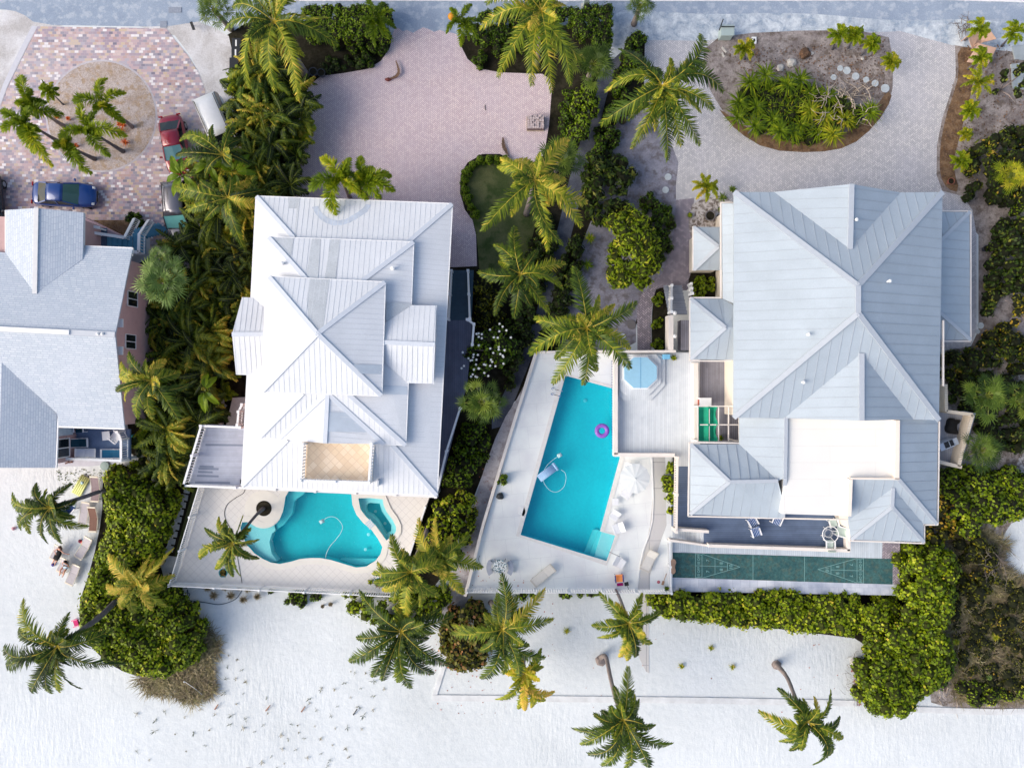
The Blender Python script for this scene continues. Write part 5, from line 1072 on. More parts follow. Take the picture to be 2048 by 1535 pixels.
# ---- fan palms
def fanpalm(label, cpx, z, base, R, seed, m=None, nf=19, zb=0, r=.17, bv=.5, name='fan_palm'):
    rng = np.random.default_rng(seed); bz = P(*base, zb); t = thing(name, label, 'palm tree', bz, group='fan palms'); c = P(*cpx, z); trunkmesh(t, [bz, bz.lerp(c, .5), c], r, r * .9, M_bark)
    Rm = R * (H - z) / F; V, vals = [], []; rb = MB(); cn = np.array(c)
    for k in range(nf):
        a = 2 * PI * k * .381966 + rng.normal(0, .1); el = (k / nf) * 1.0 - .2; pl = Rm * (.62 - .5 * (k / nf)) * rng.uniform(.85, 1.2)
        d = np.array([math.cos(a) * math.cos(el), math.sin(a) * math.cos(el), math.sin(el)]); hub = cn + d * pl + np.array([0, 0, .12])
        rb.tube([c, (cn + hub) / 2 + np.array([0, 0, .12]), hub], .025, 5, caps=False)
        s_ = nrm(np.cross(d, [0, 0, 1.0])); u_ = np.cross(s_, d); nb = 15; bl = Rm * rng.uniform(.34, .50); b0 = np.clip(bv + rng.normal(0, .24), .05, .95)
        for j in range(nb):
            an = (j / (nb - 1) - .5) * math.radians(230); dd = nrm(d * math.cos(an) + s_ * math.sin(an) + u_ * (.18 * abs(math.sin(an)) + rng.normal(0, .06)))
            le = bl * (1 - .25 * abs(an) / 2.2) * rng.uniform(.8, 1.1); mid = hub + dd * le * .5; end = hub + dd * le + np.array([0, 0, -le * rng.uniform(.1, .3)]); w_ = nrm(np.cross(dd, u_)) * bl * .05
            V.append(np.stack([hub, mid + w_, end, mid - w_])); vals.append(np.clip(b0 + rng.normal(0, .05), 0, 1))
    leafmesh('crown', np.array(V), vals, m or LM_fan, t, extra=rb, extra_mats=(M_rachG,)); return t
fanpalm('fan palm at the top left edge of the road above the pale verge', (428, 20), 6.5, (462, 58), 44, 101)
fanpalm('small ragged fan palm over the road at the top, right of the lane', (1280, 12), 6, (1268, 48), 34, 102)
fanpalm('large dark fan palm between the top hedge and the lane', (1184, 130), 6, (1176, 160), 58, 103, bv=.35, nf=21)
fanpalm('dark fan palm behind the lawn palm, beside the lane', (1118, 322), 5, (1112, 340), 60, 104, bv=.3, nf=20)
fanpalm('fan palm at the lower end of the wooden east deck beside the lane', (962, 803), 6, (968, 800), 56, 105, bv=.4, nf=21)
fanpalm('silvery green fan palm by the pink wall below the blue stairs', (326, 562), 7, (345, 580), 62, 106, m=LM_fanB, nf=22)
fanpalm('second smaller silvery fan palm just above the first by the pink wall', (325, 520), 5.5, (340, 535), 38, 107, m=LM_fanB, nf=16)
fanpalm('fan palm right of the east balcony of the grey roofed house', (1972, 790), 5.5, (1960, 790), 60, 108, bv=.35, nf=21)
fanpalm('drooping dark fan palm below the east balcony of the grey roofed house', (1962, 900), 4.5, (1950, 900), 50, 109, bv=.25)
fanpalm('fan palm cut by the right edge of the photo at mid height', (2052, 800), 5.5, (2040, 800), 52, 110, bv=.5)
fanpalm('yellow fan palm at the right edge beside the dark shrubs', (2022, 352), 4, (2016, 352), 42, 111, m=LM_cocoY, bv=.55)
# ---- strap-leaf rosettes
def rosette(name, label, px, z, R, seed, m, n=34, wid=.045, zb=0, group=None, up=.5, cat='plant', bv=.5):
    rng = np.random.default_rng(seed); c = P(*px, z); b_ = Vector((c.x, c.y, zb)); Rm = R * (H - z) / F; cn = np.array(c); V, vals = [], []
    for k in range(n):
        a = k * 2.39996 + rng.normal(0, .15); f = (k + .5) / n; el = f * 1.2; le = Rm * (1.05 - .35 * f) * rng.uniform(.85, 1.1)
        d = np.array([math.cos(a) * math.cos(el), math.sin(a) * math.cos(el), math.sin(el) * up + .12]); s_ = nrm(np.cross(d, [0, 0, 1.0])) * wid
        m1 = cn + d * le * .5; e1 = cn + d * le + np.array([0, 0, -le * .28]); V.append(np.stack([cn - s_ * .3, m1 + s_, e1, m1 - s_])); vals.append(np.clip(bv + rng.normal(0, .2), 0, 1))
    mb = MB(); mb.tube([b_, c], [.07, .05], 6)
    o = leafmesh(name, np.array(V), vals, m, None, b_, extra=mb, extra_mats=(M_barkD,)); return tag(o, label, cat, group)
# ---- leafy masses
def inside(px, py, poly):
    x, y = px, py; n = len(poly); c = np.zeros(len(x), bool)
    for i in range(n):
        x0, y0 = poly[i]; x1, y1 = poly[i - 1]
        t = ((y0 > y) != (y1 > y)) & (x < (x1 - x0) * (y - y0) / (y1 - y0 + 1e-12) + x0); c ^= t
    return c
def edgedist(px, py, poly):
    d = np.full(len(px), 1e9)
    for i in range(len(poly)):
        a = np.array(poly[i]); b = np.array(poly[i - 1]); ab = b - a; q = np.stack([px, py], 1) - a
        t = np.clip((q @ ab) / (ab @ ab + 1e-12), 0, 1); d = np.minimum(d, np.linalg.norm(q - t[:, None] * ab, axis=1))
    return d
ICO = None
def ico():
    global ICO
    if ICO is None:
        bm = bmesh.new(); bmesh.ops.create_icosphere(bm, subdivisions=1, radius=1); ICO = (np.array([v.co[:] for v in bm.verts]), [[v.index for v in f.verts] for f in bm.faces]); bm.free()
    return ICO
def mass(name, label, cat, poly, z, m, seed, fall=.8, zedge=.35, R=.42, dens=2.6, leaf=.12, K=26, lumps=.35, core=None, group=None, parent=None, flat=.3, bv=.5, bvs=.2, round_=1.0, kind=None, zoff=0., gap=0., smooth=1, skirt=True, aspect=.62):
    rng = np.random.default_rng(seed)
    if smooth: poly = smooth_poly(poly, smooth)
    W = [P(p[0], p[1], z * .7) for p in poly]; pw = [(p.x, p.y) for p in W]; xs = [p[0] for p in pw]; ys = [p[1] for p in pw]
    area = abs(sum(pw[i][0] * pw[i - 1][1] - pw[i - 1][0] * pw[i][1] for i in range(len(pw)))) / 2
    bb = (max(xs) - min(xs)) * (max(ys) - min(ys)); n = int(dens * bb) + 4
    # jittered clump centres
    g = 1 / math.sqrt(dens); gx = np.arange(min(xs), max(xs) + g, g); gy = np.arange(min(ys), max(ys) + g, g); X, Y = np.meshgrid(gx, gy); X = X.ravel() + rng.uniform(-.5, .5, X.size) * g; Y = Y.ravel() + rng.uniform(-.5, .5, Y.size) * g
    ok = inside(X, Y, pw); X, Y = X[ok], Y[ok]; ed = edgedist(X, Y, pw); ok = ed > R * .25; X, Y, ed = X[ok], Y[ok], ed[ok]
    ph = rng.uniform(0, 6, 6); big = (np.sin(X * 1.1 + ph[0]) * np.cos(Y * 1.3 + ph[1]) + .6 * np.sin(X * 2.3 + Y * 1.7 + ph[2])) / 1.6
    Zc = zoff + zedge + (z - zedge) * np.clip(ed / fall, 0, 1) ** .6 * (1 + .0) + lumps * big + rng.normal(0, lumps * .35, len(X)) - R * .5
    Rr = R * rng.uniform(.7, 1.25, len(X))
    if gap > 0:
        keep = rng.uniform(0, 1, len(X)) > gap * (big < -.1); X, Y, ed, Zc, Rr = X[keep], Y[keep], ed[keep], Zc[keep], Rr[keep]
    if skirt:
        e = ed < fall * .9; X2, Y2, Z2, R2 = X[e], Y[e], np.maximum(Zc[e] * .45, .25 + zoff), Rr[e]; X, Y, Zc, Rr = np.concatenate([X, X2]), np.concatenate([Y, Y2]), np.concatenate([Zc, Z2]), np.concatenate([Rr, R2])
    nc = len(X); C = np.stack([X, Y, Zc], 1)
    cid = np.repeat(np.arange(nc), K); u = rng.uniform(-.15, 1, len(cid)); th = rng.uniform(0, 2 * PI, len(cid)); s_ = np.sqrt(1 - np.clip(u, -1, 1) ** 2)
    D = np.stack([s_ * np.cos(th), s_ * np.sin(th), u], 1); pos = C[cid] + D * (Rr[cid] * rng.uniform(.75, 1.08, len(cid)))[:, None] * np.array([1, 1, .8])
    nr = nrm(D + np.array([0, 0, flat]) + rng.normal(0, .35, D.shape)); a = nrm(np.cross(nr, rng.normal(0, 1, D.shape))); b = np.cross(nr, a); le = leaf * rng.uniform(.65, 1.25, len(cid))
    V = kites(pos, a * le[:, None], b * (le * aspect)[:, None] * round_); cb = rng.normal(0, bvs * .6, nc)
    vals = np.clip(bv + cb[cid] + rng.normal(0, bvs, len(cid)) + np.where(rng.uniform(0, 1, len(cid)) > .975, .35, 0), 0, 1)
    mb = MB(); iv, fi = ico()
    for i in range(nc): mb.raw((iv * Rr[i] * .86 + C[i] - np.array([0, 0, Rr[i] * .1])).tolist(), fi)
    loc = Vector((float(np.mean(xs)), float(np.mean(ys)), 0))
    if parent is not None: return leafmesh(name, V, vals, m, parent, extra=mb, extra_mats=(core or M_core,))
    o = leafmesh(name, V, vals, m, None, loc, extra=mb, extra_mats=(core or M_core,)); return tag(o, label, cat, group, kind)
G = dict(leaf=.115, K=46, R=.52, dens=3.8, aspect=.8)
mass('sea_grape_shrub', 'tall upper sea grape thicket between the beach loungers and the stepping stones', 'shrub', [(213, 932), (262, 926), (280, 955), (330, 980), (348, 1000), (347, 1030), (335, 1080), (322, 1108), (300, 1128), (240, 1142), (196, 1150), (178, 1112), (214, 1072), (207, 1030), (204, 970)], 2.6, LM_grape, 1, **G, core=M_coreB, bv=.42)
mass('sea_grape_shrub', 'large round sea grape mound on the open sand at the lower left', 'shrub', [(184, 1128), (240, 1132), (320, 1160), (362, 1205), (392, 1235), (400, 1280), (385, 1325), (340, 1352), (285, 1355), (235, 1338), (192, 1305), (160, 1262), (156, 1205), (172, 1170)], 2.8, LM_grape, 2, **G, core=M_coreB, bv=.46)
mass('sea_grape_hedge', 'long sea grape hedge below the shuffleboard court', 'hedge', [(1296, 1192), (1330, 1178), (1420, 1176), (1520, 1180), (1650, 1188), (1760, 1192), (1790, 1200), (1780, 1268), (1700, 1268), (1600, 1262), (1500, 1256), (1400, 1240), (1320, 1232), (1300, 1222)], 1.7, LM_grape, 3, **G, core=M_coreB, fall=.6, bv=.48)
mass('sea_grape_shrub', 'largest sea grape thicket right of the shuffleboard court, running down to the seawall', 'shrub', [(1800, 1094), (1850, 1088), (1908, 1095), (1920, 1150), (1908, 1210), (1892, 1262), (1908, 1295), (1902, 1345), (1880, 1378), (1835, 1405), (1822, 1432), (1775, 1438), (1735, 1420), (1715, 1385), (1722, 1335), (1742, 1298), (1752, 1250), (1795, 1225), (1802, 1150)], 2.6, LM_grape, 4, **G, core=M_coreB, bv=.36)
mass('sea_grape_shrub', 'dark green end of the thicket next to the dry brush at lower right', 'shrub', [(1880, 1285), (1912, 1292), (1918, 1340), (1905, 1365), (1875, 1385), (1868, 1340)], 1.6, LM_hedge, 5, **G)
mass('sea_grape_shrub', 'sea grape bush at the right edge of the photo below the fan palms', 'shrub', [(1885, 945), (1920, 935), (1980, 940), (2070, 938), (2070, 1040), (2010, 1040), (1975, 1062), (1945, 1080), (1905, 1060), (1880, 1010)], 2.2, LM_grape, 6, **G, bv=.3, gap=.3)
mass('browning_shrub', 'round sea grape bush with reddish brown fallen leaves left of the seawall', 'shrub', [(885, 1275), (895, 1225), (920, 1198), (950, 1200), (975, 1225), (985, 1270), (978, 1325), (945, 1350), (905, 1345), (880, 1315)], 2.2, LM_redbr, 7, leaf=.14, K=32, R=.5, dens=3.6, aspect=.8)
mass('bright_shrub', 'bright green bush beside the beach path at the corner of the free-form pool terrace', 'shrub', [(862, 1005), (888, 980), (920, 990), (950, 985), (950, 1040), (935, 1090), (915, 1130), (880, 1160), (850, 1130), (846, 1070)], 2.4, LM_grape, 8, leaf=.13, K=28, R=.42, dens=3, bv=.55)
mass('yellow_green_shrub', 'yellow-green bush under the two palms below the picket fence', 'shrub', [(680, 1190), (700, 1182), (790, 1188), (850, 1175), (905, 1165), (910, 1195), (880, 1235), (830, 1250), (780, 1256), (735, 1250), (705, 1235), (690, 1215)], 1.8, LM_lime, 9, leaf=.12, K=26, R=.44, dens=3.4, bv=.42, gap=.12, core=M_coreB)
mass('low_beach_shrub', 'low sparse green scrub below the picket fence of the free-form pool terrace', 'shrub', [(528, 1178), (600, 1180), (648, 1184), (640, 1205), (600, 1218), (560, 1222), (535, 1205)], .6, LM_hedge, 10, leaf=.1, K=16, R=.28, dens=4, gap=.5, lumps=.12)
for i, (x, y) in enumerate([(1045, 1190), (1080, 1192), (1118, 1192), (1160, 1193), (1185, 1190)]):
    mass('low_hedge_bush', 'small dark bush tucked under the picket fence of the rectangular pool patio', 'shrub', [(x - 20, y - 8), (x + 18, y - 8), (x + 20, y + 6), (x, y + 10), (x - 19, y + 6)], .9, LM_hedge, 12 + i, leaf=.12, K=20, R=.32, dens=5, group='bushes under the patio fence')
mass('box_hedge_row', 'narrow row of glossy bushes between the white deck railing and the concrete walk', 'hedge', [(1325, 912), (1343, 912), (1345, 1020), (1336, 1026), (1324, 1018)], 1.3, LM_grape, 20, leaf=.13, K=26, R=.34, dens=5, fall=.3, bv=.55, zoff=1.1)
# trimmed hedges round the entrances
HG = dict(leaf=.075, K=46, R=.36, dens=7, lumps=.05, fall=.3, zedge=1.2, smooth=0)
mass('trimmed_hedge', 'neatly trimmed bright hedge left of the pink driveway entrance', 'hedge', [(600, 14), (775, 12), (782, 28), (778, 82), (700, 84), (620, 80)], 1.7, LM_hedge, 21, **HG, bv=.62)
mass('low_hedge', 'low dark hedge strip below the trimmed hedge left of the pink driveway entrance', 'hedge', [(650, 88), (780, 86), (775, 108), (700, 104), (650, 106)], 1.0, LM_hedge, 22, leaf=.08, K=34, R=.3, dens=5, lumps=.1, bv=.25)
mass('low_hedge', 'dark ground planting along the upper left rim of the pink driveway', 'hedge', [(640, 112), (720, 110), (758, 112), (738, 130), (690, 142), (645, 146)], .45, LM_darkb, 23, leaf=.08, K=26, R=.25, dens=5, lumps=.06, bv=.2)
mass('trimmed_hedge', 'trimmed hedge under the coconut palm right of the pink driveway entrance', 'hedge', [(950, 20), (1060, 16), (1150, 14), (1150, 50), (1060, 52), (950, 50)], 1.7, LM_hedge, 24, **HG, bv=.45)
mass('trimmed_hedge', 'square end of the trimmed hedge below the street post', 'hedge', [(1146, 14), (1215, 12), (1227, 22), (1226, 84), (1200, 96), (1160, 80), (1146, 50)], 1.8, LM_hedge, 25, **HG, bv=.4)
mass('trimmed_hedge', 'lower block of hedge between the round box bush and the top centre palm', 'hedge', [(950, 56), (1050, 52), (1065, 80), (1062, 105), (1000, 104), (965, 92), (945, 74)], 1.3, LM_hedge, 26, **HG, bv=.3)
mass('round_box_bush', 'round dark clipped bush at the right lip of the pink driveway entrance', 'shrub', [(943, 98), (958, 94), (976, 102), (978, 120), (966, 134), (950, 132), (941, 116)], 1.2, LM_hedge, 27, leaf=.07, K=40, R=.3, dens=6, bv=.2, lumps=.04)
mass('round_box_bush', 'round dark clipped bush at the left lip of the pink driveway entrance', 'shrub', [(714, 105), (730, 101), (744, 110), (744, 126), (728, 134), (712, 126)], 1.1, LM_hedge, 28, leaf=.07, K=40, R=.3, dens=6, bv=.15, lumps=.04)
mass('tall_hedge', 'bright taller hedge running along the left side of the lane', 'hedge', [(1154, 165), (1198, 168), (1194, 215), (1182, 255), (1170, 290), (1136, 290), (1138, 235), (1148, 200)], 2.0, LM_hedge, 29, leaf=.09, K=36, R=.36, dens=4.5, lumps=.1, fall=.4, zedge=1.3, bv=.72)
mass('low_hedge', 'darker lower hedge between the pink driveway and the lane', 'hedge', [(1126, 170), (1160, 172), (1150, 232), (1146, 285), (1112, 290), (1118, 235)], 1.1, LM_hedge, 30, leaf=.09, K=30, R=.32, dens=4.5, lumps=.08, bv=.3)
mass('lane_hedge', 'upper stretch of hedge on the right side of the lane', 'hedge', [(1258, 62), (1294, 58), (1295, 92), (1284, 122), (1272, 160), (1250, 200), (1232, 235), (1206, 245), (1214, 195), (1236, 130), (1250, 100)], 1.5, LM_hedge, 31, leaf=.1, K=30, R=.38, dens=4, bv=.35)
mass('lane_hedge', 'hedge on the right side of the lane below the wide coconut palm', 'hedge', [(1200, 240), (1236, 234), (1240, 280), (1222, 325), (1195, 370), (1160, 385), (1172, 310)], 1.5, LM_hedge, 32, leaf=.1, K=30, R=.38, dens=4, bv=.28)
mass('lane_hedge', 'dark hedge strip on the right side of the lane beside the sandy yard', 'hedge', [(1134, 462), (1180, 465), (1172, 520), (1158, 565), (1138, 635), (1118, 700), (1072, 704), (1092, 640), (1114, 550)], 1.5, LM_darkb, 33, leaf=.1, K=30, R=.38, dens=4, bv=.4)
mass('lane_hedge', 'dark hedge strip on the left side of the lane below the lawn', 'hedge', [(1078, 420), (1116, 440), (1112, 500), (1098, 560), (1085, 600), (1050, 600), (1052, 540), (1055, 480)], 1.4, LM_darkb, 34, leaf=.1, K=30, R=.38, dens=4, bv=.45)
mass('lane_shrub', 'dark shrubs on the left side of the lane under the dark coconut palm', 'shrub', [(1000, 640), (1060, 600), (1080, 610), (1068, 660), (1050, 720), (1040, 760), (1020, 790), (1000, 730)], 1.5, LM_darkb, 35, leaf=.11, K=28, R=.4, dens=3.4, bv=.4)
mass('broadleaf_shrub', 'dark broad-leaved tropical shrubs beside the sandy yard', 'shrub', [(1182, 300), (1215, 295), (1250, 318), (1278, 330), (1268, 370), (1262, 410), (1236, 440), (1205, 460), (1175, 450), (1160, 400), (1170, 350)], 1.9, LM_darkb, 36, leaf=.24, K=22, R=.5, dens=2.2, bv=.45, bvs=.3, aspect=.36)
mass('dark_hedge', 'dark rounded hedge between the lime-green tree and the garden walk', 'hedge', [(1275, 382), (1300, 376), (1318, 402), (1350, 412), (1349, 450), (1345, 495), (1330, 528), (1300, 540), (1290, 480), (1292, 430)], 1.3, LM_hedge, 37, leaf=.09, K=34, R=.34, dens=4.6, bv=.22, lumps=.08)
mass('deck_shrub', 'brownish green shrubs beside the outer railing of the east deck stairs', 'shrub', [(940, 560), (975, 556), (1000, 590), (1010, 640), (985, 660), (950, 650), (944, 600)], 1.7, LM_brush, 38, leaf=.12, K=24, R=.42, dens=3, bv=.35, bvs=.22)
mass('deck_shrub', 'green bushes along the lower east deck beside the beach path', 'shrub', [(925, 840), (978, 846), (980, 880), (970, 925), (950, 960), (915, 982), (882, 985), (900, 920)], 1.5, LM_hedge, 39, leaf=.12, K=30, R=.46, dens=3.4, bv=.5, gap=.1)
mass('patio_bush', 'small leafy bush against the white wall of the rectangular pool patio', 'shrub', [(996, 948), (1004, 938), (1014, 945), (1013, 960), (1002, 970), (994, 966)], .8, LM_hedge, 40, leaf=.09, K=30, R=.25, dens=8, bv=.6, zoff=1.1)
# heart lawn edging balls
balls = [(929, 378), (928, 358), (934, 341), (946, 328), (960, 319), (977, 318), (995, 317), (1010, 318), (935, 396), (942, 412), (951, 428)]
bt = mass('box_ball', 'round clipped box bush edging the lawn, in the middle of the left side', 'shrub', [(balls[0][0] + 10 * math.cos(a), balls[0][1] + 10 * math.sin(a)) for a in np.linspace(0, 2 * PI, 11)[:-1]], .85, LM_hedge, 41, leaf=.045, K=60, R=.15, dens=26, lumps=.01, bv=.5, fall=.36, zedge=.15, group='clipped box bushes round the lawn', smooth=0)
o0 = Vector(bt.location)
for i, b_ in enumerate(balls[1:]):
    c = bt.copy(); COL.objects.link(c); c['label'] = 'round clipped box bush edging the lawn, ' + ['second of the left side from the top', 'at the upper left bend', 'where the row turns right', 'first of the top side', 'second of the top side', 'third of the top side', 'last of the top side under the palm', 'fourth of the left side', 'third from the lower end', 'lowest of the row'][i]; c.location = P(b_[0], b_[1], .6) * 1.0; c.location.z = 0; c.rotation_euler.z = i * 1.3; s_ = 1 + .08 * math.sin(i * 2.1); c.scale = (s_, s_ * .94, s_)
# trees with trunk and limbs
def tree(name, label, base, poly, z, m, seed, limbs, mt=None, flowers=0, **kw):
    bz = P(*base, 0); t = thing(name, label, 'tree', bz); mb = MB(); cpt = P(base[0], base[1], z * .55); mb.tube([bz, bz.lerp(cpt, .5) + Vector((.1, .05, 0)), cpt], [.17, .13, .1], 8)
    for (x, y, zz) in limbs: q = P(x, y, zz); mb.tube([cpt, cpt.lerp(q, .5) + Vector((0, 0, .2)), q], [.08, .05, .02], 6)
    mb.build('trunk', mt or M_bark, t, smooth=True); mass('crown', None, None, poly, z, m, seed, parent=t, skirt=False, zedge=z * .6, **kw)
    if flowers:
        rng = np.random.default_rng(seed + 5); fb = MB(); pw = [(p[0], p[1]) for p in poly]; k = 0
        while k < flowers:
            x, y = rng.uniform(min(p[0] for p in pw), max(p[0] for p in pw)), rng.uniform(min(p[1] for p in pw), max(p[1] for p in pw))
            if not inside(np.array([x]), np.array([y]), pw)[0]: continue
            q = P(x, y, z + .25 + rng.uniform(-.1, .25)); k += 1
            for j in range(5): a = j * 2 * PI / 5 + x; d = Vector((math.cos(a), math.sin(a), .12)); s_ = Vector((-d.y, d.x, 0)) * .032; fb.face([q, q + d * .05 - s_, q + d * .10, q + d * .05 + s_])
        fb.build('flowers', M_flower, t)
    return t
tree('lime_green_tree', 'lime-green leafy tree between the sandy yard and the garden walk', (1262, 500), [(1213, 432), (1240, 416), (1265, 415), (1290, 428), (1298, 458), (1318, 482), (1316, 515), (1312, 545), (1298, 562), (1280, 588), (1258, 575), (1222, 572), (1212, 530), (1209, 470)], 3.2, LM_lime, 51, [(1230, 440, 2.8), (1285, 445, 2.8), (1300, 500, 2.7), (1230, 540, 2.7), (1270, 560, 2.7)], leaf=.17, K=34, R=.5, dens=3.6, bv=.5, gap=.06, aspect=.4, core=M_coreB)
tree('white_flowering_tree', 'small tree dotted with white blossoms beside the east deck', (985, 700), [(918, 715), (925, 695), (950, 668), (985, 645), (1018, 650), (1034, 690), (1018, 728), (985, 752), (945, 760), (922, 742)], 3.6, LM_hedge, 52, [(940, 700, 3.1), (960, 670, 3), (1010, 670, 3), (1010, 715, 3), (960, 745, 3)], flowers=50, leaf=.12, K=28, R=.44, dens=3.4, bv=.35, bvs=.25, gap=.1)
tree('yellow_leafed_tree', 'thin yellow-leafed tree at the right edge beside the grey roofed house', (2030, 620), [(2000, 610), (2010, 580), (2040, 568), (2070, 570), (2080, 640), (2060, 670), (2030, 655), (2008, 640)], 3.6, LM_brush, 53, [(2010, 600, 3), (2040, 590, 3), (2020, 640, 3), (2055, 650, 3)], leaf=.12, K=16, R=.4, dens=2.4, bv=.72, gap=.3)
tree('sparse_tree', 'sparse twiggy tree at the top right above the round stepping stones', (2000, 180), [(1975, 165), (1990, 140), (2020, 125), (2060, 130), (2070, 210), (2040, 225), (2005, 215), (1980, 195)], 2.6, LM_darkb, 54, [(1985, 175, 2), (2010, 145, 2.2), (2040, 150, 2.2), (2030, 205, 2)], leaf=.11, K=8, R=.35, dens=2.0, bv=.7, gap=.6)
# right hand shrubs
RB = [('dark shrub mass under the yellow fan palm at the right edge', [(1945, 300), (1965, 272), (2000, 258), (2070, 245), (2070, 420), (2030, 405), (1995, 400), (1960, 405), (1935, 390), (1950, 350)], 2.2, LM_areca, .38, .14),
      ('bright green rounded shrub at the right edge below the yellow fan palm', [(2010, 385), (2030, 372), (2070, 370), (2070, 420), (2040, 425), (2018, 415)], 1.8, LM_hedge, .5, .08),
      ('dark tall shrubs at the right edge beside the east side roof', [(2005, 440), (2070, 430), (2070, 580), (2010, 585), (1998, 610), (1990, 640), (1975, 600), (1985, 560), (1996, 500)], 2.2, LM_darkb, .45, .13),
      ('dark shrubs below the side roof at the right', [(1890, 705), (1940, 700), (1985, 660), (2070, 670), (2070, 740), (2010, 745), (1970, 735), (1940, 755), (1905, 760), (1892, 740)], 1.8, LM_areca, .4, .14),
      ('yellowish low shrub between the side roof and the fan palms', [(1975, 655), (2000, 640), (2040, 655), (2060, 690), (2010, 700), (1980, 688)], 1.7, LM_brush, .62, .1),
      ('dark undergrowth between the two fan palms at the right', [(1905, 745), (1960, 740), (2070, 760), (2070, 900), (2010, 905), (1960, 870), (1950, 850), (1925, 820), (1900, 790)], 1.1, LM_darkb, .4, .12),
      ('orange and brown brush just right of the south-east roof corner', [(1880, 960), (1905, 1000), (1920, 1060), (1900, 1092), (1850, 1090), (1852, 1050), (1876, 1045)], 1.6, LM_brush, .68, .13),
      ('mixed brown and green brush above the lower right thicket', [(1920, 1050), (1960, 1070), (2000, 1085), (1990, 1130), (2005, 1180), (1970, 1205), (1925, 1180), (1915, 1120)], 1.3, LM_brush, .4, .1),
      ('low green and brown scrub filling the ground right of the lower right thicket', [(1905, 1165), (1960, 1140), (2000, 1150), (2070, 1190), (2070, 1390), (1980, 1392), (1915, 1380), (1925, 1330), (1900, 1270)], .55, LM_brush, .25, .07),
      ('green brush strip along the seawall at the lower right', [(1905, 1375), (1950, 1360), (2010, 1365), (2070, 1370), (2070, 1398), (2030, 1402), (1960, 1412), (1920, 1400)], .9, LM_lime, .3, .09)]
for i, (lab, poly, z, m_, bv_, lf) in enumerate(RB): mass('shrub', lab, 'shrub', poly, z, m_, 200 + i, leaf=lf, K=26, R=.46, dens=3.2, bv=bv_, bvs=.26, gap=.15, aspect=.45 if m_ is LM_areca else .62)
mass('small_shrub', 'small round bush left of the blue entry stairs', 'shrub', [(247, 430), (256, 420), (272, 422), (281, 436), (276, 450), (258, 452), (248, 444)], 1.3, LM_hedge, 230, leaf=.07, K=36, R=.28, dens=7, bv=.2, lumps=.05)
for i, (x, y, r_, lab) in enumerate([(1316, 597, 13, 'top succulent shrub in the bed beside the garden stairs'), (1318, 645, 13, 'middle succulent shrub in the bed beside the garden stairs'), (1319, 690, 12, 'bottom succulent shrub in the bed beside the garden stairs'), (1409, 572, 25, 'larger yellow-green succulent shrub in the dark bed beside the entry roof')]):
    mass('succulent_shrub', lab, 'shrub', [(x + r_ * math.cos(a), y + r_ * math.sin(a)) for a in np.linspace(0, 2 * PI, 9)[:-1]], .9, LM_lime, 240 + i, leaf=.09, K=26, R=.2, dens=10, bv=.35, lumps=.1, group='yellow-green succulents', gap=.3, smooth=0)
# ---- palm screen between the left and middle houses
def areca_proto(seed, m, name='areca_palm', R=2.1, nst=15, hh=3.0):
    rng = np.random.default_rng(seed); t = thing(name, 'arching green palm in the dense palm screen between the left and middle houses', 'palm tree', (0, 0, 0), group='arching palms of the dense screen')
    mb = MB()
    for k in range(4): a = k * 1.6; mb.tube([(.15 * math.cos(a), .15 * math.sin(a), 0), (.3 * math.cos(a), .3 * math.sin(a), hh * .6)], [.07, .05], 6)
    mb.build('trunk', M_rachG, t); T = []
    for k in range(nst):
        a = k * 2.4 + rng.normal(0, .2); rad = R * rng.uniform(.5, 1.05); T.append((Vector((math.cos(a) * rad, math.sin(a) * rad, hh - rad * .25 + rng.uniform(-.4, .7))), rng.uniform(.5, .8), .8))
    crown('crown', t, Vector((0, 0, hh * .72)), T, rng, m, lmax=.62, n=32, wid=.036, droop=1.5, bv=.42, bvs=.3, rib_m=M_rachG, lean=.4, ribr=.025); return t
protos = [areca_proto(300 + i, [LM_areca, LM_areca, LM_coco, LM_areca, LM_foxt, LM_areca][i], R=[2.1, 1.8, 2.4, 2.0, 1.7, 2.3][i], hh=[3.2, 2.8, 3.6, 3.4, 2.8, 3.8][i]) for i in range(6)]
scr = [(470, 130), (520, 110), (590, 150), (600, 200), (592, 290), (586, 385), (505, 390), (500, 480), (494, 600), (478, 690), (450, 760), (415, 820), (395, 880), (345, 960), (290, 960), (262, 900), (270, 850), (330, 800), (300, 700), (300, 620), (370, 580), (375, 520), (340, 500), (375, 460), (395, 420), (400, 345), (450, 318), (478, 270), (470, 180)]
rng = np.random.default_rng(77); pts = []; tries = 0
while tries < 6000 and len(pts) < 120:
    tries += 1; x, y = rng.uniform(255, 605), rng.uniform(105, 965)
    if not inside(np.array([x]), np.array([y]), scr)[0]: continue
    if all((x - a) ** 2 + (y - b) ** 2 > 33 ** 2 for a, b in pts): pts.append((x, y))
used = [False] * 6
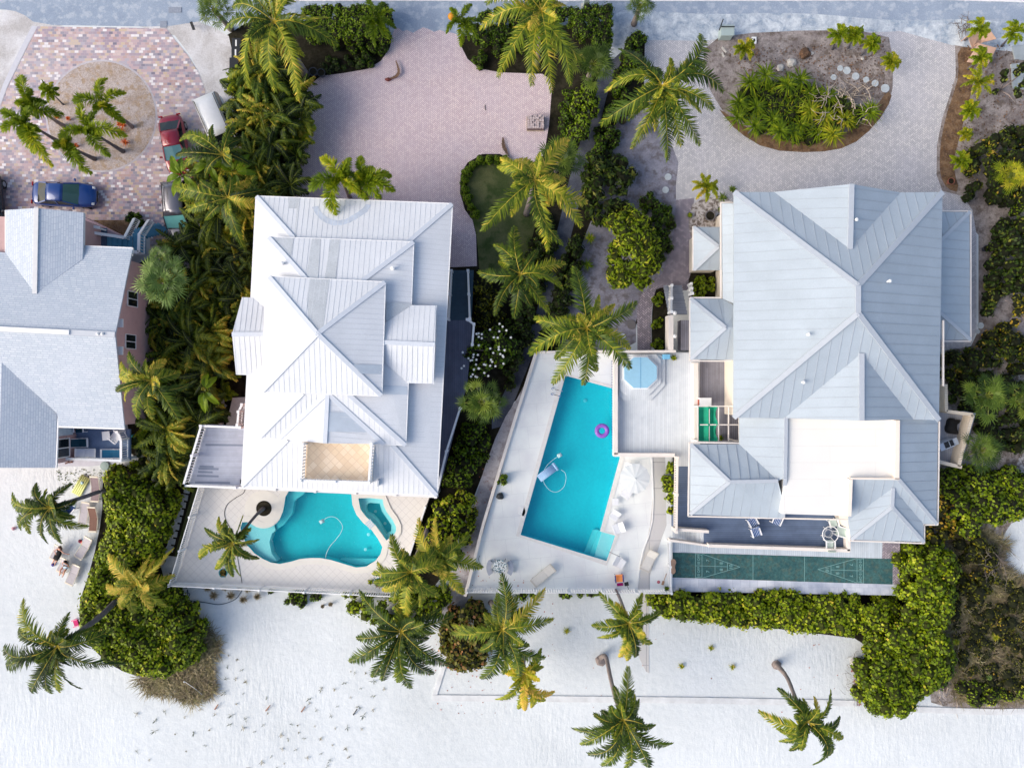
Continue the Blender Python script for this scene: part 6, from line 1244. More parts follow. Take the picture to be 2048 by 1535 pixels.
for i, (x, y) in enumerate(pts):
    k = int(rng.integers(0, 6)) if i >= 6 else i; near = x > 540 and y < 400
    hh_ = 3.0; q = P(x, y, hh_); loc = (q.x, q.y, 0); rz = rng.uniform(0, 6.28); sc = rng.uniform(.75, 1.08)
    if y > 600 and x > 430: sc *= .75
    reg = ('the shaded bed left of the pink driveway' if x > 540 and y < 400 else 'the beds below the waste bins' if y < 330 else 'the parked cars' if y < 480 else 'the pink house wall' if x < 400 and y < 700 else 'the west side of the white house' if y < 760 else 'the sand by the grey composite deck')
    lab = 'arching green palm of the dense screen near ' + reg; grp = 'screen palms next to ' + reg
    if i < 6: protos[k]['label'] = lab; protos[k]['group'] = grp; protos[k].location = loc; protos[k].rotation_euler = (0, 0, rz); protos[k].scale = (sc,) * 3
    else: copy_thing(protos[k], loc, rz, sc, lab, grp)
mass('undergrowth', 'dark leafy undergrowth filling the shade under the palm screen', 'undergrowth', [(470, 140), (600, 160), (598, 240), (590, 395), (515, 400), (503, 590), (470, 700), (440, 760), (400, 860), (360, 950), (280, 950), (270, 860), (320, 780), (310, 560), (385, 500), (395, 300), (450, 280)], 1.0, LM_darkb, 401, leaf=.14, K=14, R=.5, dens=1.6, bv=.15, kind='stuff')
# traveller-like broad leaf clumps
def broadclump(px, z, label, seed, R=1.6, n=9, m=None):
    rng = np.random.default_rng(seed); c = P(*px, z); b_ = Vector((c.x, c.y, 0)); V, vals = [], []; mb = MB(); cn = np.array(c)
    for k in range(n):
        a = rng.uniform(0, 2 * PI); Rr = R * rng.uniform(.6, 1.1); tip = cn + np.array([math.cos(a) * Rr, math.sin(a) * Rr, -.2 * Rr]); ctrl = cn + np.array([math.cos(a) * Rr * .5, math.sin(a) * Rr * .5, .5]); s_ = np.array([-math.sin(a), math.cos(a), 0]); pr = None
        ts = np.linspace(.15, 1, 9); pp = [(1 - t) ** 2 * cn + 2 * t * (1 - t) * ctrl + t * t * tip for t in ts]; ww = np.interp(ts, [.15, .4, .8, 1], [.05, .24, .2, .02]); b0 = rng.uniform(.4, .9)
        for j in range(8):
            for sg in (-1, 1): V.append(np.stack([pp[j], pp[j + 1], pp[j + 1] + s_ * sg * ww[j + 1] + [0, 0, .06], pp[j] + s_ * sg * ww[j] + [0, 0, .06]])); vals.append(b0 + rng.normal(0, .05))
        mb.tube([b_.lerp(c, .9), Vector(pp[0]), Vector(pp[4]), Vector(pp[8])], .025, 5, caps=False)
    mb.tube([b_, c], .08, 6); t = thing('banana_plant', label, 'plant', b_, group='broad-leaved plants in the palm screen'); leafmesh('leaves', np.array(V), np.clip(vals, 0, 1), m or LM_hedge, t, extra=mb, extra_mats=(M_rachG,))
for i, (x, y, lab) in enumerate([(420, 330, 'broad-leaved plant hanging over the front of the white van'), (470, 345, 'broad-leaved plant nearest the upper left corner of the white metal roof'), (410, 780, 'broad-leaved plant above the grey composite deck'), (365, 350, 'broad-leaved plant over the bonnet of the red car')]): broadclump((x, y), 3.6, lab, 500 + i)
# long drooping fronds over the cars and roof corner
for lab, c_, z, b_, tips, sd in [('feathery palm spreading over the red car and the white van', (446, 310), 5, (458, 330), [(360, 280), (378, 262), (352, 310), (365, 340), (385, 320), (425, 250), (470, 245), (410, 355), (500, 330), (480, 280), (400, 290)], 61), ('feathery palm hanging over the roof of the grey pickup-like van', (455, 395), 5.4, (470, 405), [(350, 372), (358, 400), (372, 420), (400, 360), (440, 350), (490, 500), (470, 470), (530, 380), (545, 405), (500, 440), (410, 440)], 62)]:
    coconut(lab, c_, z, b_, tips, seed=sd, bv=.4, m=LM_coco, lm=.75, r=.1, young=False, extra=4)
# ---- island planting
k = 0
ISL = [(1478, 205), (1500, 165), (1512, 215), (1540, 180), (1545, 240), (1575, 170), (1578, 215), (1600, 250), (1560, 262), (1620, 222), (1635, 262), (1650, 235), (1665, 270), (1600, 160), (1620, 185), (1475, 235), (1510, 252), (1585, 265), (1690, 240), (1740, 225), (1530, 150), (1655, 195)]
for i, (x, y) in enumerate(ISL):
    yel = i in (9, 11, 12, 18); rosette('screw_pine', 'spiky strap-leaved plant of the dense clump in the island bed' if not yel else 'yellow-leaved spiky plant at the right end of the island clump', (x, y), 1.3 + .4 * math.sin(i * 1.7), 33, 600 + i, LM_cocoY if yel else LM_foxt, 60, .05, group='spiky plants of the island' if not yel else 'yellow spiky plants of the island', bv=.35 if not yel else .5)
mass('island_undergrowth', 'dark leafy undergrowth below the spiky plants of the island', 'undergrowth', [(1458, 190), (1520, 150), (1620, 165), (1700, 200), (1745, 215), (1700, 265), (1640, 280), (1560, 275), (1490, 255)], 1.15, LM_foxt, 640, leaf=.24, K=30, R=.5, dens=3, bv=.3, bvs=.28, aspect=.13, lumps=.3, kind='stuff')
for i, (x, y, R_, m_, lab) in enumerate([(1315, 462, 12, LM_fanB, 'pale agave rosette in the dark hedge beside the garden walk'), (1175, 530, 16, LM_hedge, 'green rosette plant in the sandy yard below the lane hedge'), (1180, 476, 15, LM_foxt, 'bright green rosette plant at the top of the sandy yard'), (1980, 1355, 9, LM_fanB, 'pale green rosette in the dry brush at lower right'), (1992, 1272, 13, LM_cocoY, 'orange-yellow rosette in the dry brush at the right'), (1912, 1283, 10, LM_cocoY, 'small yellow plant beside the lower right thicket'), (1445, 395, 14, LM_fan, 'small dark rosette plant beside the yellow palm in the shell bed'), (1465, 378, 10, LM_fan, 'second small dark rosette plant next to the roof corner of the grey roofed house')]): rosette('rosette_plant', lab, (x, y), .5, R_, 660 + i, m_, 40, .035, bv=.6)
for i, (x, y, R_) in enumerate([(241, 262, 12), (250, 284, 11), (246, 250, 9), (238, 248, 7), (136, 237, 7), (152, 291, 8), (113, 234, 6)]): rosette('bromeliad', 'orange-red bromeliad in the paved circle bed', (x, y), .3, R_, 680 + i, LM_red, 30, .03, group='orange-red bromeliads of the circle')
# leafy vine patch and driftwood pile
def twigs(name, label, box, z, n, seed, m, lmin=.5, lmax=1.8, cat='branches', r=.03):
    rng = np.random.default_rng(seed); mb = MB()
    for k in range(n):
        q = P(rng.uniform(box[0], box[2]), rng.uniform(box[1], box[3]), rng.uniform(.1, z)); a = rng.uniform(0, 2 * PI); Ln = rng.uniform(lmin, lmax); pts = [q]
        for s_ in range(4): a += rng.normal(0, .5); q = q + Vector((math.cos(a), math.sin(a), rng.normal(0, .2))) * Ln / 4; q.z = max(q.z, .03); pts.append(q)
        mb.tube(pts, [r, r * .8, r * .7, r * .5, r * .3], 5)
    c = P((box[0] + box[2]) / 2, (box[1] + box[3]) / 2, 0); return tag(mb.build(name, m, loc=c, smooth=True), label, cat)
M_drift = mat('bleached_wood', S(196, 180, 164), .85, .15, 4); M_twig = mat('grey_twig', S(132, 122, 116), .85, .15, 4)
twigs('branch_pile', 'tangle of bleached bare branches among the spiky plants of the island', (1640, 175, 1745, 240), 1.9, 90, 700, M_drift)
twigs('dead_branches', 'bare grey branches in the brush at the lower right', (1955, 1100, 2010, 1150), 1.6, 60, 701, M_twig, r=.02)
twigs('dead_branches', 'dry twigs on the sand at the foot of the lower right thicket', (1690, 1310, 1725, 1400), .3, 40, 702, M_twig, .3, 1.0, r=.012)
twigs('driftwood', 'pale sticks on the sand by the seawall at the lower right', (1878, 1378, 1912, 1400), .3, 9, 703, M_drift, .6, 1.6, r=.03)
twigs('tree_stump_debris', 'brown branch heap on the verge right of the grey driveway entrance', (1918, 44, 1945, 62), .4, 22, 704, M_twig, .4, 1.2, r=.03)
# dry grasses
def grassfield(name, label, poly, n, h, seed, m, spread=.6, w=.012, clump=14, kind='stuff', cat='grass', zb=0, group=None, loc=None):
    rng = np.random.default_rng(seed); W = [P(p[0], p[1], 0) for p in poly]; pw = [(p.x, p.y) for p in W]; xs = [p[0] for p in pw]; ys = [p[1] for p in pw]
    X = rng.uniform(min(xs), max(xs), n * 3); Y = rng.uniform(min(ys), max(ys), n * 3); ok = inside(X, Y, pw); X, Y = X[ok][:n], Y[ok][:n]; nc = len(X); cid = np.repeat(np.arange(nc), clump); a = rng.uniform(0, 2 * PI, len(cid)); el = rng.uniform(.3, 1.3, len(cid)); le = h * rng.uniform(.4, 1.3, len(cid)) * (.75 + .5 * np.sin(X * 2.1 + Y * 1.3) ** 2)[cid]
    d = np.stack([np.cos(a) * np.cos(el), np.sin(a) * np.cos(el), np.sin(el)], 1); b = np.stack([X[cid], Y[cid], np.full(len(cid), zb)], 1) + np.stack([np.cos(a), np.sin(a), a * 0], 1) * .05; mid = b + d * (le * .55)[:, None]; end = b + d * le[:, None] * np.array([1.25, 1.25, .7]); s_ = np.stack([-np.sin(a), np.cos(a), a * 0], 1) * w
    V = np.stack([b - s_ * .5, mid + s_, end, mid - s_], 1); c0 = rng.normal(0, .14, nc) + .28 * np.sin(X * 1.3 + seed) * np.cos(Y * 1.7)
    return tag(leafmesh(name, V, np.clip(.45 + c0[cid] + rng.normal(0, .15, len(cid)), 0, 1), m, None, Vector((float(np.mean(xs)), float(np.mean(ys)), 0)) if loc is None else loc), label, cat, group, kind)
grassfield('sea_oats', 'dry brown beach grass ringing the round sea grape mound', [(385, 1230), (410, 1240), (440, 1285), (438, 1305), (425, 1325), (432, 1345), (428, 1380), (400, 1400), (375, 1405), (355, 1390), (310, 1385), (270, 1355), (300, 1345), (350, 1345), (385, 1310), (395, 1270)], 620, .7, 720, LM_oats, w=.02)
grassfield('sea_oats', 'dry grey-brown grass covering the ground at the lower right', [(1912, 1160), (1940, 1140), (1990, 1120), (2070, 1170), (2070, 1400), (1980, 1400), (1905, 1395), (1905, 1300), (1895, 1260)], 1500, .7, 721, LM_oats, w=.02)
grassfield('sea_oats', 'dry grass among the brush below the right hand sea grape', [(1900, 1080), (1960, 1060), (2010, 1085), (1985, 1160), (1930, 1170)], 600, .8, 722, LM_oats, w=.02)
# ornamental grass clumps under the picket fence
def clumpgrass(x, y, R_, lab, seed, m=LM_oats): rosette('grass_clump', lab, (x, y), .3, R_, seed, m, 90, .02, group='brown grass clumps below the picket fence', up=1.1, cat='grass clump', bv=.25)
for i, (x, y, R_) in enumerate([(428, 1190, 12), (462, 1190, 12), (487, 1198, 11), (416, 1174, 12), (450, 1172, 12), (515, 1192, 10), (497, 1176, 12), (480, 1174, 9), (645, 1212, 5), (661, 1208, 6)]): clumpgrass(x, y, R_, ['upper left', 'lower middle', 'lower right', 'leftmost', 'upper middle', 'rightmost of the row', 'upper right', 'hidden upper', 'tiny left', 'tiny right'][i] + ' brown grass clump on the sand below the picket fence', 740 + i)
# dune seedlings: many small individual tufts
rng = np.random.default_rng(9)
def tuftV(rng, h=.28):
    V = []; 
    for k in range(9):
        a = rng.uniform(0, 6.28); el = rng.uniform(.2, 1.1); d = np.array([math.cos(a) * math.cos(el), math.sin(a) * math.cos(el), math.sin(el)]); s_ = np.array([-math.sin(a), math.cos(a), 0]) * .018; le = h * rng.uniform(.6, 1.3); V.append(np.stack([np.zeros(3), d * le * .5 + s_, d * le, d * le * .5 - s_]))
    return np.array(V)
tp = []
for i in range(4): V = tuftV(rng, .22 + .05 * i); V *= .7; tp.append(tag(leafmesh('grass_tuft', V, rng.uniform(.1, .9, len(V)), LM_darkb if i % 2 else LM_oats, None, Vector((0, 0, 0))), 'tiny sprig of dune grass planted in the open white sand', 'grass tuft', 'dune grass sprigs in the white sand'))
spots = [(457, 1307), (455, 1333), (476, 1317), (453, 1357), (472, 1357), (484, 1338), (493, 1361), (449, 1386), (488, 1385), (422, 1393), (399, 1415), (331, 1420), (368, 1435), (310, 1440), (270, 1426), (310, 1462), (350, 1467), (387, 1468), (429, 1428), (464, 1428), (473, 1408), (460, 1450), (484, 1455), (492, 1436), (420, 1457), (410, 1489), (373, 1502), (273, 1502), (298, 1519), (507, 1461), (495, 1535), (528, 1451), (537, 1423), (534, 1397), (522, 1524), (555, 1533), (569, 1526), (578, 1477), (564, 1498), (590, 1500), (601, 1462), (617, 1396), (616, 1407), (632, 1418), (597, 1450), (609, 1475), (640, 1475), (641, 1377), (667, 1378), (690, 1363), (640, 1368 + 9), (663, 1431), (630, 1450), (676, 1411), (700, 1393), (711, 1344), (729, 1345), (722, 1374), (695, 1493), (697, 1454), (666, 1487), (643, 1505), (615, 1516), (660, 1519), (672, 1455), (719, 1411), (724, 1458), (725, 1432), (748, 1418), (745, 1391), (768, 1378), (749, 1362), (702, 1343), (543, 1514), (570, 1540), (655, 1530), (695, 1515), (585, 1448), (560, 1470)]
for i, (x, y) in enumerate(spots):
    q = P(x + rng.uniform(-2, 2), y + rng.uniform(-2, 2), 0)
    if i < 4: tp[i].location = q; continue
    c = tp[i % 4].copy(); COL.objects.link(c); c.location = q; c.rotation_euler = (0, 0, rng.uniform(0, 6)); s_ = rng.uniform(.7, 1.5); c.scale = (s_,) * 3
for i, (x, y, lab) in enumerate([(1133, 1261, 'yellow-green seedling with a dry stalk left of the beach walk'), (1422, 1295, 'upper yellow-green seedling on the sand below the long hedge'), (1363, 1331, 'lower left yellow-green seedling on the sand below the long hedge'), (1465, 1333, 'lower right dry yellow seedling on the sand below the long hedge')]): rosette('seedling_plant', lab, (x, y), .15, 9 if i else 10, 790 + i, LM_cocoY, 26, .03, bv=.6, cat='seedling')
# fallen red leaves
def litter(name, label, poly, n, seed, z, m, s=.05, cat='fallen leaves'):
    rng = np.random.default_rng(seed); xs = [p[0] for p in poly]; ys = [p[1] for p in poly]; X = rng.uniform(min(xs), max(xs), n * 4); Y = rng.uniform(min(ys), max(ys), n * 4); ok = inside(X, Y, poly); X, Y = X[ok][:n], Y[ok][:n]
    C = np.array([P(x, y, z) for x, y in zip(X, Y)]) + np.array([0, 0, .03]); a = nrm(rng.normal(0, 1, C.shape) * np.array([1, 1, .25])); b = nrm(np.cross(a, [0, 0, 1.0])); le = s * rng.uniform(.6, 1.3, len(C))
    return tag(leafmesh(name, kites(C, a * le[:, None], b * le[:, None] * .8), rng.uniform(0, 1, len(C)), m, None, Vector(C[0])), label, cat, kind='stuff')
LM_fall = leafmat('fallen_leaf', st((0, (130, 60, 46)), (.5, (166, 84, 64)), (1, (190, 120, 90))), .1)
litter('fallen_leaves', 'reddish leaves scattered over the sand left of the seawall', [(860, 1240), (985, 1200), (1110, 1200), (1110, 1300), (1010, 1440), (860, 1420), (840, 1300)], 110, 800, 0, LM_fall)
litter('fallen_leaves', 'reddish leaves scattered on the rectangular pool patio', [(945, 1150), (1060, 1160), (1060, 1180), (935, 1180)], 16, 801, 1.22, LM_fall)
litter('fallen_leaves', 'reddish leaves along the beach path', [(960, 930), (1000, 960), (950, 1180), (910, 1190)], 30, 802, .02, LM_fall)
litter('fallen_leaves', 'dry leaves at the foot of the lower right thicket', [(1700, 1330), (1725, 1340), (1722, 1410), (1708, 1410)], 110, 803, .02, LM_fall, .06)
litter('fallen_leaves', 'dead leaves scattered on the open sand of the right beach', [(1120, 1210), (1290, 1200), (1690, 1280), (1690, 1440), (1150, 1430)], 30, 804, 0, LM_fall)
litter('leaf_litter', 'brown leaf litter over the soil of the planted island', [(1440, 100), (1770, 80), (1775, 200), (1700, 190), (1500, 150)], 500, 805, .04, LM_dry, .07)
litter('leaf_litter', 'brown leaf litter on the soil at the right side of the grey driveway', [(1915, 90), (2060, 90), (2060, 300), (1930, 300), (1900, 380), (1880, 350)], 500, 806, .04, LM_dry, .07)
litter('seaweed_bits', 'dark plant debris on the sand below the balcony of the shingled house', [(112, 940), (205, 935), (205, 960), (120, 985)], 150, 807, 0, LM_darkb, .05)
# ================= vehicles =================
M_tyre = plain('tyre_rubber', (.02, .02, .02, 1), .9); M_rim = plain('alloy_rim', (.5, .5, .52, 1), .3, .9); M_headl = plain('headlight_lens', (.8, .82, .85, 1), .1); M_tail = plain('tail_light', (.35, .01, .02, 1), .2)
M_trim = plain('black_trim', (.015, .015, .018, 1), .5)
def loft(mb, secs, m=0, close=True):
    n = len(secs[0]); vs = [p for s_ in secs for p in s_]; fs = []
    for i in range(len(secs) - 1):
        for k in range(n): k2 = (k + 1) % n; fs.append((i * n + k, (i + 1) * n + k, (i + 1) * n + k2, i * n + k2))
    if close: fs.append(tuple(range(n))); fs.append(tuple(range((len(secs) - 1) * n, len(secs) * n))[::-1])
    mb.raw(vs, fs, m)
def car(name, label, cat, front, rear, width, paint, kind='sedan', glass=None, shade=False, zscale=1.0):
    """front / rear: ground pixel of the two ends"""
    f, r = P(*front, .8), P(*rear, .8); f.z = r.z = 0; d = f - r; Ln = d.length; rz = math.atan2(d.y, d.x); t = thing(name, label, cat, (f + r) / 2, 0); hw = width / 2; h = Ln / 2; glass = glass or M_glass
    if kind == 'sedan': st = [(-h, .40, .66, .45), (-h * .97, .74, .76, .32), (-h * .87, .93, .96, .22), (-h * .55, 1, 1.0, .2), (0, 1, .98, .2), (h * .45, 1, .95, .2), (h * .74, .96, .84, .2), (h * .90, .84, .72, .25), (h * .97, .64, .62, .32), (h, .34, .54, .42)]; cab = (-h * .74, -h * .40, h * .12, h * .50, 1.44)
    else: st = [(-h, .6, .85, .45), (-h * .98, .86, 1.02, .3), (-h * .9, .98, 1.12, .22), (-h * .5, 1, 1.12, .2), (0, 1, 1.08, .2), (h * .45, 1, 1.05, .2), (h * .76, .96, .98, .2), (h * .92, .84, .84, .25), (h * .98, .66, .72, .34), (h, .4, .62, .42)]; cab = (-h * .97, -h * .86, h * .22, h * .56, 1.78 if kind == 'suv' else 1.85)
    if kind == 'van': cab = (-h * .98, -h * .93, h * .36, h * .66, 1.9)
    secs = []
    for x, wf, zt, zb in st:
        w_ = hw * wf; secs.append([(x, -w_ * .72, zb), (x, -w_, zb + .22), (x, -w_ * .99, zt - .2), (x, -w_ * .92, zt - .05), (x, -w_ * .6, zt + .015), (x, 0, zt + .035), (x, w_ * .6, zt + .015), (x, w_ * .92, zt - .05), (x, w_ * .99, zt - .2), (x, w_, zb + .22), (x, w_ * .72, zb)])
    B = MB(); loft(B, secs)
    def part(mb, nm, m, **kw):
        M = Matrix.Rotation(rz, 3, 'Z'); mb.v = [tuple(M @ Vector(v) + Vector(t.location)) for v in mb.v]; return mb.build(nm, m, t, **kw)
    bo = part(B, 'body', paint, smooth=True); sub = bo.modifiers.new('s', 'SUBSURF'); sub.levels = 1; sub.render_levels = 2
    x0, x1, x2, x3, zc = cab; zb_ = (.96 if kind == 'sedan' else 1.06); wb, wr = hw * .90, hw * .72 if kind == 'sedan' else hw * .80
    R_ = MB(); xs = np.linspace(x1, x2, 6); secs = []
    for i, x in enumerate(xs): 
        zz = zc - .05 * (2 * (i / 5) - 1) ** 2; secs.append([(x, -wr, zz - .09), (x, -wr * .9, zz - .015), (x, 0, zz + .03), (x, wr * .9, zz - .015), (x, wr, zz - .09), (x, 0, zz - .16)])
    loft(R_, secs); part(R_, 'roof', paint, smooth=True)
    zr_ = zc - .07
    g = MB(); g.face([(x3, -wb * .96, zb_ - .04), (x3 + .07, 0, zb_ - .02), (x3, wb * .96, zb_ - .04), (x2, wr * .95, zr_), (x2 + .03, 0, zr_ + .05), (x2, -wr * .95, zr_)]); part(g, 'windshield', glass if not shade else bpy.data.materials['silver_sunshade'])
    if shade: g = MB(); g.beam((x3 - .02, -wb * .8, zb_), (x3 - .02, wb * .8, zb_), .16, .05); part(g, 'windshield_border', M_trim)
    g = MB(); g.face([(x0, wb * .92, zb_), (x0 - .04, 0, zb_ + .02), (x0, -wb * .92, zb_), (x1, -wr * .95, zr_), (x1 - .02, 0, zr_ + .05), (x1, wr * .95, zr_)]); part(g, 'rear_window', M_glass)
    for s_ in (-1, 1):
        g = MB(); q = [(x0 + .08, s_ * wb * .97, zb_), (x3 - .1, s_ * wb * .99, zb_ - .03), (x2 - .02, s_ * wr, zr_ - .03), (x1 + .02, s_ * wr, zr_ - .03)]; g.face(q if s_ > 0 else q[::-1]); part(g, 'side_window', M_glass)
        g = MB(); xm = (x1 + x2) / 2 + .1; g.beam((xm, s_ * (wb + .0), zb_ - .02), (xm, s_ * (wr + .02), zr_ - .02), .09, .03); g.beam((x3 + .02, s_ * wb * .97, zb_ - .03), (x2, s_ * (wr * .97), zr_ + .0), .07, .05); g.beam((x0, s_ * wb * .94, zb_), (x1, s_ * wr * .97, zr_), .1, .05); part(g, 'pillars', paint)
        g = MB(); g.box((x3 - .28, s_ * (hw + .12), .98), (.13, .2, .14)); part(g, 'side_mirror', paint, bevel=.03)
        g = MB(); g.box((h * .90, s_ * hw * .62, .64 if kind == 'sedan' else .76), (.2, .24, .1), tilt=.5); part(g, 'headlight', M_headl, bevel=.03)
        g = MB(); g.box((-h * .965, s_ * hw * .72, .78 if kind == 'sedan' else .98), (.08, .3, .14)); part(g, 'tail_light', M_tail, bevel=.02)
        for xw in (-h * .62, h * .64):
            g = MB(); c = Vector((xw, s_ * (hw - .13), .33)); n = 18
            for (ra, y0, y1, nm, mm) in ((.33, -.11, .11, 'tyre', M_tyre), (.2, -.115, .117, 'rim', M_rim)):
                g = MB(); ring = lambda rr, yy: [(c.x + rr * math.cos(2 * PI * k / n), c.y + yy, c.z + rr * math.sin(2 * PI * k / n)) for k in range(n)]
                loft(g, [ring(ra * .9, y0), ring(ra, y0 * .8), ring(ra, y1 * .8), ring(ra * .9, y1)])
                if nm == 'tyre': w_ = part(g, 'wheel', mm, smooth=True)
                else:
                    M = Matrix.Rotation(rz, 3, 'Z'); g.v = [tuple(M @ Vector(v) + Vector(t.location)) for v in g.v]; g.build('rim', mm, w_)
    if kind in ('van', 'suv'):
        for s_ in (-1, 1): g = MB(); g.beam((x1 + .15, s_ * wr * .86, zc + .05), (x2 - .35, s_ * wr * .86, zc + .05), .05, .04); part(g, 'roof_rail', M_trim)
    g = MB(); g.beam((h * .99, -hw * .42, .52), (h * .99, hw * .42, .52), .06, .14); part(g, 'grille', M_trim)
    return t
plain('silver_sunshade', S(150, 235, 225), .35)
P_red = plain('red_car_paint', (.28, .004, .025, 1), .3, .1, coat=1); P_white = plain('white_car_paint', (.80, .80, .81, 1), .3, coat=1); P_blue = plain('blue_car_paint', (.001, .04, .22, 1), .3, .1, coat=1); P_grey = plain('grey_car_paint', (.20, .19, .21, 1), .25, .6, coat=1); P_dark = plain('dark_car_paint', (.02, .022, .03, 1), .2, .3, coat=1)
car('parked_car', 'dark red sedan parked beside the paved circle', 'car', (359, 349), (338, 229), 1.84, P_red, glass=plain('teal_glass', (.10, .24, .27, 1), .08))
car('parked_van', 'white van with black side windows parked partly under the palms', 'van', (466, 316), (415, 198), 2.12, P_white, 'van')
car('parked_car', 'dark blue car parked between the paved circle and the shingled roof', 'car', (191, 391), (62, 385), 1.84, P_blue, glass=plain('smoky_glass', (.05, .12, .12, 1), .08))
car('parked_suv', 'grey sport utility with a silver green sunshade in its windshield beside the blue stairs', 'car', (361, 484), (352, 362), 1.9, P_grey, 'suv', shade=True)
car('parked_car', 'black car mostly hidden under the palms right of the grey sport utility', 'car', (415, 470), (404, 350), 1.85, P_dark)
car('parked_car', 'black vehicle cut by the left edge of the photo beside the shingled roof', 'car', (-16, 462), (-26, 345), 1.85, P_dark)

# waste bins
M_bin = plain('black_bin_plastic', (.012, .014, .018, 1), .5)
def wbin(px, lab, lidlab=True, m=M_bin, size=(.62, .72, 1.05)):
    q = P(*px, .9); q.z = 0; t = thing('waste_bin', lab, 'waste bin', q, group='black bins on the verge'); mb = MB()
    loft(mb, [[(q.x + x * size[0] / 2 * s_, q.y + y * size[1] / 2 * s_, z) for x, y in ((-1, -1), (1, -1), (1, 1), (-1, 1))] for z, s_ in ((.06, .8), (.95, 1))]); mb.build('body', m, t, bevel=.02)
    mb = MB(); mb.box((q.x, q.y, 1.0), (size[0] + .05, size[1] + .04, .08)); mb.build('lid', m, t, bevel=.03)
    if lidlab: mb = MB(); mb.box((q.x - .02, q.y, 1.048), (.11, .46, .012)); mb.build('lid_label', M_white_paint, t)
    mb = MB(); mb.tube([(q.x + .3, q.y - .28, .12), (q.x + .3, q.y + .28, .12)], .12, 10); mb.build('wheels', M_tyre, t)
wbin((474, 88), 'upper black waste bin with a white lid label under the tall palm'); wbin((473, 107), 'middle black waste bin with a white lid label under the tall palm'); wbin((469, 127), 'lowest black waste bin without a lid label, beside the other two', False)
def pot(px, lab, r, h, m, z=0, plant=None, seed=0, soil=True, pc=None):
    q = P(*px, z + h); q.z = z; t = thing('plant_pot', lab, 'plant pot', q, group='plant pots'); mb = MB(); n = 20; ring = lambda rr, zz: [(q.x + rr * math.cos(2 * PI * k / n), q.y + rr * math.sin(2 * PI * k / n), z + zz) for k in range(n)]
    loft(mb, [ring(r * .4, .0)[::-1], ring(r * .7, 0)[::-1], ring(r, h * .85)[::-1], ring(r * 1.08, h * .9)[::-1], ring(r * 1.08, h)[::-1], ring(r * .9, h)[::-1], ring(r * .86, h * .86)[::-1]], close=False); mb.build('pot', m, t, smooth=False)
    mb = MB(); mb.lathe((q.x, q.y, z + h * .84), [(r * .88, 0), (r * .86, .02)], 18); mb.build('soil', M_dark, t)
    if plant:
        rg = np.random.default_rng(seed); V = []; 
        for k in range(36): a = rg.uniform(0, 6.28); el = rg.uniform(.1, 1.2); d = np.array([math.cos(a) * math.cos(el), math.sin(a) * math.cos(el), math.sin(el) * .7]); s_ = np.array([-math.sin(a), math.cos(a), 0]) * .04; c0 = np.array([q.x, q.y, z + h * .9]); le = plant * rg.uniform(.6, 1.1); V.append(np.stack([c0, c0 + d * le * .5 + s_, c0 + d * le - [0, 0, .1], c0 + d * le * .5 - s_]))
        leafmesh('foliage', np.array(V), rg.uniform(0, 1, 36), pc or LM_foxt, t)
M_terra = plain('terracotta', S(150, 92, 74), .8); M_pd = plain('dark_glazed_pot', (.03, .035, .05, 1), .3); M_pt = plain('teal_glazed_pot', S(50, 150, 165), .3); M_pg = plain('grey_stone_pot', S(112, 108, 110), .8)
pot((1421, 431), 'large empty dark planter on the shell bed left of the grey roofed house', .36, .6, M_pg); pot((1380, 430), 'small bowl with a shrub on the shell bed', .2, .3, M_pg, 0, .3, 3); pot((1245, 240), 'dark round planter in the sandy yard below the wide coconut palm', .36, .5, M_pd)
pot((626, 143), 'left dark glazed pot in the shade at the corner of the pink driveway', .3, .5, M_pd); pot((642, 145), 'right dark glazed pot in the shade at the corner of the pink driveway', .28, .5, M_pd)
pot((579, 312), 'terracotta pot at the left edge of the pink driveway', .28, .4, M_terra); pot((588, 286), 'dark red pot with a plant at the left edge of the pink driveway', .25, .4, M_terra, 0, .3, 4)
pot((446, 1145), 'teal glazed pot with a spiky plant on the free-form pool terrace', .3, .45, M_pt, ZD, .45, 5, pc=LM_redbr); pot((757, 1164), 'blue pot with a reddish bromeliad by the picket fence', .3, .4, M_pt, ZD, .6, 6, pc=LM_redbr); pot((741, 1164), 'small dark pot with a green plant beside the bromeliad pot', .14, .22, M_pd, ZD, .3, 7)
pot((1348, 716), 'small round pot with a drooping plant on the spa deck by the stairs', .15, .25, M_pg, ZS, .35, 8); pot((1973, 497), 'dark empty pot on the soil right of the side roof', .22, .4, M_pd); pot((1903, 362), 'brown open pot at the lower tip of the mulch bed', .24, .35, M_terra); pot((1440, 417), 'small potted shrub near the roof corner on the shell bed', .14, .25, M_pd, 0, .25, 9)
pot((1440, 875), 'small pot with a bright green plant under the pergola bars', .16, .3, M_pd, ZS, .35, 10); pot((1334, 1177), 'small green potted bush at the corner of the patio fence', .14, .35, M_pd, ZD, .3, 11, pc=LM_hedge)
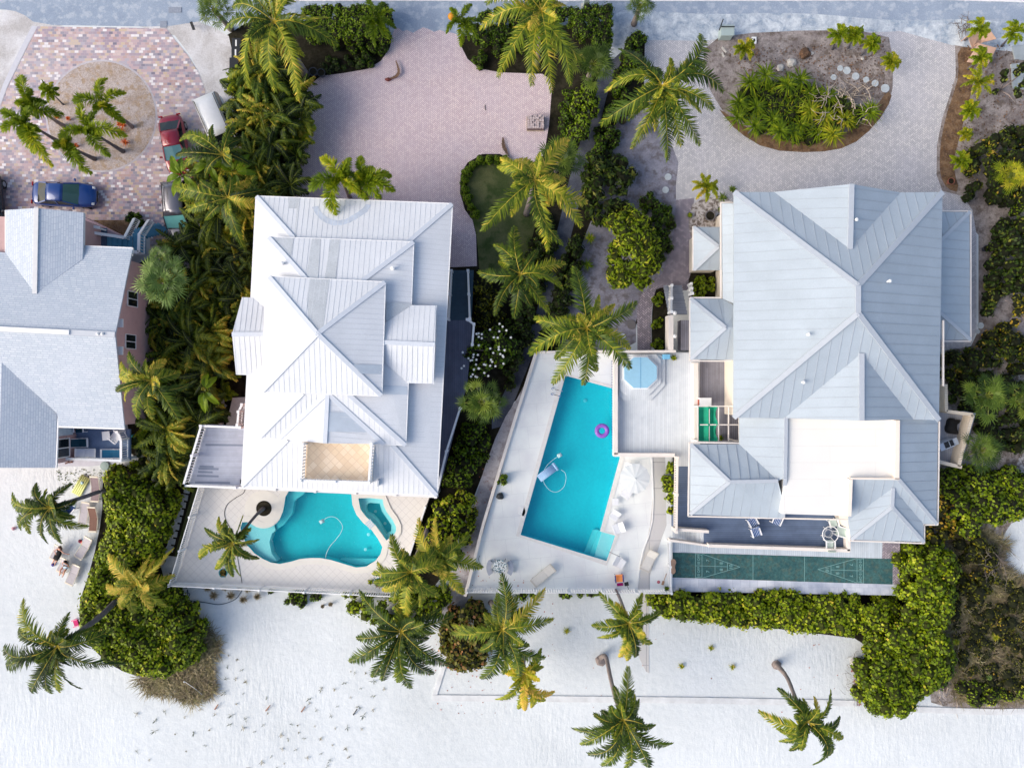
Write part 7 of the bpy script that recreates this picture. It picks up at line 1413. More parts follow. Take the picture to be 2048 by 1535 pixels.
# round stones
def stone(px, r, lab, m, h=.05, z=0.03, nm='stepping_stone', cat='stepping stone', group='round pale stepping stones'):
    mb = MB(); mb.lathe(P(*px, z), [(r * .98, 0), (r, h * .6), (r * .96, h)], 22); return tag(mb.build(nm, m, loc=P(*px, 0)), lab, cat, group)
M_stone = mat('pale_round_stone', S(196, 204, 210), .85, .08, 5, .004)
for x, y, r, l_ in [(1680, 137, .22, 'faded round stepping stone at the upper left of the island row'), (1693.5, 141.5, .29, 'second round stepping stone of the island row'), (1711, 153, .28, 'third round stepping stone of the island row'), (1732, 160, .23, 'partly covered fourth round stepping stone of the island row'), (1750, 167, .26, 'fifth round stepping stone of the island row'), (1770, 177, .32, 'largest round stepping stone at the right end of the island row'), (1667, 155, .22, 'round stepping stone by the bare branches of the island'), (1336, 354, .26, 'upper round stepping stone at the left rim of the grey driveway'), (1331, 380, .25, 'lower round stepping stone at the left rim of the grey driveway'), (1246, 672, .2, 'small white round stepping stone in the sandy yard near the pool'), (1263, 649, .34, 'large grey round stepping stone in the sandy yard'), (1961, 651, .24, 'larger round stone at the corner walk right of the side roof'), (1955, 663, .17, 'smaller round stone at the corner walk right of the side roof')]: stone((x, y), r, l_, M_stone if r != .34 else M_pg)
def rock(px, r, lab, m, seed, z=0):
    rg = random.Random(seed); bm = bmesh.new(); bmesh.ops.create_icosphere(bm, subdivisions=2, radius=r)
    for v in bm.verts: v.co *= rg.uniform(.78, 1.15); v.co.z = v.co.z * .6 + r * .4
    q = P(*px, z); me = bpy.data.meshes.new('rock'); bm.to_mesh(me); bm.free(); me.materials.append(m); o = bpy.data.objects.new('rock', me); COL.objects.link(o); o.location = q; return tag(o, lab, 'rock')
M_rock = mat('pale_limestone', S(214, 208, 200), .9, .1, 4, .01); M_bowl = mat('dark_bowl', (.03, .035, .04, 1), .5)
rock((1581, 127), .36, 'angular white rock beside the spiky plants of the island', M_rock, 1); rock((1559, 137), .3, 'half hidden rock left of the angular white rock', M_rock, 2); rock((1623, 108), .14, 'small bright white stone above the island row', M_rock, 3); rock((1724, 118), .12, 'small pale stone by the pair of island palms', M_rock, 4); rock((1608, 109), .42, 'brown root clump on the bare island soil', mat('root_clump', S(120, 92, 72), .9, .3, 6, .03), 5)
rock((1000, 991), .28, 'dark lump on the rectangular pool patio', M_bowl, 6, ZD); rock((942, 945), .2, 'pale rock in the bushes beside the beach path', M_rock, 7); rock((1201, 1318), .42, 'brown root mound at the foot of the curved bare trunk', M_bark, 8); rock((1552, 1327), .36, 'root mound at the foot of the slanting trunk', M_bark, 9)
rock((1706, 1322), .3, 'pale stone at the edge of the lower right thicket', M_rock, 10)
# utility box, meter and post at the road
M_util = plain('pale_utility', S(176, 192, 190), .6); q = P(1452, 66, .5); t = thing('utility_box', 'pale green utility box with a dark pole on the road verge', 'utility box', (q.x, q.y, 0)); mb = MB(); mb.box((q.x, q.y, .45), (.9, .7, .9)); mb.box((q.x, q.y, .93), (1.0, .8, .06)); mb.build('cabinet', M_util, t, bevel=.03); mb = MB(); mb.beam((q.x - .5, q.y + .2, .5), (q.x - .5, q.y + .5, 1.6), .06, .06); mb.beam((q.x - .5, q.y + .22, 1.0), (q.x + .5, q.y + .22, 1.0), .05, .08); mb.build('bracket', M_trim, t)
q = P(1508, 81, .1); t = thing('meter_box', 'small white ground box with a dark lid on the bare island soil', 'meter box', (q.x, q.y, 0)); mb = MB(); mb.box((q.x, q.y, .08), (.34, .5, .14)); mb.build('box', M_white_paint, t); mb = MB(); mb.box((q.x, q.y, .155), (.14, .2, .02)); mb.build('lid', M_trim, t)
for i, (x, y, L_, a) in enumerate([(1448, 100, .5, .9), (1446, 110, .35, 1.2)]): mb = MB(); c = P(x, y, .05); v = Vector((math.cos(a), -math.sin(a), 0)) * L_ / 2; mb.beam(c - v, c + v, .12, .08); tag(mb.build('loose_block', M_rock, loc=c), ['longer', 'shorter'][i] + ' pale concrete piece lying on the island soil', 'concrete block')
q = P(1167, 8, 6.0); t = thing('street_post', 'white square post rising at the top edge by the trimmed hedge', 'post', (P(1170, 60, 0).x, P(1170, 60, 0).y, 0)); mb = MB(); a = P(1170, 17, 0); mb.beam((a.x, a.y, 0), (a.x, a.y, 9), .36, .36, up=Vector((0, 1, 0))); mb.build('post', M_util, t); mb = MB(); mb.box((a.x, a.y, .1), (.6, .6, .2)); mb.build('footing', M_rock, t)
q = P(96 * 4 - 1, 55, 0); mb = MB(); mb.beam(P(382, 44, .7), P(388, 60, .5), .16, .2); mb.beam(P(385, 52, 0), P(385, 52, .6), .06, .06, up=Vector((0, 1, 0))); tag(mb.build('mailbox', M_trim, loc=P(385, 52, 0)), 'dark mailbox on the pale verge right of the block paved driveway', 'mailbox')
# road patches: metal covers
for x, y, w_, h_, l_ in [(350, 20, .95, .4, 'rectangular metal cover in the road at top left'), (327, 49, .5, .5, 'square metal cover by the driveway edge at top left')]: mb = MB(); c = P(x, y, .035); mb.box(c, (w_, h_, .02)); tag(mb.build('utility_cover', mat('cover_metal', S(150, 158, 174), .7, .1, 8), loc=c), l_, 'utility cover')
# paver stack
q = P(1071, 243, .6); t = thing('brick_stack', 'stack of loose pale pavers at the right edge of the pink driveway', 'brick stack', (q.x, q.y, 0)); rg = random.Random(3); mb = MB(); mp = mat('paver_pale', S(206, 190, 192), .85, .15, 6); mp2 = mat('paver_dark', S(150, 128, 126), .85, .15, 6)
for lz in range(7):
    for i in range(7):
        for j in range(6):
            if lz == 6 and rg.random() < .45: continue
            mb.box((q.x - .52 + i * .175 + rg.uniform(-.015, .015), q.y - .42 + j * .165, .1 + lz * .085), (.16, .15, .075), rz=rg.uniform(-.06, .06) * (4 if lz == 6 else 1), m=0 if lz > 4 else 1)
mb.build('pavers', [mp, mp2], t); mb = MB(); mb.box((q.x, q.y, .04), (1.3, 1.1, .06)); mb.build('pallet', M_drift, t)
# fallen fronds on the driveway
def deadfrond(px, tip, lab, seed, husk=None, curl=.25):
    rg = np.random.default_rng(seed); c = np.array(P(*px, .1)); t_ = np.array(P(*tip, .2)); V, vals, r = frond(c, t_, .15, rg, 26, .3, .03, .2, .5); mb = MB(); d = t_ - c; s_ = np.array([-d[1], d[0], 0]); ts = np.linspace(0, 1, 9); r = [Vector(c + d * t + s_ * curl * math.sin(t * PI)) for t in ts]; mb.tube(r, list(np.linspace(.05, .015, 9)), 6)
    off = s_ * curl; V2 = V.copy(); tt = np.clip(((V - c) @ d) / (d @ d), 0, 1); V2 += (np.sin(tt * PI))[..., None] * off
    if husk: h0, h1 = P(*px, .12), P(*husk, .12); mb.tube([h0, h0.lerp(h1, .5), h1], [.06, .16, .05], 8)
    return tag(leafmesh('fallen_frond', V2, vals, LM_dry, None, P(*px, 0), extra=mb, extra_mats=(mat('dry_husk', S(130, 70, 66), .8, .2, 5) if husk else M_twig,)), lab, 'fallen palm frond')
deadfrond((770, 159), (792, 122), 'curled dead palm frond with a reddish sheath near the pink driveway entrance', 1, (783, 159), -.45); deadfrond((1018, 312), (1006, 276), 'dead brown frond lying beside the box bushes on the pink driveway', 2, None, .1); mb = MB(); mb.tube([P(970, 210, .04), P(970, 216, .05), P(971, 221, .04)], .03, 6); tag(mb.build('fallen_twig', M_twig, loc=P(970, 215, 0)), 'tiny dark twig lying on the pink driveway', 'twig')
# tan panels at upper right
M_pan = mat('tan_board', S(212, 176, 156), .8, .06, 2)
for pts, lab, z in [([(1936, 72, .9), (1972, 48, 1.2), (1993, 78, .9), (1961, 86, .2), (1945, 98, .2)], 'upper tilted tan board under the topmost small palm', 0), ([(1957, 86, .8), (1993, 96, .8), (1976, 130, .3), (1934, 124, .3)], 'lower tilted tan board under the small palm', 0)]:
    mb = MB(); W = [P(*p) for p in pts]; n = len(W); mb.face(W[::-1]); mb.face([p - Vector((0, 0, .05)) for p in W])
    for i in range(n): a, b = W[i], W[(i + 1) % n]; dd = Vector((0, 0, .05)); mb.face([a, b, b - dd, a - dd])
    c = W[0]; mb.beam(Vector((W[0].x, W[0].y, 0)), W[0], .05, .05, up=Vector((0, 1, 0))); mb.beam(Vector((W[1].x, W[1].y, 0)), W[1], .05, .05, up=Vector((0, 1, 0))); tag(mb.build('tilted_board', M_pan, loc=Vector((c.x, c.y, 0))), lab, 'board')
M_slabg = mat('grey_slab', S(176, 184, 188), .85, .1, 2)
for pts, lab in [([(2024, 92), (2060, 88), (2060, 122), (2030, 118)], 'upper pale concrete slab at the right edge among the weeds'), ([(2022, 128), (2060, 124), (2060, 180), (2026, 176)], 'lower pale concrete slab at the right edge among the weeds')]:
    mb = MB(); mb.prism([P(*p, .12) for p in pts], 0, .12); tag(mb.build('concrete_slab', M_slabg, loc=P(*pts[0], 0)), lab, 'slab')
mb = MB(); mb.prism([P(*p, .06) for p in smooth_poly([(2035, 915), (2048, 905), (2070, 900), (2070, 950), (2048, 955), (2032, 945)], 2)], 0, .1); tag(mb.build('gravel_disc', M_shell), kind='structure')
# stepping stones in the dark strip
for i in range(9):
    x, y = 374 - i * 4.1 - (0 if i < 3 else .5), 980 + i * 14.6; mb = MB(); c = P(x, y, .05); mb.box((c.x, c.y, .045), (.42, .42, .06), rz=-.18); tag(mb.build('paving_stone', M_stone, loc=c), 'square pale paving stone in the dark strip left of the slanted picket fence', 'paving stone', 'square stones of the strip')
for (x, y, s_) in [(345, 1120, .75), (341, 1136, .95)]: mb = MB(); c = P(x, y, .07); mb.box((c.x, c.y, .08), (s_ + .2, .62, .14), rz=-.12); tag(mb.build('stone_step', M_stone, loc=c), 'wide pale stone step at the bottom of the stepping stones, ' + ('upper one' if y < 1130 else 'lower one'), 'step')
for i, (x, y) in enumerate([(443, 802), (455, 796), (420, 835), (447, 812)]): mb = MB(); c = P(x, y, .05); mb.box((c.x, c.y, .05), (.42, .36, .06), rz=.3 * i); tag(mb.build('paving_stone', M_stone, loc=c), 'small square stone in the shade beside the white house, ' + ['second from the left', 'nearest the house', 'furthest left', 'lowest of the group'][i], 'paving stone', 'square stones by the house')

# ================= furniture =================
M_sling = mat('taupe_sling', S(196, 190, 196), .8, .05, 6); M_brown = planks('brown_strap', S(128, 92, 80), .09, 'x', S(80, 54, 48), .12, .1); M_brown2 = planks('mauve_strap', S(150, 132, 138), .09, 'x', S(110, 92, 98), .12, .1); M_frame = plain('cream_frame', S(236, 226, 208), .5); M_cream2 = mat('cream_sling', S(226, 222, 216), .8, .04, 5)
M_tealf = planks('teal_strap', S(30, 112, 150), .07, 'y', S(20, 84, 120), .1, .06); M_dteal = planks('dark_teal_strap', S(14, 66, 84), .07, 'y', S(8, 44, 60), .1, .08); M_whitep = plain('white_plastic', (.80, .81, .84, 1), .45)
def xf(mb, origin, rz):
    M = Matrix.Rotation(rz, 3, 'Z'); mb.v = [tuple(M @ Vector(v) + Vector(origin)) for v in mb.v]; return mb
def lounger(lab, head, foot, z, sling, frame=None, w=.62, back=.45, tilt=35, group=None, name='sun_lounger', hh=.33, cat='sun lounger'):
    """head / foot pixels; backrest raised by tilt degrees"""
    frame = frame or M_frame; a, b = P(*foot, z), P(*head, z); d = b - a; Ln = d.length; rz = math.atan2(d.y, d.x); t = thing(name, lab, cat, (a + b) / 2, 0, group); o = Vector(((a + b) / 2).to_tuple()); hl = Ln / 2
    xb = hl - Ln * back; tr = math.radians(tilt); bl = Ln * back / max(math.cos(tr), .5)
    s = MB(); s.box(((-hl + xb) / 2, 0, hh), (xb + hl - .02, w - .08, .025)); xf(s, o, rz).build('seat', sling, t, uvrot=rz)
    s = MB(); e = Vector((xb + bl * math.cos(tr), 0, hh + bl * math.sin(tr))); s.beam((xb, 0, hh), e, w - .08, .025); xf(s, o, rz).build('backrest', sling, t, uvrot=rz)
    f = MB()
    for y in (-w / 2, w / 2): f.tube([(-hl, y, hh), (xb, y, hh), (e.x, y, e.z)], .022, 6)
    f.tube([(-hl, -w / 2, hh), (-hl, w / 2, hh)], .022, 6); f.tube([(e.x, -w / 2, e.z), (e.x, w / 2, e.z)], .022, 6); f.box((-hl + .05, 0, hh + .015), (.1, w - .04, .03)); f.beam(e - Vector((math.cos(tr), 0, math.sin(tr))) * .11 + Vector((0, 0, .02)), e + Vector((0, 0, .02)), w - .04, .03); xf(f, o, rz).build('frame', frame, t)
    for x in (-hl + .25, xb - .05):
        for y in (-w / 2, w / 2): g = MB(); g.tube([(x, y, hh), (x - .05, y * 1.02, 0)], .02, 6); xf(g, o, rz).build('leg', frame, t)
    return t
lg = 'loungers on the sand under the leaning palm'
lounger('mauve strapped lounger furthest up the beach, against the sea grape', (197, 950), (194, 1002), 0, M_brown2, tilt=20, group=lg); lounger('dark brown strapped lounger beside the sea grape, below the mauve one', (193, 1010), (190, 1062), 0, M_brown, tilt=25, group=lg)
lounger('pale flat lounger left of the dark brown one', (177, 1002), (169, 1048), 0, M_sling, tilt=4, group=lg); lounger('grey lounger slanting beside the toys', (186, 1072), (160, 1114), 0, M_sling, tilt=18, group=lg)
lounger('lounger holding the person dressed in black', (128, 1088), (111, 1118), 0, M_sling, tilt=30, group=lg, w=.66); lounger('lounger holding the person with the pale blue top', (142, 1112), (125, 1143), 0, M_sling, tilt=38, group=lg, w=.66); lounger('empty pale lounger lowest of the beach group', (160, 1126), (142, 1166), 0, M_sling, tilt=12, group=lg)
lounger('cream lounger at the bottom of the rectangular pool patio', (1106, 1131), (1066, 1165), ZD, M_cream2, plain('tan_frame', S(206, 200, 192), .6), tilt=8, w=.66, group='patio loungers', back=.38); lounger('cream lounger with raised back straddling the white divider', (1306, 1098), (1287, 1138), ZD, M_cream2, plain('tan_frame2', S(206, 200, 192), .6), tilt=32, w=.72, group='patio loungers', back=.35)
lounger('white lounger half under the upper side of the big umbrella', (1258, 924), (1250, 964), ZD, M_whitep, M_whitep, tilt=25, group='white loungers'); lounger('white lounger half under the lower side of the big umbrella', (1262, 968), (1247, 992), ZD, M_whitep, M_whitep, tilt=10, group='white loungers', w=.7)
lounger('green strapped lounger by the glass doors of the balcony', (148, 885), (181, 884), 3.3, M_dteal, M_whitep, tilt=30, w=.6, group='balcony loungers'); lounger('white strapped lounger along the front rail of the balcony', (158, 904), (196, 905), 3.3, planks('white_strap', S(214, 220, 236), .07, 'y', S(180, 190, 214), .12, .04), M_whitep, tilt=20, w=.58, group='balcony loungers'); lounger('teal lounger with a cream band at the right end of the balcony', (207, 906), (248, 906), 3.3, M_tealf, M_whitep, tilt=8, w=.6, group='balcony loungers')
def chair(lab, px, z, rz, seatm, framem, w=.58, d=.55, bh=.5, name='patio_chair', group=None, arms=True, cat='chair', cush=0):
    o = P(*px, z + .4); o.z = z; t = thing(name, lab, cat, o, 0, group); s = MB(); s.box((0, 0, .42), (d, w, .05 + cush)); xf(s, o, rz).build('seat', seatm, t, uvrot=rz, bevel=.015)
    s = MB(); s.beam((-d / 2, 0, .44), (-d / 2 - .16, 0, .44 + bh), w, .05 + cush); xf(s, o, rz).build('backrest', seatm, t, uvrot=rz, bevel=.015)
    if arms:
        for y in (-1, 1): a = MB(); a.beam((-d / 2 - .05, y * (w / 2 + .03), .64), (d / 2, y * (w / 2 + .03), .62), .09, .05); a.beam((d / 2 - .04, y * (w / 2 + .03), 0), (d / 2 - .04, y * (w / 2 + .03), .62), .04, .04, up=Vector((1, 0, 0))); xf(a, o, rz).build('armrest', framem, t, bevel=.01)
    for x in (-1, 1):
        for y in (-1, 1): a = MB(); a.tube([(x * (d / 2 - .04), y * (w / 2 - .04), .42), (x * (d / 2), y * w / 2, 0)], .02, 6); xf(a, o, rz).build('leg', framem, t)
    return t
def table(lab, px, z, rz, w, d, h, m, name='side_table', cat='table', round_=False, top=None):
    o = P(*px, z + h); o.z = z; t = thing(name, lab, cat, o); s = MB()
    if round_: s.lathe((0, 0, h - .04), [(w / 2 - .02, 0), (w / 2, .02), (w / 2 - .01, .04)], 28)
    else: s.box((0, 0, h - .02), (w, d, .04))
    xf(s, o, rz).build('table_top', top or m, t, bevel=0 if round_ else .01)
    for x in (-1, 1):
        for y in (-1, 1): a = MB(); a.tube([(x * w * .34, y * d * .34, h - .03), (x * w * .38, y * d * .38, 0)], .022, 6); xf(a, o, rz).build('leg', m, t)
    return t
table('small square white side table between the pool coping and the umbrella', (1231, 1003), ZD, 0, .46, .5, .42, M_whitep)
lounger('folded white chair turned diagonal, uppermost of the three beside the pool', (1234, 1020), (1224, 1036), ZD, M_whitep, M_whitep, w=.62, tilt=30, group='white patio chairs', name='low_chair', cat='chair'); lounger('white reclining chair in the middle of the three beside the pool', (1247, 1050), (1226, 1058), ZD, M_whitep, M_whitep, w=.72, tilt=25, group='white patio chairs', name='low_chair', cat='chair'); lounger('white reclining chair below the pool steps, lowest of the three', (1227, 1117), (1247, 1128), ZD, M_whitep, M_whitep, w=.7, tilt=25, group='white patio chairs', name='low_chair', cat='chair')
chair('orange folding beach chair with purple edge beside the patio fence', (1238, 1156), ZD, -PI / 2 + .1, mat('orange_canvas', S(250, 160, 96), .8, .05, 4), plain('indigo_tube', S(66, 70, 130), .4), w=.5, d=.5, bh=.55, name='beach_chair'); mb = MB(); c = P(1240, 1168, ZD + .03); mb.box(c, (.44, .2, .06), rz=.1); tag(mb.build('folded_towel', mat('magenta_cloth', S(176, 30, 120), .9, .1, 8), loc=c), 'magenta folded towel below the orange beach chair', 'towel')
mb = MB(); c = P(1253, 1167, ZD + .3); mb.box(c, (.3, .26, .08), rz=.2); mb.beam(c, P(1259, 1182, ZD + .1), .03, .03); tag(mb.build('dustpan', M_trim, loc=P(1253, 1167, ZD)), 'black long-handled dustpan against the patio fence', 'dustpan')
for px, lab, a in [((160, 857), 'green seated chair under the roof edge of the balcony', -PI / 2)]: chair(lab, px, 3.3, a, M_dteal, M_whitep, w=.6, d=.5)
chair('white plastic chair in the middle of the balcony', (212, 871), 3.3, PI + .1, M_whitep, M_whitep, w=.62, d=.52, bh=.3, name='balcony_chair', arms=False); chair('white plastic chair turned diagonally at the balcony rail', (231, 873), 3.3, PI - .7 + .05, M_whitep, M_whitep, w=.62, d=.6, bh=.42, name='balcony_chair')
# striped chairs
M_stripe = planks('blue_stripes', S(30, 84, 150), .11, 'x', (.75, .78, .85, 1), .25, .05); M_stripe.node_tree
for px, a, lab in [((1505, 1044), -PI / 2 + .5, 'blue and white striped armchair half under the roof edge, left of the pair'), ((1511, 1064), -PI / 2 + .35, 'blue and white striped armchair standing free on the blue grey deck'), ((1553, 1040), -PI / 2 - .4, 'blue and white striped armchair mostly under the roof edge, furthest right')]:
    t_ = chair(lab, px, ZS, a, M_stripe, M_whitep, w=.55, d=.55, cush=.06, name='striped_armchair', group='striped armchairs on the front deck')
# glass table with webbed chairs
o = P(1661, 1068, ZS + .72); o.z = ZS; t = thing('round_table', 'round glass table with a white rim and ring base on the front deck', 'table', o); mb = MB()
ring = [(o.x + .56 * math.cos(a), o.y + .56 * math.sin(a), ZS + .72) for a in np.linspace(0, 2 * PI, 33)]; mb.tube(ring, .03, 6, caps=False); mb.build('rim', M_whitep, t); gm = bpy.data.materials.new('clear_glass_top'); gm.use_nodes = True; bs = gm.node_tree.nodes['Principled BSDF']; bs.inputs['Transmission Weight'].default_value = 1; bs.inputs['Roughness'].default_value = .05; bs.inputs['Alpha'].default_value = .35
mb = MB(); mb.lathe((o.x, o.y, ZS + .715), [(.54, 0), (.54, .012)], 32); mb.build('glass_top', gm, t); mb = MB(); ring2 = [(o.x + .28 * math.cos(a), o.y + .28 * math.sin(a), ZS + .35) for a in np.linspace(0, 2 * PI, 25)]; mb.tube(ring2, .025, 6, caps=False)
for k in range(4): a = k * PI / 2 + .5; mb.tube([(o.x + .5 * math.cos(a), o.y + .5 * math.sin(a), ZS + .7), (o.x + .28 * math.cos(a), o.y + .28 * math.sin(a), ZS + .35), (o.x + .45 * math.cos(a), o.y + .45 * math.sin(a), ZS)], .025, 6)
mb.build('base', M_whitep, t)
M_web = mat('pale_green_web', S(206, 222, 216), .7, .04, 5)
chair('pale green webbed chair right of the round table', (1681, 1062), ZS, PI - .25, M_web, M_whitep, w=.6, d=.6, name='webbed_chair', group='webbed chairs at the round table'); chair('pale green webbed chair below the round table against the deck wall', (1659, 1088), ZS, PI / 2, M_web, M_whitep, w=.55, d=.6, name='webbed_chair', group='webbed chairs at the round table'); chair('webbed chair half under the roof edge above the round table', (1666, 1046), ZS, -PI / 2 + .3, M_web, M_whitep, w=.55, d=.5, name='webbed_chair', group='webbed chairs at the round table')
# mosaic table and grey curved seats
m, nt, bs = newmat('mosaic_top'); v = N(nt, 'ShaderNodeTexVoronoi'); v.inputs['Scale'].default_value = 16; L(nt, N(nt, 'ShaderNodeTexCoord').outputs['UV'], v.inputs['Vector']); sx = N(nt, 'ShaderNodeSeparateXYZ'); L(nt, v.outputs['Color'], sx.inputs[0]); L(nt, RAMP(nt, sx.outputs[0], [(0, S(40, 70, 80)), (.22, S(230, 236, 240)), (.55, S(120, 160, 170)), (.7, S(240, 240, 236)), (.9, S(60, 100, 120))], 'CONSTANT'), bs.inputs['Base Color']); M_mos = m
table('round mosaic topped table on the rectangular pool patio', (1000, 1132), ZD, 0, 1.0, 1.0, .74, M_pg, 'mosaic_table', round_=True, top=M_mos)
for px, a0, lab in [((976, 1130), PI, 'curved grey bench left of the round mosaic table'), ((1022, 1134), 0, 'curved grey bench right of the round mosaic table')]:
    c = P(1000, 1132, ZD); t = thing('curved_bench', lab, 'bench', P(*px, ZD), group='curved benches'); mb = MB(); an = np.linspace(a0 - .62, a0 + .62, 10); ri, ro = .62, .98
    mb.prism([(c.x + ro * math.cos(a), c.y + ro * math.sin(a)) for a in an] + [(c.x + ri * math.cos(a), c.y + ri * math.sin(a)) for a in an[::-1]], ZD + .38, ZD + .46); mb.build('seat', mat('grey_stone_seat' + str(int(a0)), S(178, 184, 200), .7, .06, 6), t)
    for a in (a0 - .4, a0 + .4): mb = MB(); mb.box((c.x + .8 * math.cos(a), c.y + .8 * math.sin(a), ZD + .19), (.22, .22, .38), rz=a); mb.build('leg', M_pg, t)
# umbrella
c = P(1271, 957, ZD + 2.5); t = thing('patio_umbrella', 'big white scalloped umbrella beside the rectangular pool', 'umbrella', (c.x, c.y, ZD)); M_umb = leafmat('white_canvas', [(0, (.82, .83, .84, 1)), (1, (.82, .83, .84, 1))], .35, .8); mb = MB(); nseg = 12; Ru = 1.08
for k in range(nseg):
    a0, a1 = 2 * PI * k / nseg + .2, 2 * PI * (k + 1) / nseg + .2; am = (a0 + a1) / 2; prev = None
    rows = []
    for j, r in enumerate((0.03, .35, .7, 1.0)):
        z = ZD + 2.45 - .2 * r ** 1.3; z2 = z - .022 * r
        rows.append([Vector((c.x + Ru * r * math.cos(a0), c.y + Ru * r * math.sin(a0), z)), Vector((c.x + Ru * r * .985 * math.cos(am), c.y + Ru * r * .985 * math.sin(am), z2)) if j < 3 else Vector((c.x + Ru * .95 * math.cos(am), c.y + Ru * .95 * math.sin(am), z2)), Vector((c.x + Ru * r * math.cos(a1), c.y + Ru * r * math.sin(a1), z))])
    for j in range(3):
        for i in range(2): mb.face([rows[j][i], rows[j + 1][i], rows[j + 1][i + 1], rows[j][i + 1]])
mb.build('canopy', M_umb, t); mb = MB(); mb.lathe((c.x, c.y, ZD + 2.48), [(.05, 0), (.06, .06), (.02, .12)], 10); mb.build('finial', M_whitep, t); mb = MB(); mb.tube([(c.x, c.y, ZD + .1), (c.x, c.y, ZD + 2.46)], .03, 8); mb.build('pole', M_whitep, t); mb = MB(); mb.lathe((c.x, c.y, ZD), [(.32, 0), (.3, .08), (.06, .14)], 20); mb.build('base', M_pg, t)
# pool floats
c = P(1204, 861, ZD - .02); mb = MB(); R0, r0 = .38, .16; vs = []; fs = []; nu, nv = 32, 12
for i in range(nu):
    for j in range(nv): a, b = 2 * PI * i / nu, 2 * PI * j / nv; vs.append((c.x + (R0 + r0 * math.cos(b)) * math.cos(a), c.y + (R0 + r0 * math.cos(b)) * math.sin(a), c.z + .02 + r0 * .8 * math.sin(b)))
for i in range(nu):
    for j in range(nv): fs.append((i * nv + j, ((i + 1) % nu) * nv + j, ((i + 1) % nu) * nv + (j + 1) % nv, i * nv + (j + 1) % nv))
mb.raw(vs, fs); tag(mb.build('swim_ring', plain('purple_vinyl', S(150, 96, 200), .3), loc=c, smooth=True), 'purple inflatable swim ring floating in the rectangular pool', 'swim ring')
a, b = P(1078, 957, ZD), P(1113, 931, ZD); d = (b - a).normalized(); s_ = Vector((-d.y, d.x, 0)); mb = MB()
for k in range(6): o_ = s_ * (k - 2.5) * .095; mb.tube([a + o_, b + o_ - d * .22], .052, 8)
mb.tube([b - d * .1 - s_ * .32, b - d * .1 + s_ * .32], .1, 10); tag(mb.build('air_mattress', [planks('pale_blue_vinyl', S(170, 206, 240), .2, 'x', S(150, 190, 230), .1, .05)], loc=a, smooth=True), 'pale blue ribbed air mattress floating in the rectangular pool', 'air mattress')
M_hose = plain('white_hose', S(200, 235, 240), .5)
def hose(name, lab, pts, z, r, m, cat='hose', head=None):
    W = [P(p[0], p[1], z) for p in pts]; Q = []
    for i in range(len(W) - 1):
        for k in range(6): t_ = k / 6; a_, b_, c_, d_ = W[max(i - 1, 0)], W[i], W[i + 1], W[min(i + 2, len(W) - 1)]; Q.append(.5 * ((2 * b_) + (-a_ + c_) * t_ + (2 * a_ - 5 * b_ + 4 * c_ - d_) * t_ * t_ + (-a_ + 3 * b_ - 3 * c_ + d_) * t_ ** 3))
    Q.append(W[-1]); mb = MB(); mb.tube(Q, r, 6)
    if head: mb.box(P(*head, z - .05), (.34, .26, .16), rz=.5)
    return tag(mb.build(name, m, loc=W[0], smooth=True), lab, cat)
hose('pool_cleaner_hose', 'white cleaner hose curling across the free-form pool', [(644, 1042), (655, 1034), (668, 1033), (678, 1040), (685, 1052), (682, 1064), (672, 1078), (660, 1092), (653, 1106), (651, 1118)], ZD - .08, .022, M_hose, 'pool cleaner', (644, 1042)); hose('pool_cleaner_hose', 'pale cleaner hose looping round the air mattress in the rectangular pool', [(1118, 911), (1105, 920), (1093, 932), (1086, 948), (1088, 965), (1100, 980), (1114, 983), (1127, 974), (1132, 958), (1130, 945), (1122, 939)], ZD - .1, .018, M_hose, 'pool cleaner', (1119, 910))
hose('garden_hose', 'thin black hose lying across the free-form pool terrace to the fence', [(490, 978), (486, 986), (470, 996), (455, 1008), (449, 1024), (452, 1040), (462, 1060), (470, 1090), (476, 1120), (484, 1165)], ZD + .02, .02, M_trim)
rg_ = []; 
for k in range(26): a = k * .55; rg_.append((362 + (15 + math.sin(k) * 2) * math.cos(a), 1185 + (15 + math.cos(k * 1.3) * 2) * math.sin(a)))
hose('coiled_hose', 'coiled dark blue hose on the sand under the fence corner', [(337, 1160), (334, 1172), (342, 1184)] + rg_ + [(378, 1200), (410, 1204), (440, 1208), (470, 1198), (484, 1180)], .04, .025, plain('dark_blue_hose', S(56, 84, 104), .5)); mb = MB(); mb.tube([P(350, 1199, .05), P(380, 1172, .6)], .03, 6); mb.tube([P(384, 1181, .3), P(410, 1166, .9)], .03, 6); tag(mb.build('leaning_poles', M_whitevinyl, loc=P(350, 1199, 0)), 'two white poles leaning at the fence corner by the coiled hose', 'poles')
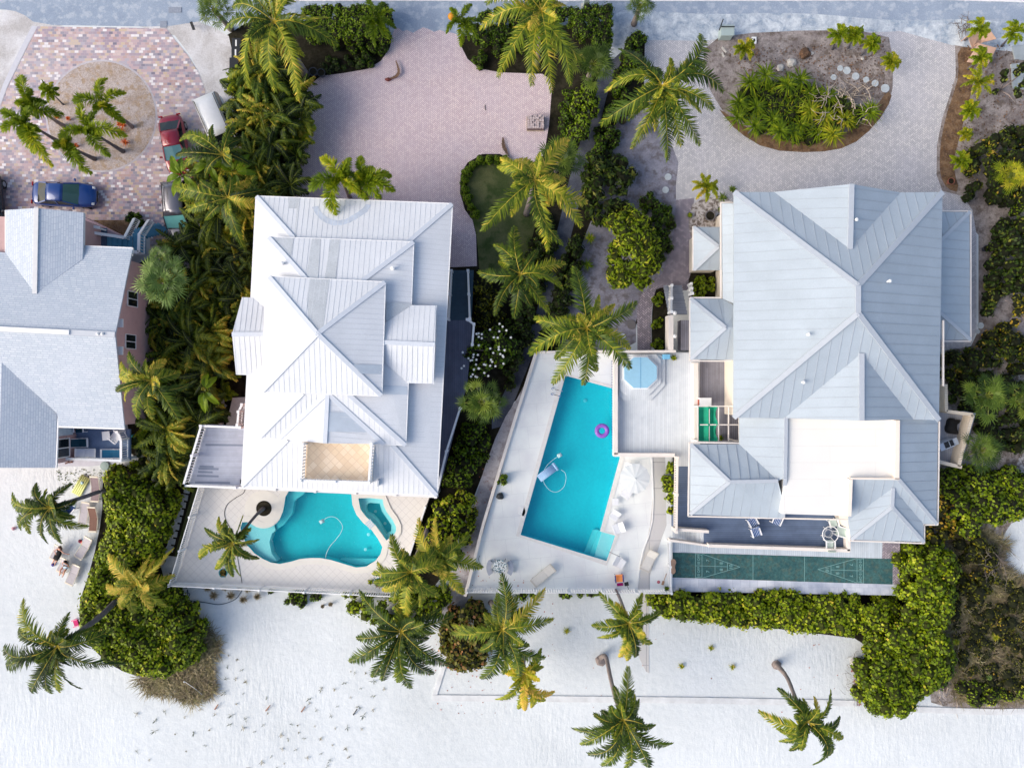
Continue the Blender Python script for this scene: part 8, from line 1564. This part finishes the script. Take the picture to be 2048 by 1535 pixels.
# hot tub
ring = [(1281 + 35 * math.cos(a), 745 + 33 * math.sin(a)) for a in np.linspace(PI / 8, 2 * PI + PI / 8, 9)[:-1]]; t = thing('hot_tub', 'octagonal hot tub with a pale blue cover on the white deck', 'hot tub', P(1281, 745, ZS)); rg2 = [(1281 + 52 * math.cos(a), 748 + 50 * math.sin(a)) for a in np.linspace(PI / 8, 2 * PI + PI / 8, 9)[:-1]]
sb = MB(); base = [(1238, 708), (1318, 708), (1330, 716), (1330, 770), (1302, 800), (1247, 800), (1238, 790)]; sb.prism([P(*p, ZS + .2) for p in base], ZS, ZS + .18); sb.prism([P(*p, ZS + .36) for p in [(1240, 708), (1312, 708), (1322, 720), (1322, 765), (1298, 790), (1252, 790), (1240, 780)]], ZS + .18, ZS + .36); sb.build('wooden_steps', M_paledeck, t)
sb = MB(); W = [P(*p, ZS + .75) for p in ring]; sb.prism([p + (p - P(1281, 745, ZS + .75)).normalized() * .1 for p in W], ZS + .36, ZS + .68); sb.build('shell', M_whitep, t, bevel=.03); mid_a, mid_b = P(1281, 712, ZS + .8), P(1281, 778, ZS + .8); sb = MB(); sb.prism(W, ZS + .68, ZS + .76); sb.build('cover', plain('pale_blue_cover', S(158, 206, 232), .5), t, bevel=.03); sb = MB(); sb.beam(P(1281, 714, ZS + .765), P(1281, 776, ZS + .765), .04, .015); sb.build('cover_seam', plain('cover_seam', S(120, 176, 214), .5), t)
c = P(1333, 713, ZS + .5); mb = MB(); mb.box((c.x, c.y, ZS + .3), (.5, .34, .6)); o = mb.build('storage_box', plain('blue_towel_box', S(120, 190, 230), .5), loc=Vector((c.x, c.y, ZS)), bevel=.03); tag(o, 'small light blue box on the white deck by the garden stairs', 'box')
c = P(1411, 803, ZS + 1); t = thing('white_cabinet', 'white square cabinet at the top of the green net frame', 'cabinet', (c.x, c.y, ZS)); mb = MB(); mb.box((c.x, c.y, ZS + .5), (.85, .55, 1.0)); mb.build('cabinet', M_whitep, t, bevel=.02); mb = MB(); mb.box((c.x - .45, c.y - .05, ZS + .6), (.05, .4, .8)); mb.build('side_panel', plain('red_brown', S(170, 80, 60), .6), t)
# peanut shaped board on the court
mb = MB(); W = smooth_poly([(1344, 1117), (1350, 1118), (1353, 1124), (1350, 1130), (1350, 1136), (1352, 1142), (1348, 1148), (1343, 1147), (1341, 1140), (1343, 1133), (1341, 1125)], 2); mb.prism([P(*p, ZC + .4) for p in W], ZC + .34, ZC + .4); mb.box(P(1346, 1132, ZC + .18), (.06, .6, .32)); tag(mb.build('peanut_table', mat('tan_wood', S(196, 160, 136), .7, .1, 4), loc=P(1346, 1132, ZC)), 'tan peanut-shaped table top at the left end of the shuffleboard court', 'table')
mb = MB(); mb.beam(P(1797, 1148, ZC + .1), P(1812, 1156, ZC + .1), .12, .06); tag(mb.build('court_scoreboard', M_white_paint, loc=P(1800, 1150, ZC)), 'small white board lying at the right end of the shuffleboard court', 'board')
for i, (x, y, dx, dy, lab) in enumerate([(1328, 1160, 5, -14, 'brown paddle lying near the lower right corner of the patio')]): mb = MB(); mb.tube([P(x, y, ZD + .03), P(x + dx, y + dy, ZD + .03)], .02, 6); mb.box(P(x - 2, y + 5, ZD + .03), (.16, .3, .03), rz=-.3); tag(mb.build('paddle', mat('tan_wood2', S(190, 150, 120), .7, .1, 4), loc=P(x, y, ZD)), lab, 'paddle')
mb = MB(); mb.lathe(P(1317, 1163, ZD), [(.1, 0), (.12, .03), (.06, .05)], 14); tag(mb.build('game_disc', plain('red_white_disc', S(200, 110, 120), .4), loc=P(1317, 1163, ZD)), 'small red and white disc on the patio beside the paddle', 'disc')
# balcony grill cover and grill
mb = MB(); W = smooth_poly([(1898, 838), (1906, 835), (1914, 841), (1920, 838), (1921, 843), (1914, 846), (1913, 856), (1917, 868), (1908, 868), (1895, 865), (1893, 855), (1896, 848)], 1); loft(mb, [[tuple(P(x, y, ZE + .3)[:2]) + (ZE,) for x, y in W], [tuple(P(x, y, ZE + .3)[:2]) + (ZE + .35,) for x, y in W], [tuple(P(1905 + (x - 1905) * .7, 852 + (y - 852) * .7, ZE + .3)[:2]) + (ZE + .5,) for x, y in W]]); tag(mb.build('black_cover', mat('black_tarp', (.012, .012, .014, 1), .8, .2, 3), loc=P(1905, 852, ZE), smooth=True), 'crumpled black cover lying on the east balcony', 'cover')
a, b = P(1879, 896, ZE + .9), P(1918, 880, ZE + .9); a.z = b.z = ZE; d = b - a; rz = math.atan2(d.y, d.x); o = (a + b) / 2; t = thing('gas_grill', 'stainless gas grill with dark top standing on the east balcony', 'grill', o); Ms = plain('brushed_steel', (.62, .66, .74, 1), .3, .4)
g = MB(); g.box((0, 0, .45), (1.0, .5, .8)); xf(g, o, rz).build('cabinet', Ms, t, bevel=.02); g = MB(); g.box((0, 0, .9), (.62, .46, .12)); xf(g, o, rz).build('lid', M_trim, t, bevel=.03); g = MB(); g.box((0, -.2, .97), (.66, .06, .03)); g.box((0, 0, .975), (.04, .46, .02)); xf(g, o, rz).build('lid_handle', Ms, t)
for s_ in (-1, 1): g = MB(); g.box((s_ * .5, 0, .86), (.34, .5, .05)); xf(g, o, rz).build('side_shelf', Ms, t, bevel=.01)
# beach things
mb = MB(); a, b = P(152, 988, .12), P(172, 953, .12); d = (b - a).normalized(); s_ = Vector((-d.y, d.x, 0))
for k in range(5): o_ = s_ * (k - 2) * .15; mb.tube([a + o_, b + o_], .08, 8)
mb.lathe((a + b) / 2 + d * .25 + Vector((0, 0, .06)), [(.12, 0), (.12, .03)], 14, m=1); tag(mb.build('beach_float', [mat('pale_yellow_vinyl', S(228, 232, 156), .5, .04, 3), plain('grey_spot', S(160, 190, 200), .5)], loc=a, smooth=True), 'pale yellow inflatable float on the sand beside the leaning trunk', 'inflatable float')
chair('low beach chair with blue cloth half hidden under the leaning palm crown', (142, 1017), 0, .9, mat('navy_cloth', S(40, 70, 130), .8, .2, 6), M_whitep, w=.5, d=.5, bh=.4, name='beach_chair'); mb = MB(); mb.prism([P(*p, .04) for p in smooth_poly([(122, 1018), (140, 1028), (150, 1012), (152, 1008), (146, 1022), (136, 1032), (120, 1026)], 1)], .01, .05); tag(mb.build('beach_towel', mat('cyan_towel', S(90, 200, 230), .9, .1, 5), loc=P(136, 1024, 0)), 'bright cyan towel on the sand under the leaning palm crown', 'towel')
chair('pink folding chair tucked at the edge of the sea grape mound', (153, 1244), 0, PI + .3, mat('pink_cloth', S(220, 60, 130), .8, .15, 10), plain('pink_tube', S(226, 130, 170), .4), w=.42, d=.42, bh=.4, name='beach_chair')
for x, y, c_, lab in [(161.5, 1081, (120, 20, 60), 'dark red toy ball beside the grey lounger'), (166, 1083, (200, 30, 50), 'red and yellow toy beside the grey lounger'), (168.5, 1086.5, (250, 200, 50), 'yellow toy next to the red toy'), (165, 1091, (60, 200, 150), 'green toy lowest of the row'), (170, 1079, (40, 140, 190), 'blue toy topmost of the row'), (107.5, 1128, (80, 70, 150), 'purple ball alone on the sand by the loungers'), (28.5, 1056, (200, 150, 160), 'tiny pink toy alone on the open sand at the left')]:
    mb = MB(); mb.lathe(P(x, y, .0), [(.04, 0), (.13, .06), (.14, .12), (.09, .2), (.02, .22)], 12); mb.box(P(x, y, .12) + Vector((.1, .05, 0)), (.1, .06, .05)); tag(mb.build('toy', plain('toy_colour', S(*c_), .4), loc=P(x, y, 0), smooth=True), lab, 'toy')
mb = MB(); mb.lathe(P(211, 931, 0), [(.3, 0), (.34, .1), (.32, .16), (.1, .18)], 24); tag(mb.build('round_tub_lid', plain('grey_green_lid', S(150, 172, 172), .6), loc=P(211, 931, 0)), 'round grey-green lid on the ground below the balcony corner', 'lid')
for i, x in enumerate((134, 141.5)): mb = MB(); c = P(x, 925 - i, .06); mb.box(c, (.3, .1, .07), rz=.4 - .3 * i); mb.box(c + Vector((.08, .03, .03)), (.12, .11, .05), rz=.4); tag(mb.build('shoe', plain('brown_shoe', S(96, 50, 40), .7), loc=c, bevel=.02), ['left', 'right'][i] + ' dark shoe on the concrete below the glass doors', 'shoe')
t = thing('water_bike', 'teal and blue plastic ride-on toy behind the balcony corner', 'toy', P(271, 877, 0)); c = P(271, 877, .4); mb = MB(); mb.tube([c + Vector((-.2, .3, 0)), c, c + Vector((.2, -.35, 0))], [.16, .24, .14], 10); mb.build('body', plain('teal_plastic', S(60, 170, 180), .4), t, smooth=True); mb = MB(); mb.tube([c + Vector((.1, .2, -.1)), c + Vector((.32, -.3, -.1))], [.12, .2], 10); mb.build('side_pod', plain('deep_blue_plastic', S(20, 80, 150), .4), t, smooth=True)
# survey stakes and rope at the dune line
for x, y, dx, dy, lab in [(430, 1417, 6, -9, 'left wooden stake lying on the sand among the grass sprigs'), (532, 1420, 8, -10, 'middle wooden stake among the grass sprigs'), (603, 1422, 7, -10, 'right wooden stake among the grass sprigs'), (707, 1428, 7, -11, 'dark stake near the middle of the open sand'), (742, 1350, 5, -7, 'short dark stake under the dark palm')]:
    mb = MB(); a = P(x, y, .1); b = P(x + dx, y + dy, .22); mb.beam(a, b, .07, .06); mb.lathe(a - Vector((0, 0, .08)), [(.05, 0), (.05, .1)], 8); tag(mb.build('wooden_stake', mat('stake_wood', S(156, 110, 88), .8, .1, 6) if y < 1425 and x < 700 else M_trim, loc=a), lab, 'stake')
mb = MB(); mb.tube([P(369, 1362, .5), P(390, 1376, .45), P(402, 1386, .3), P(412, 1396, .05)], .02, 6); mb.lathe(P(369, 1362, .46), [(.05, 0), (.07, .05), (.02, .1)], 8); tag(mb.build('irrigation_pipe', M_whitevinyl, loc=P(390, 1376, 0), smooth=True), 'thin white pipe arching over the dry grass at the mound', 'pipe')
mb = MB(); mb.tube([P(1253, 1152 + 2, ZD + .02), P(1262, 1160, ZD + .02)], .015, 5)
hose('thin_hose', 'thin dark curved wire on the patio left of the mosaic table', [(966, 1133), (960, 1126), (957, 1118), (960, 1110)], ZD + .02, .012, M_trim)
# ================= people =================
def person(label, joints, edges, skin_m, clothes, hair, head, hands, loc):
    """joints: name -> (x,y,z,r) world; body grown as one skin surface"""
    t = thing('person', label, 'person', loc); names = list(joints); me = bpy.data.meshes.new('body')
    off = Vector(loc); me.from_pydata([tuple(Vector(joints[n][:3]) - off) for n in names], [(names.index(a), names.index(b)) for a, b in edges], [])
    o = bpy.data.objects.new('body', me); COL.objects.link(o); o.parent = t; KIDS.setdefault(t.name, []).append(o)
    sk = o.modifiers.new('skin', 'SKIN'); me.materials.append(skin_m)
    if not me.skin_vertices: me.skin_vertices.new()
    for i, n in enumerate(names): r = joints[n][3]; me.skin_vertices[0].data[i].radius = (r, r * (joints[n][4] if len(joints[n]) > 4 else 1)); me.skin_vertices[0].data[i].use_root = (n == 'pelvis')
    sb = o.modifiers.new('sub', 'SUBSURF'); sb.levels = 1; sb.render_levels = 2; sk.use_smooth_shade = True
    return t, o
def basis(o, rz):
    c, s = math.cos(rz), math.sin(rz)
    return lambda x, y, z: Vector((o.x + x * c - y * s, o.y + x * s + y * c, o.z + z))
M_skin = mat('skin', S(222, 168, 146), .6, .04, 8); M_skin2 = mat('skin_tan', S(208, 150, 124), .6, .04, 8); M_black = mat('black_dress', (.012, .012, .014, 1), .9, .2, 8); M_bluec = mat('pale_blue_top', S(190, 214, 230), .9, .08, 8); M_hair = mat('brown_hair', S(90, 56, 44), .7, .2, 30); M_hairD = mat('black_hair', S(30, 22, 26), .6, .2, 30); M_eye = plain('eye_dark', (.02, .02, .02, 1), .2); M_lip = plain('lips', S(190, 100, 96), .5)
def build_person(label, seatpx, headpx, spread, skin_m, cloth_m, hair_m, pose, shirt):
    """x axis of the local frame points from feet to head"""
    a, b = P(*seatpx, .38), P(*headpx, .38); d = b - a; rz = math.atan2(d.y, d.x); o = Vector((a.x, a.y, 0)); Q = basis(o, rz); J = {}
    def j(n, x, y, z, r, k=1): v = Q(x, y, z); J[n] = (v.x, v.y, v.z, r, k)
    ba = math.radians(34 if pose == 'lie' else 52); tx = lambda s_: (math.cos(ba) * s_, .44 + math.sin(ba) * s_)
    j('pelvis', 0, 0, .47, .13, .8)
    for n, s_, r, k in (('waist', .16, .115, .8), ('chest', .34, .135, .75), ('neck0', .50, .06, 1), ('neck', .57, .05, 1), ('head', .68, .088, 1), ('crown', .78, .075, 1)): x, z = tx(s_); j(n, x, 0, z, r, k)
    E = [('pelvis', 'waist'), ('waist', 'chest'), ('chest', 'neck0'), ('neck0', 'neck'), ('neck', 'head'), ('head', 'crown')]
    sx, sz = tx(.45)
    for sd, y in (('L', 1), ('R', -1)):
        j('sh' + sd, sx, y * .17, sz, .052); E.append(('neck0', 'sh' + sd))
        if pose == 'lie': el, wr = ((sx - .06, y * .40, sz + .02), (sx - .0, y * .64, sz - .02)) if y < 0 else ((sx - .22, y * .26, sz + .05), (sx - .30, y * .10, sz + .12))
        else: el, wr = (sx - .16, y * .27, sz - .16), (sx - .05 - .12, y * .12, sz - .02 + .02)
        j('el' + sd, *el, .038); j('wr' + sd, *wr, .027); E += [('sh' + sd, 'el' + sd), ('el' + sd, 'wr' + sd)]
        wv = Vector(wr) - Vector(el); wv.normalize(); pv = Vector(wr) + wv * .05; j('pa' + sd, *pv, .032, .5); E.append(('wr' + sd, 'pa' + sd)); side = wv.cross(Vector((0, 0, 1))).normalized()
        for fi, (sp, ln) in enumerate(((-.03, .065), (-.01, .08), (.01, .085), (.03, .075))):
            k1 = pv + wv * .035 + side * sp; k2 = k1 + wv * ln * .5 - Vector((0, 0, .008)); k3 = k2 + wv * ln * .42 - Vector((0, 0, .025)); j(f'f{fi}a' + sd, *k1, .0105); j(f'f{fi}b' + sd, *k2, .009); j(f'f{fi}c' + sd, *k3, .0075); E += [('pa' + sd, f'f{fi}a' + sd), (f'f{fi}a' + sd, f'f{fi}b' + sd), (f'f{fi}b' + sd, f'f{fi}c' + sd)]
        th = Vector(wr) + wv * .02 - side * .035 * y; th2 = th + wv * .035 - side * .02 * y; j('t1' + sd, *th, .012); j('t2' + sd, *th2, .010); E += [('wr' + sd, 't1' + sd), ('t1' + sd, 't2' + sd)]
        kn = (-.40, y * (.10 if pose == 'lie' else .16), .48 if pose == 'lie' else .66); an = (-.80, y * (.09 if pose == 'lie' else .13), .42); to = (-.93, y * .12, .46)
        j('hip' + sd, -.06, y * .10, .46, .09); j('kn' + sd, *kn, .058); j('an' + sd, *an, .038); j('he' + sd, an[0] - .03, an[1], an[2] - .01, .04); j('to' + sd, *to, .028, .6); E += [('pelvis', 'hip' + sd), ('hip' + sd, 'kn' + sd), ('kn' + sd, 'an' + sd), ('an' + sd, 'he' + sd), ('he' + sd, 'to' + sd)]
    t, bo = person(label, J, E, skin_m, None, None, None, None, o)
    def shell(nm, chain, m, seg=14):
        mb = MB(); rings = []
        pts = [Vector(Q(*c[:3])) for c in chain]
        for i, p in enumerate(pts):
            dd = (pts[min(i + 1, len(pts) - 1)] - pts[max(i - 1, 0)]).normalized(); sd_ = Vector((-math.sin(rz), math.cos(rz), 0)); up_ = dd.cross(sd_) * -1; rings.append([tuple(p + sd_ * chain[i][3] * math.cos(2 * PI * k / seg) + up_ * chain[i][4] * math.sin(2 * PI * k / seg)) for k in range(seg)])
        loft(mb, rings); return mb.build(nm, m, t, smooth=True)
    c1 = [tx(s_) for s_ in (.02, .16, .34, .47)]
    if shirt == 'dress': shell('dress', [(-.48, 0, .50, .20, .10), (-.25, 0, .50, .22, .12), (c1[0][0] - .02, 0, c1[0][1] + .03, .20, .14), (c1[1][0], 0, c1[1][1], .165, .125), (c1[2][0], 0, c1[2][1], .19, .13), (c1[3][0], 0, c1[3][1], .15, .09)], cloth_m)
    else: shell('shirt', [(c1[0][0] - .08, 0, c1[0][1] + .02, .19, .13), (c1[1][0], 0, c1[1][1], .165, .125), (c1[2][0], 0, c1[2][1], .2, .14), (c1[3][0], 0, c1[3][1], .17, .09)], cloth_m); shell('shorts', [(-.22, 0, .53, .2, .1), (-.1, 0, .49, .2, .12), (.04, 0, .48, .17, .13)], M_bluec)
    hx, hz = tx(.72); f = Vector((math.cos(ba + PI / 2), 0, math.sin(ba + PI / 2))); u = Vector((math.cos(ba), 0, math.sin(ba))); hb = MB(); hc = Vector((hx, 0, hz)) - f * .025 + u * .03; iv, fi_ = ico(); bm = bmesh.new(); bmesh.ops.create_icosphere(bm, subdivisions=2, radius=1); iv = [v.co.copy() for v in bm.verts]; fi_ = [[v.index for v in fc.verts] for fc in bm.faces]; bm.free()
    hb.raw([tuple(Q(*(hc + Vector((v.x * .115, v.y * .105, v.z * .115)) + (-f * .03 * abs(v.y)))) ) for v in iv], fi_)
    for s_ in (-1, 1): hb.tube([Q(*(hc + Vector((0, s_ * .08, 0)) - u * .02)), Q(*(hc + Vector((0, s_ * .11, 0)) - u * .14 - f * .02)), Q(*(hc + Vector((0, s_ * .1, 0)) - u * .25 - f * .0))], [.06, .05, .02], 8)
    hb.build('hair', hair_m, t, smooth=True); fc = Vector((hx, 0, hz)) + f * .085
    for s_ in (-1, 1): e = MB(); e.lathe(tuple(Q(*(fc + Vector((0, s_ * .032, 0)) + u * -.01)) - Vector((0, 0, .008))), [(.004, 0), (.012, .006), (.004, .014)], 8); e.build('eye', M_eye, t); e = MB(); e.box(Q(*(Vector((hx, s_ * .088, hz)) - u * .03)), (.03, .02, .05), rz=rz); e.build('ear', skin_m, t, bevel=.008)
    e = MB(); e.beam(Q(*(fc - u * .01)), Q(*(fc - u * .045 + f * .02)), .022, .022); e.build('nose', skin_m, t, bevel=.005); e = MB(); e.beam(Q(*(fc - u * .07 + Vector((0, -.022, 0)))), Q(*(fc - u * .07 + Vector((0, .022, 0)))), .012, .012); e.build('mouth', M_lip, t)
    return t, Q, J
build_person('brown-haired person in black lying on a beach lounger, one arm stretched to the right', (119, 1106), (130, 1086), 0, M_skin, M_black, M_hair, 'lie', 'dress')
t, Q, J = build_person('dark-haired person in a pale blue top sitting on a lounger, holding a phone', (134, 1130), (144, 1112), 0, M_skin2, M_bluec, M_hairD, 'sit', 'shirt')
pa, pb = Vector(J['paL'][:3]), Vector(J['paR'][:3]); c = (pa + pb) / 2 + Vector((0, 0, .03)); mb = MB(); mb.box(c, (.15, .075, .012), rz=1.0); tag(mb.build('phone', M_trim, loc=c, bevel=.004), 'dark phone held by the person in the pale blue top', 'phone')
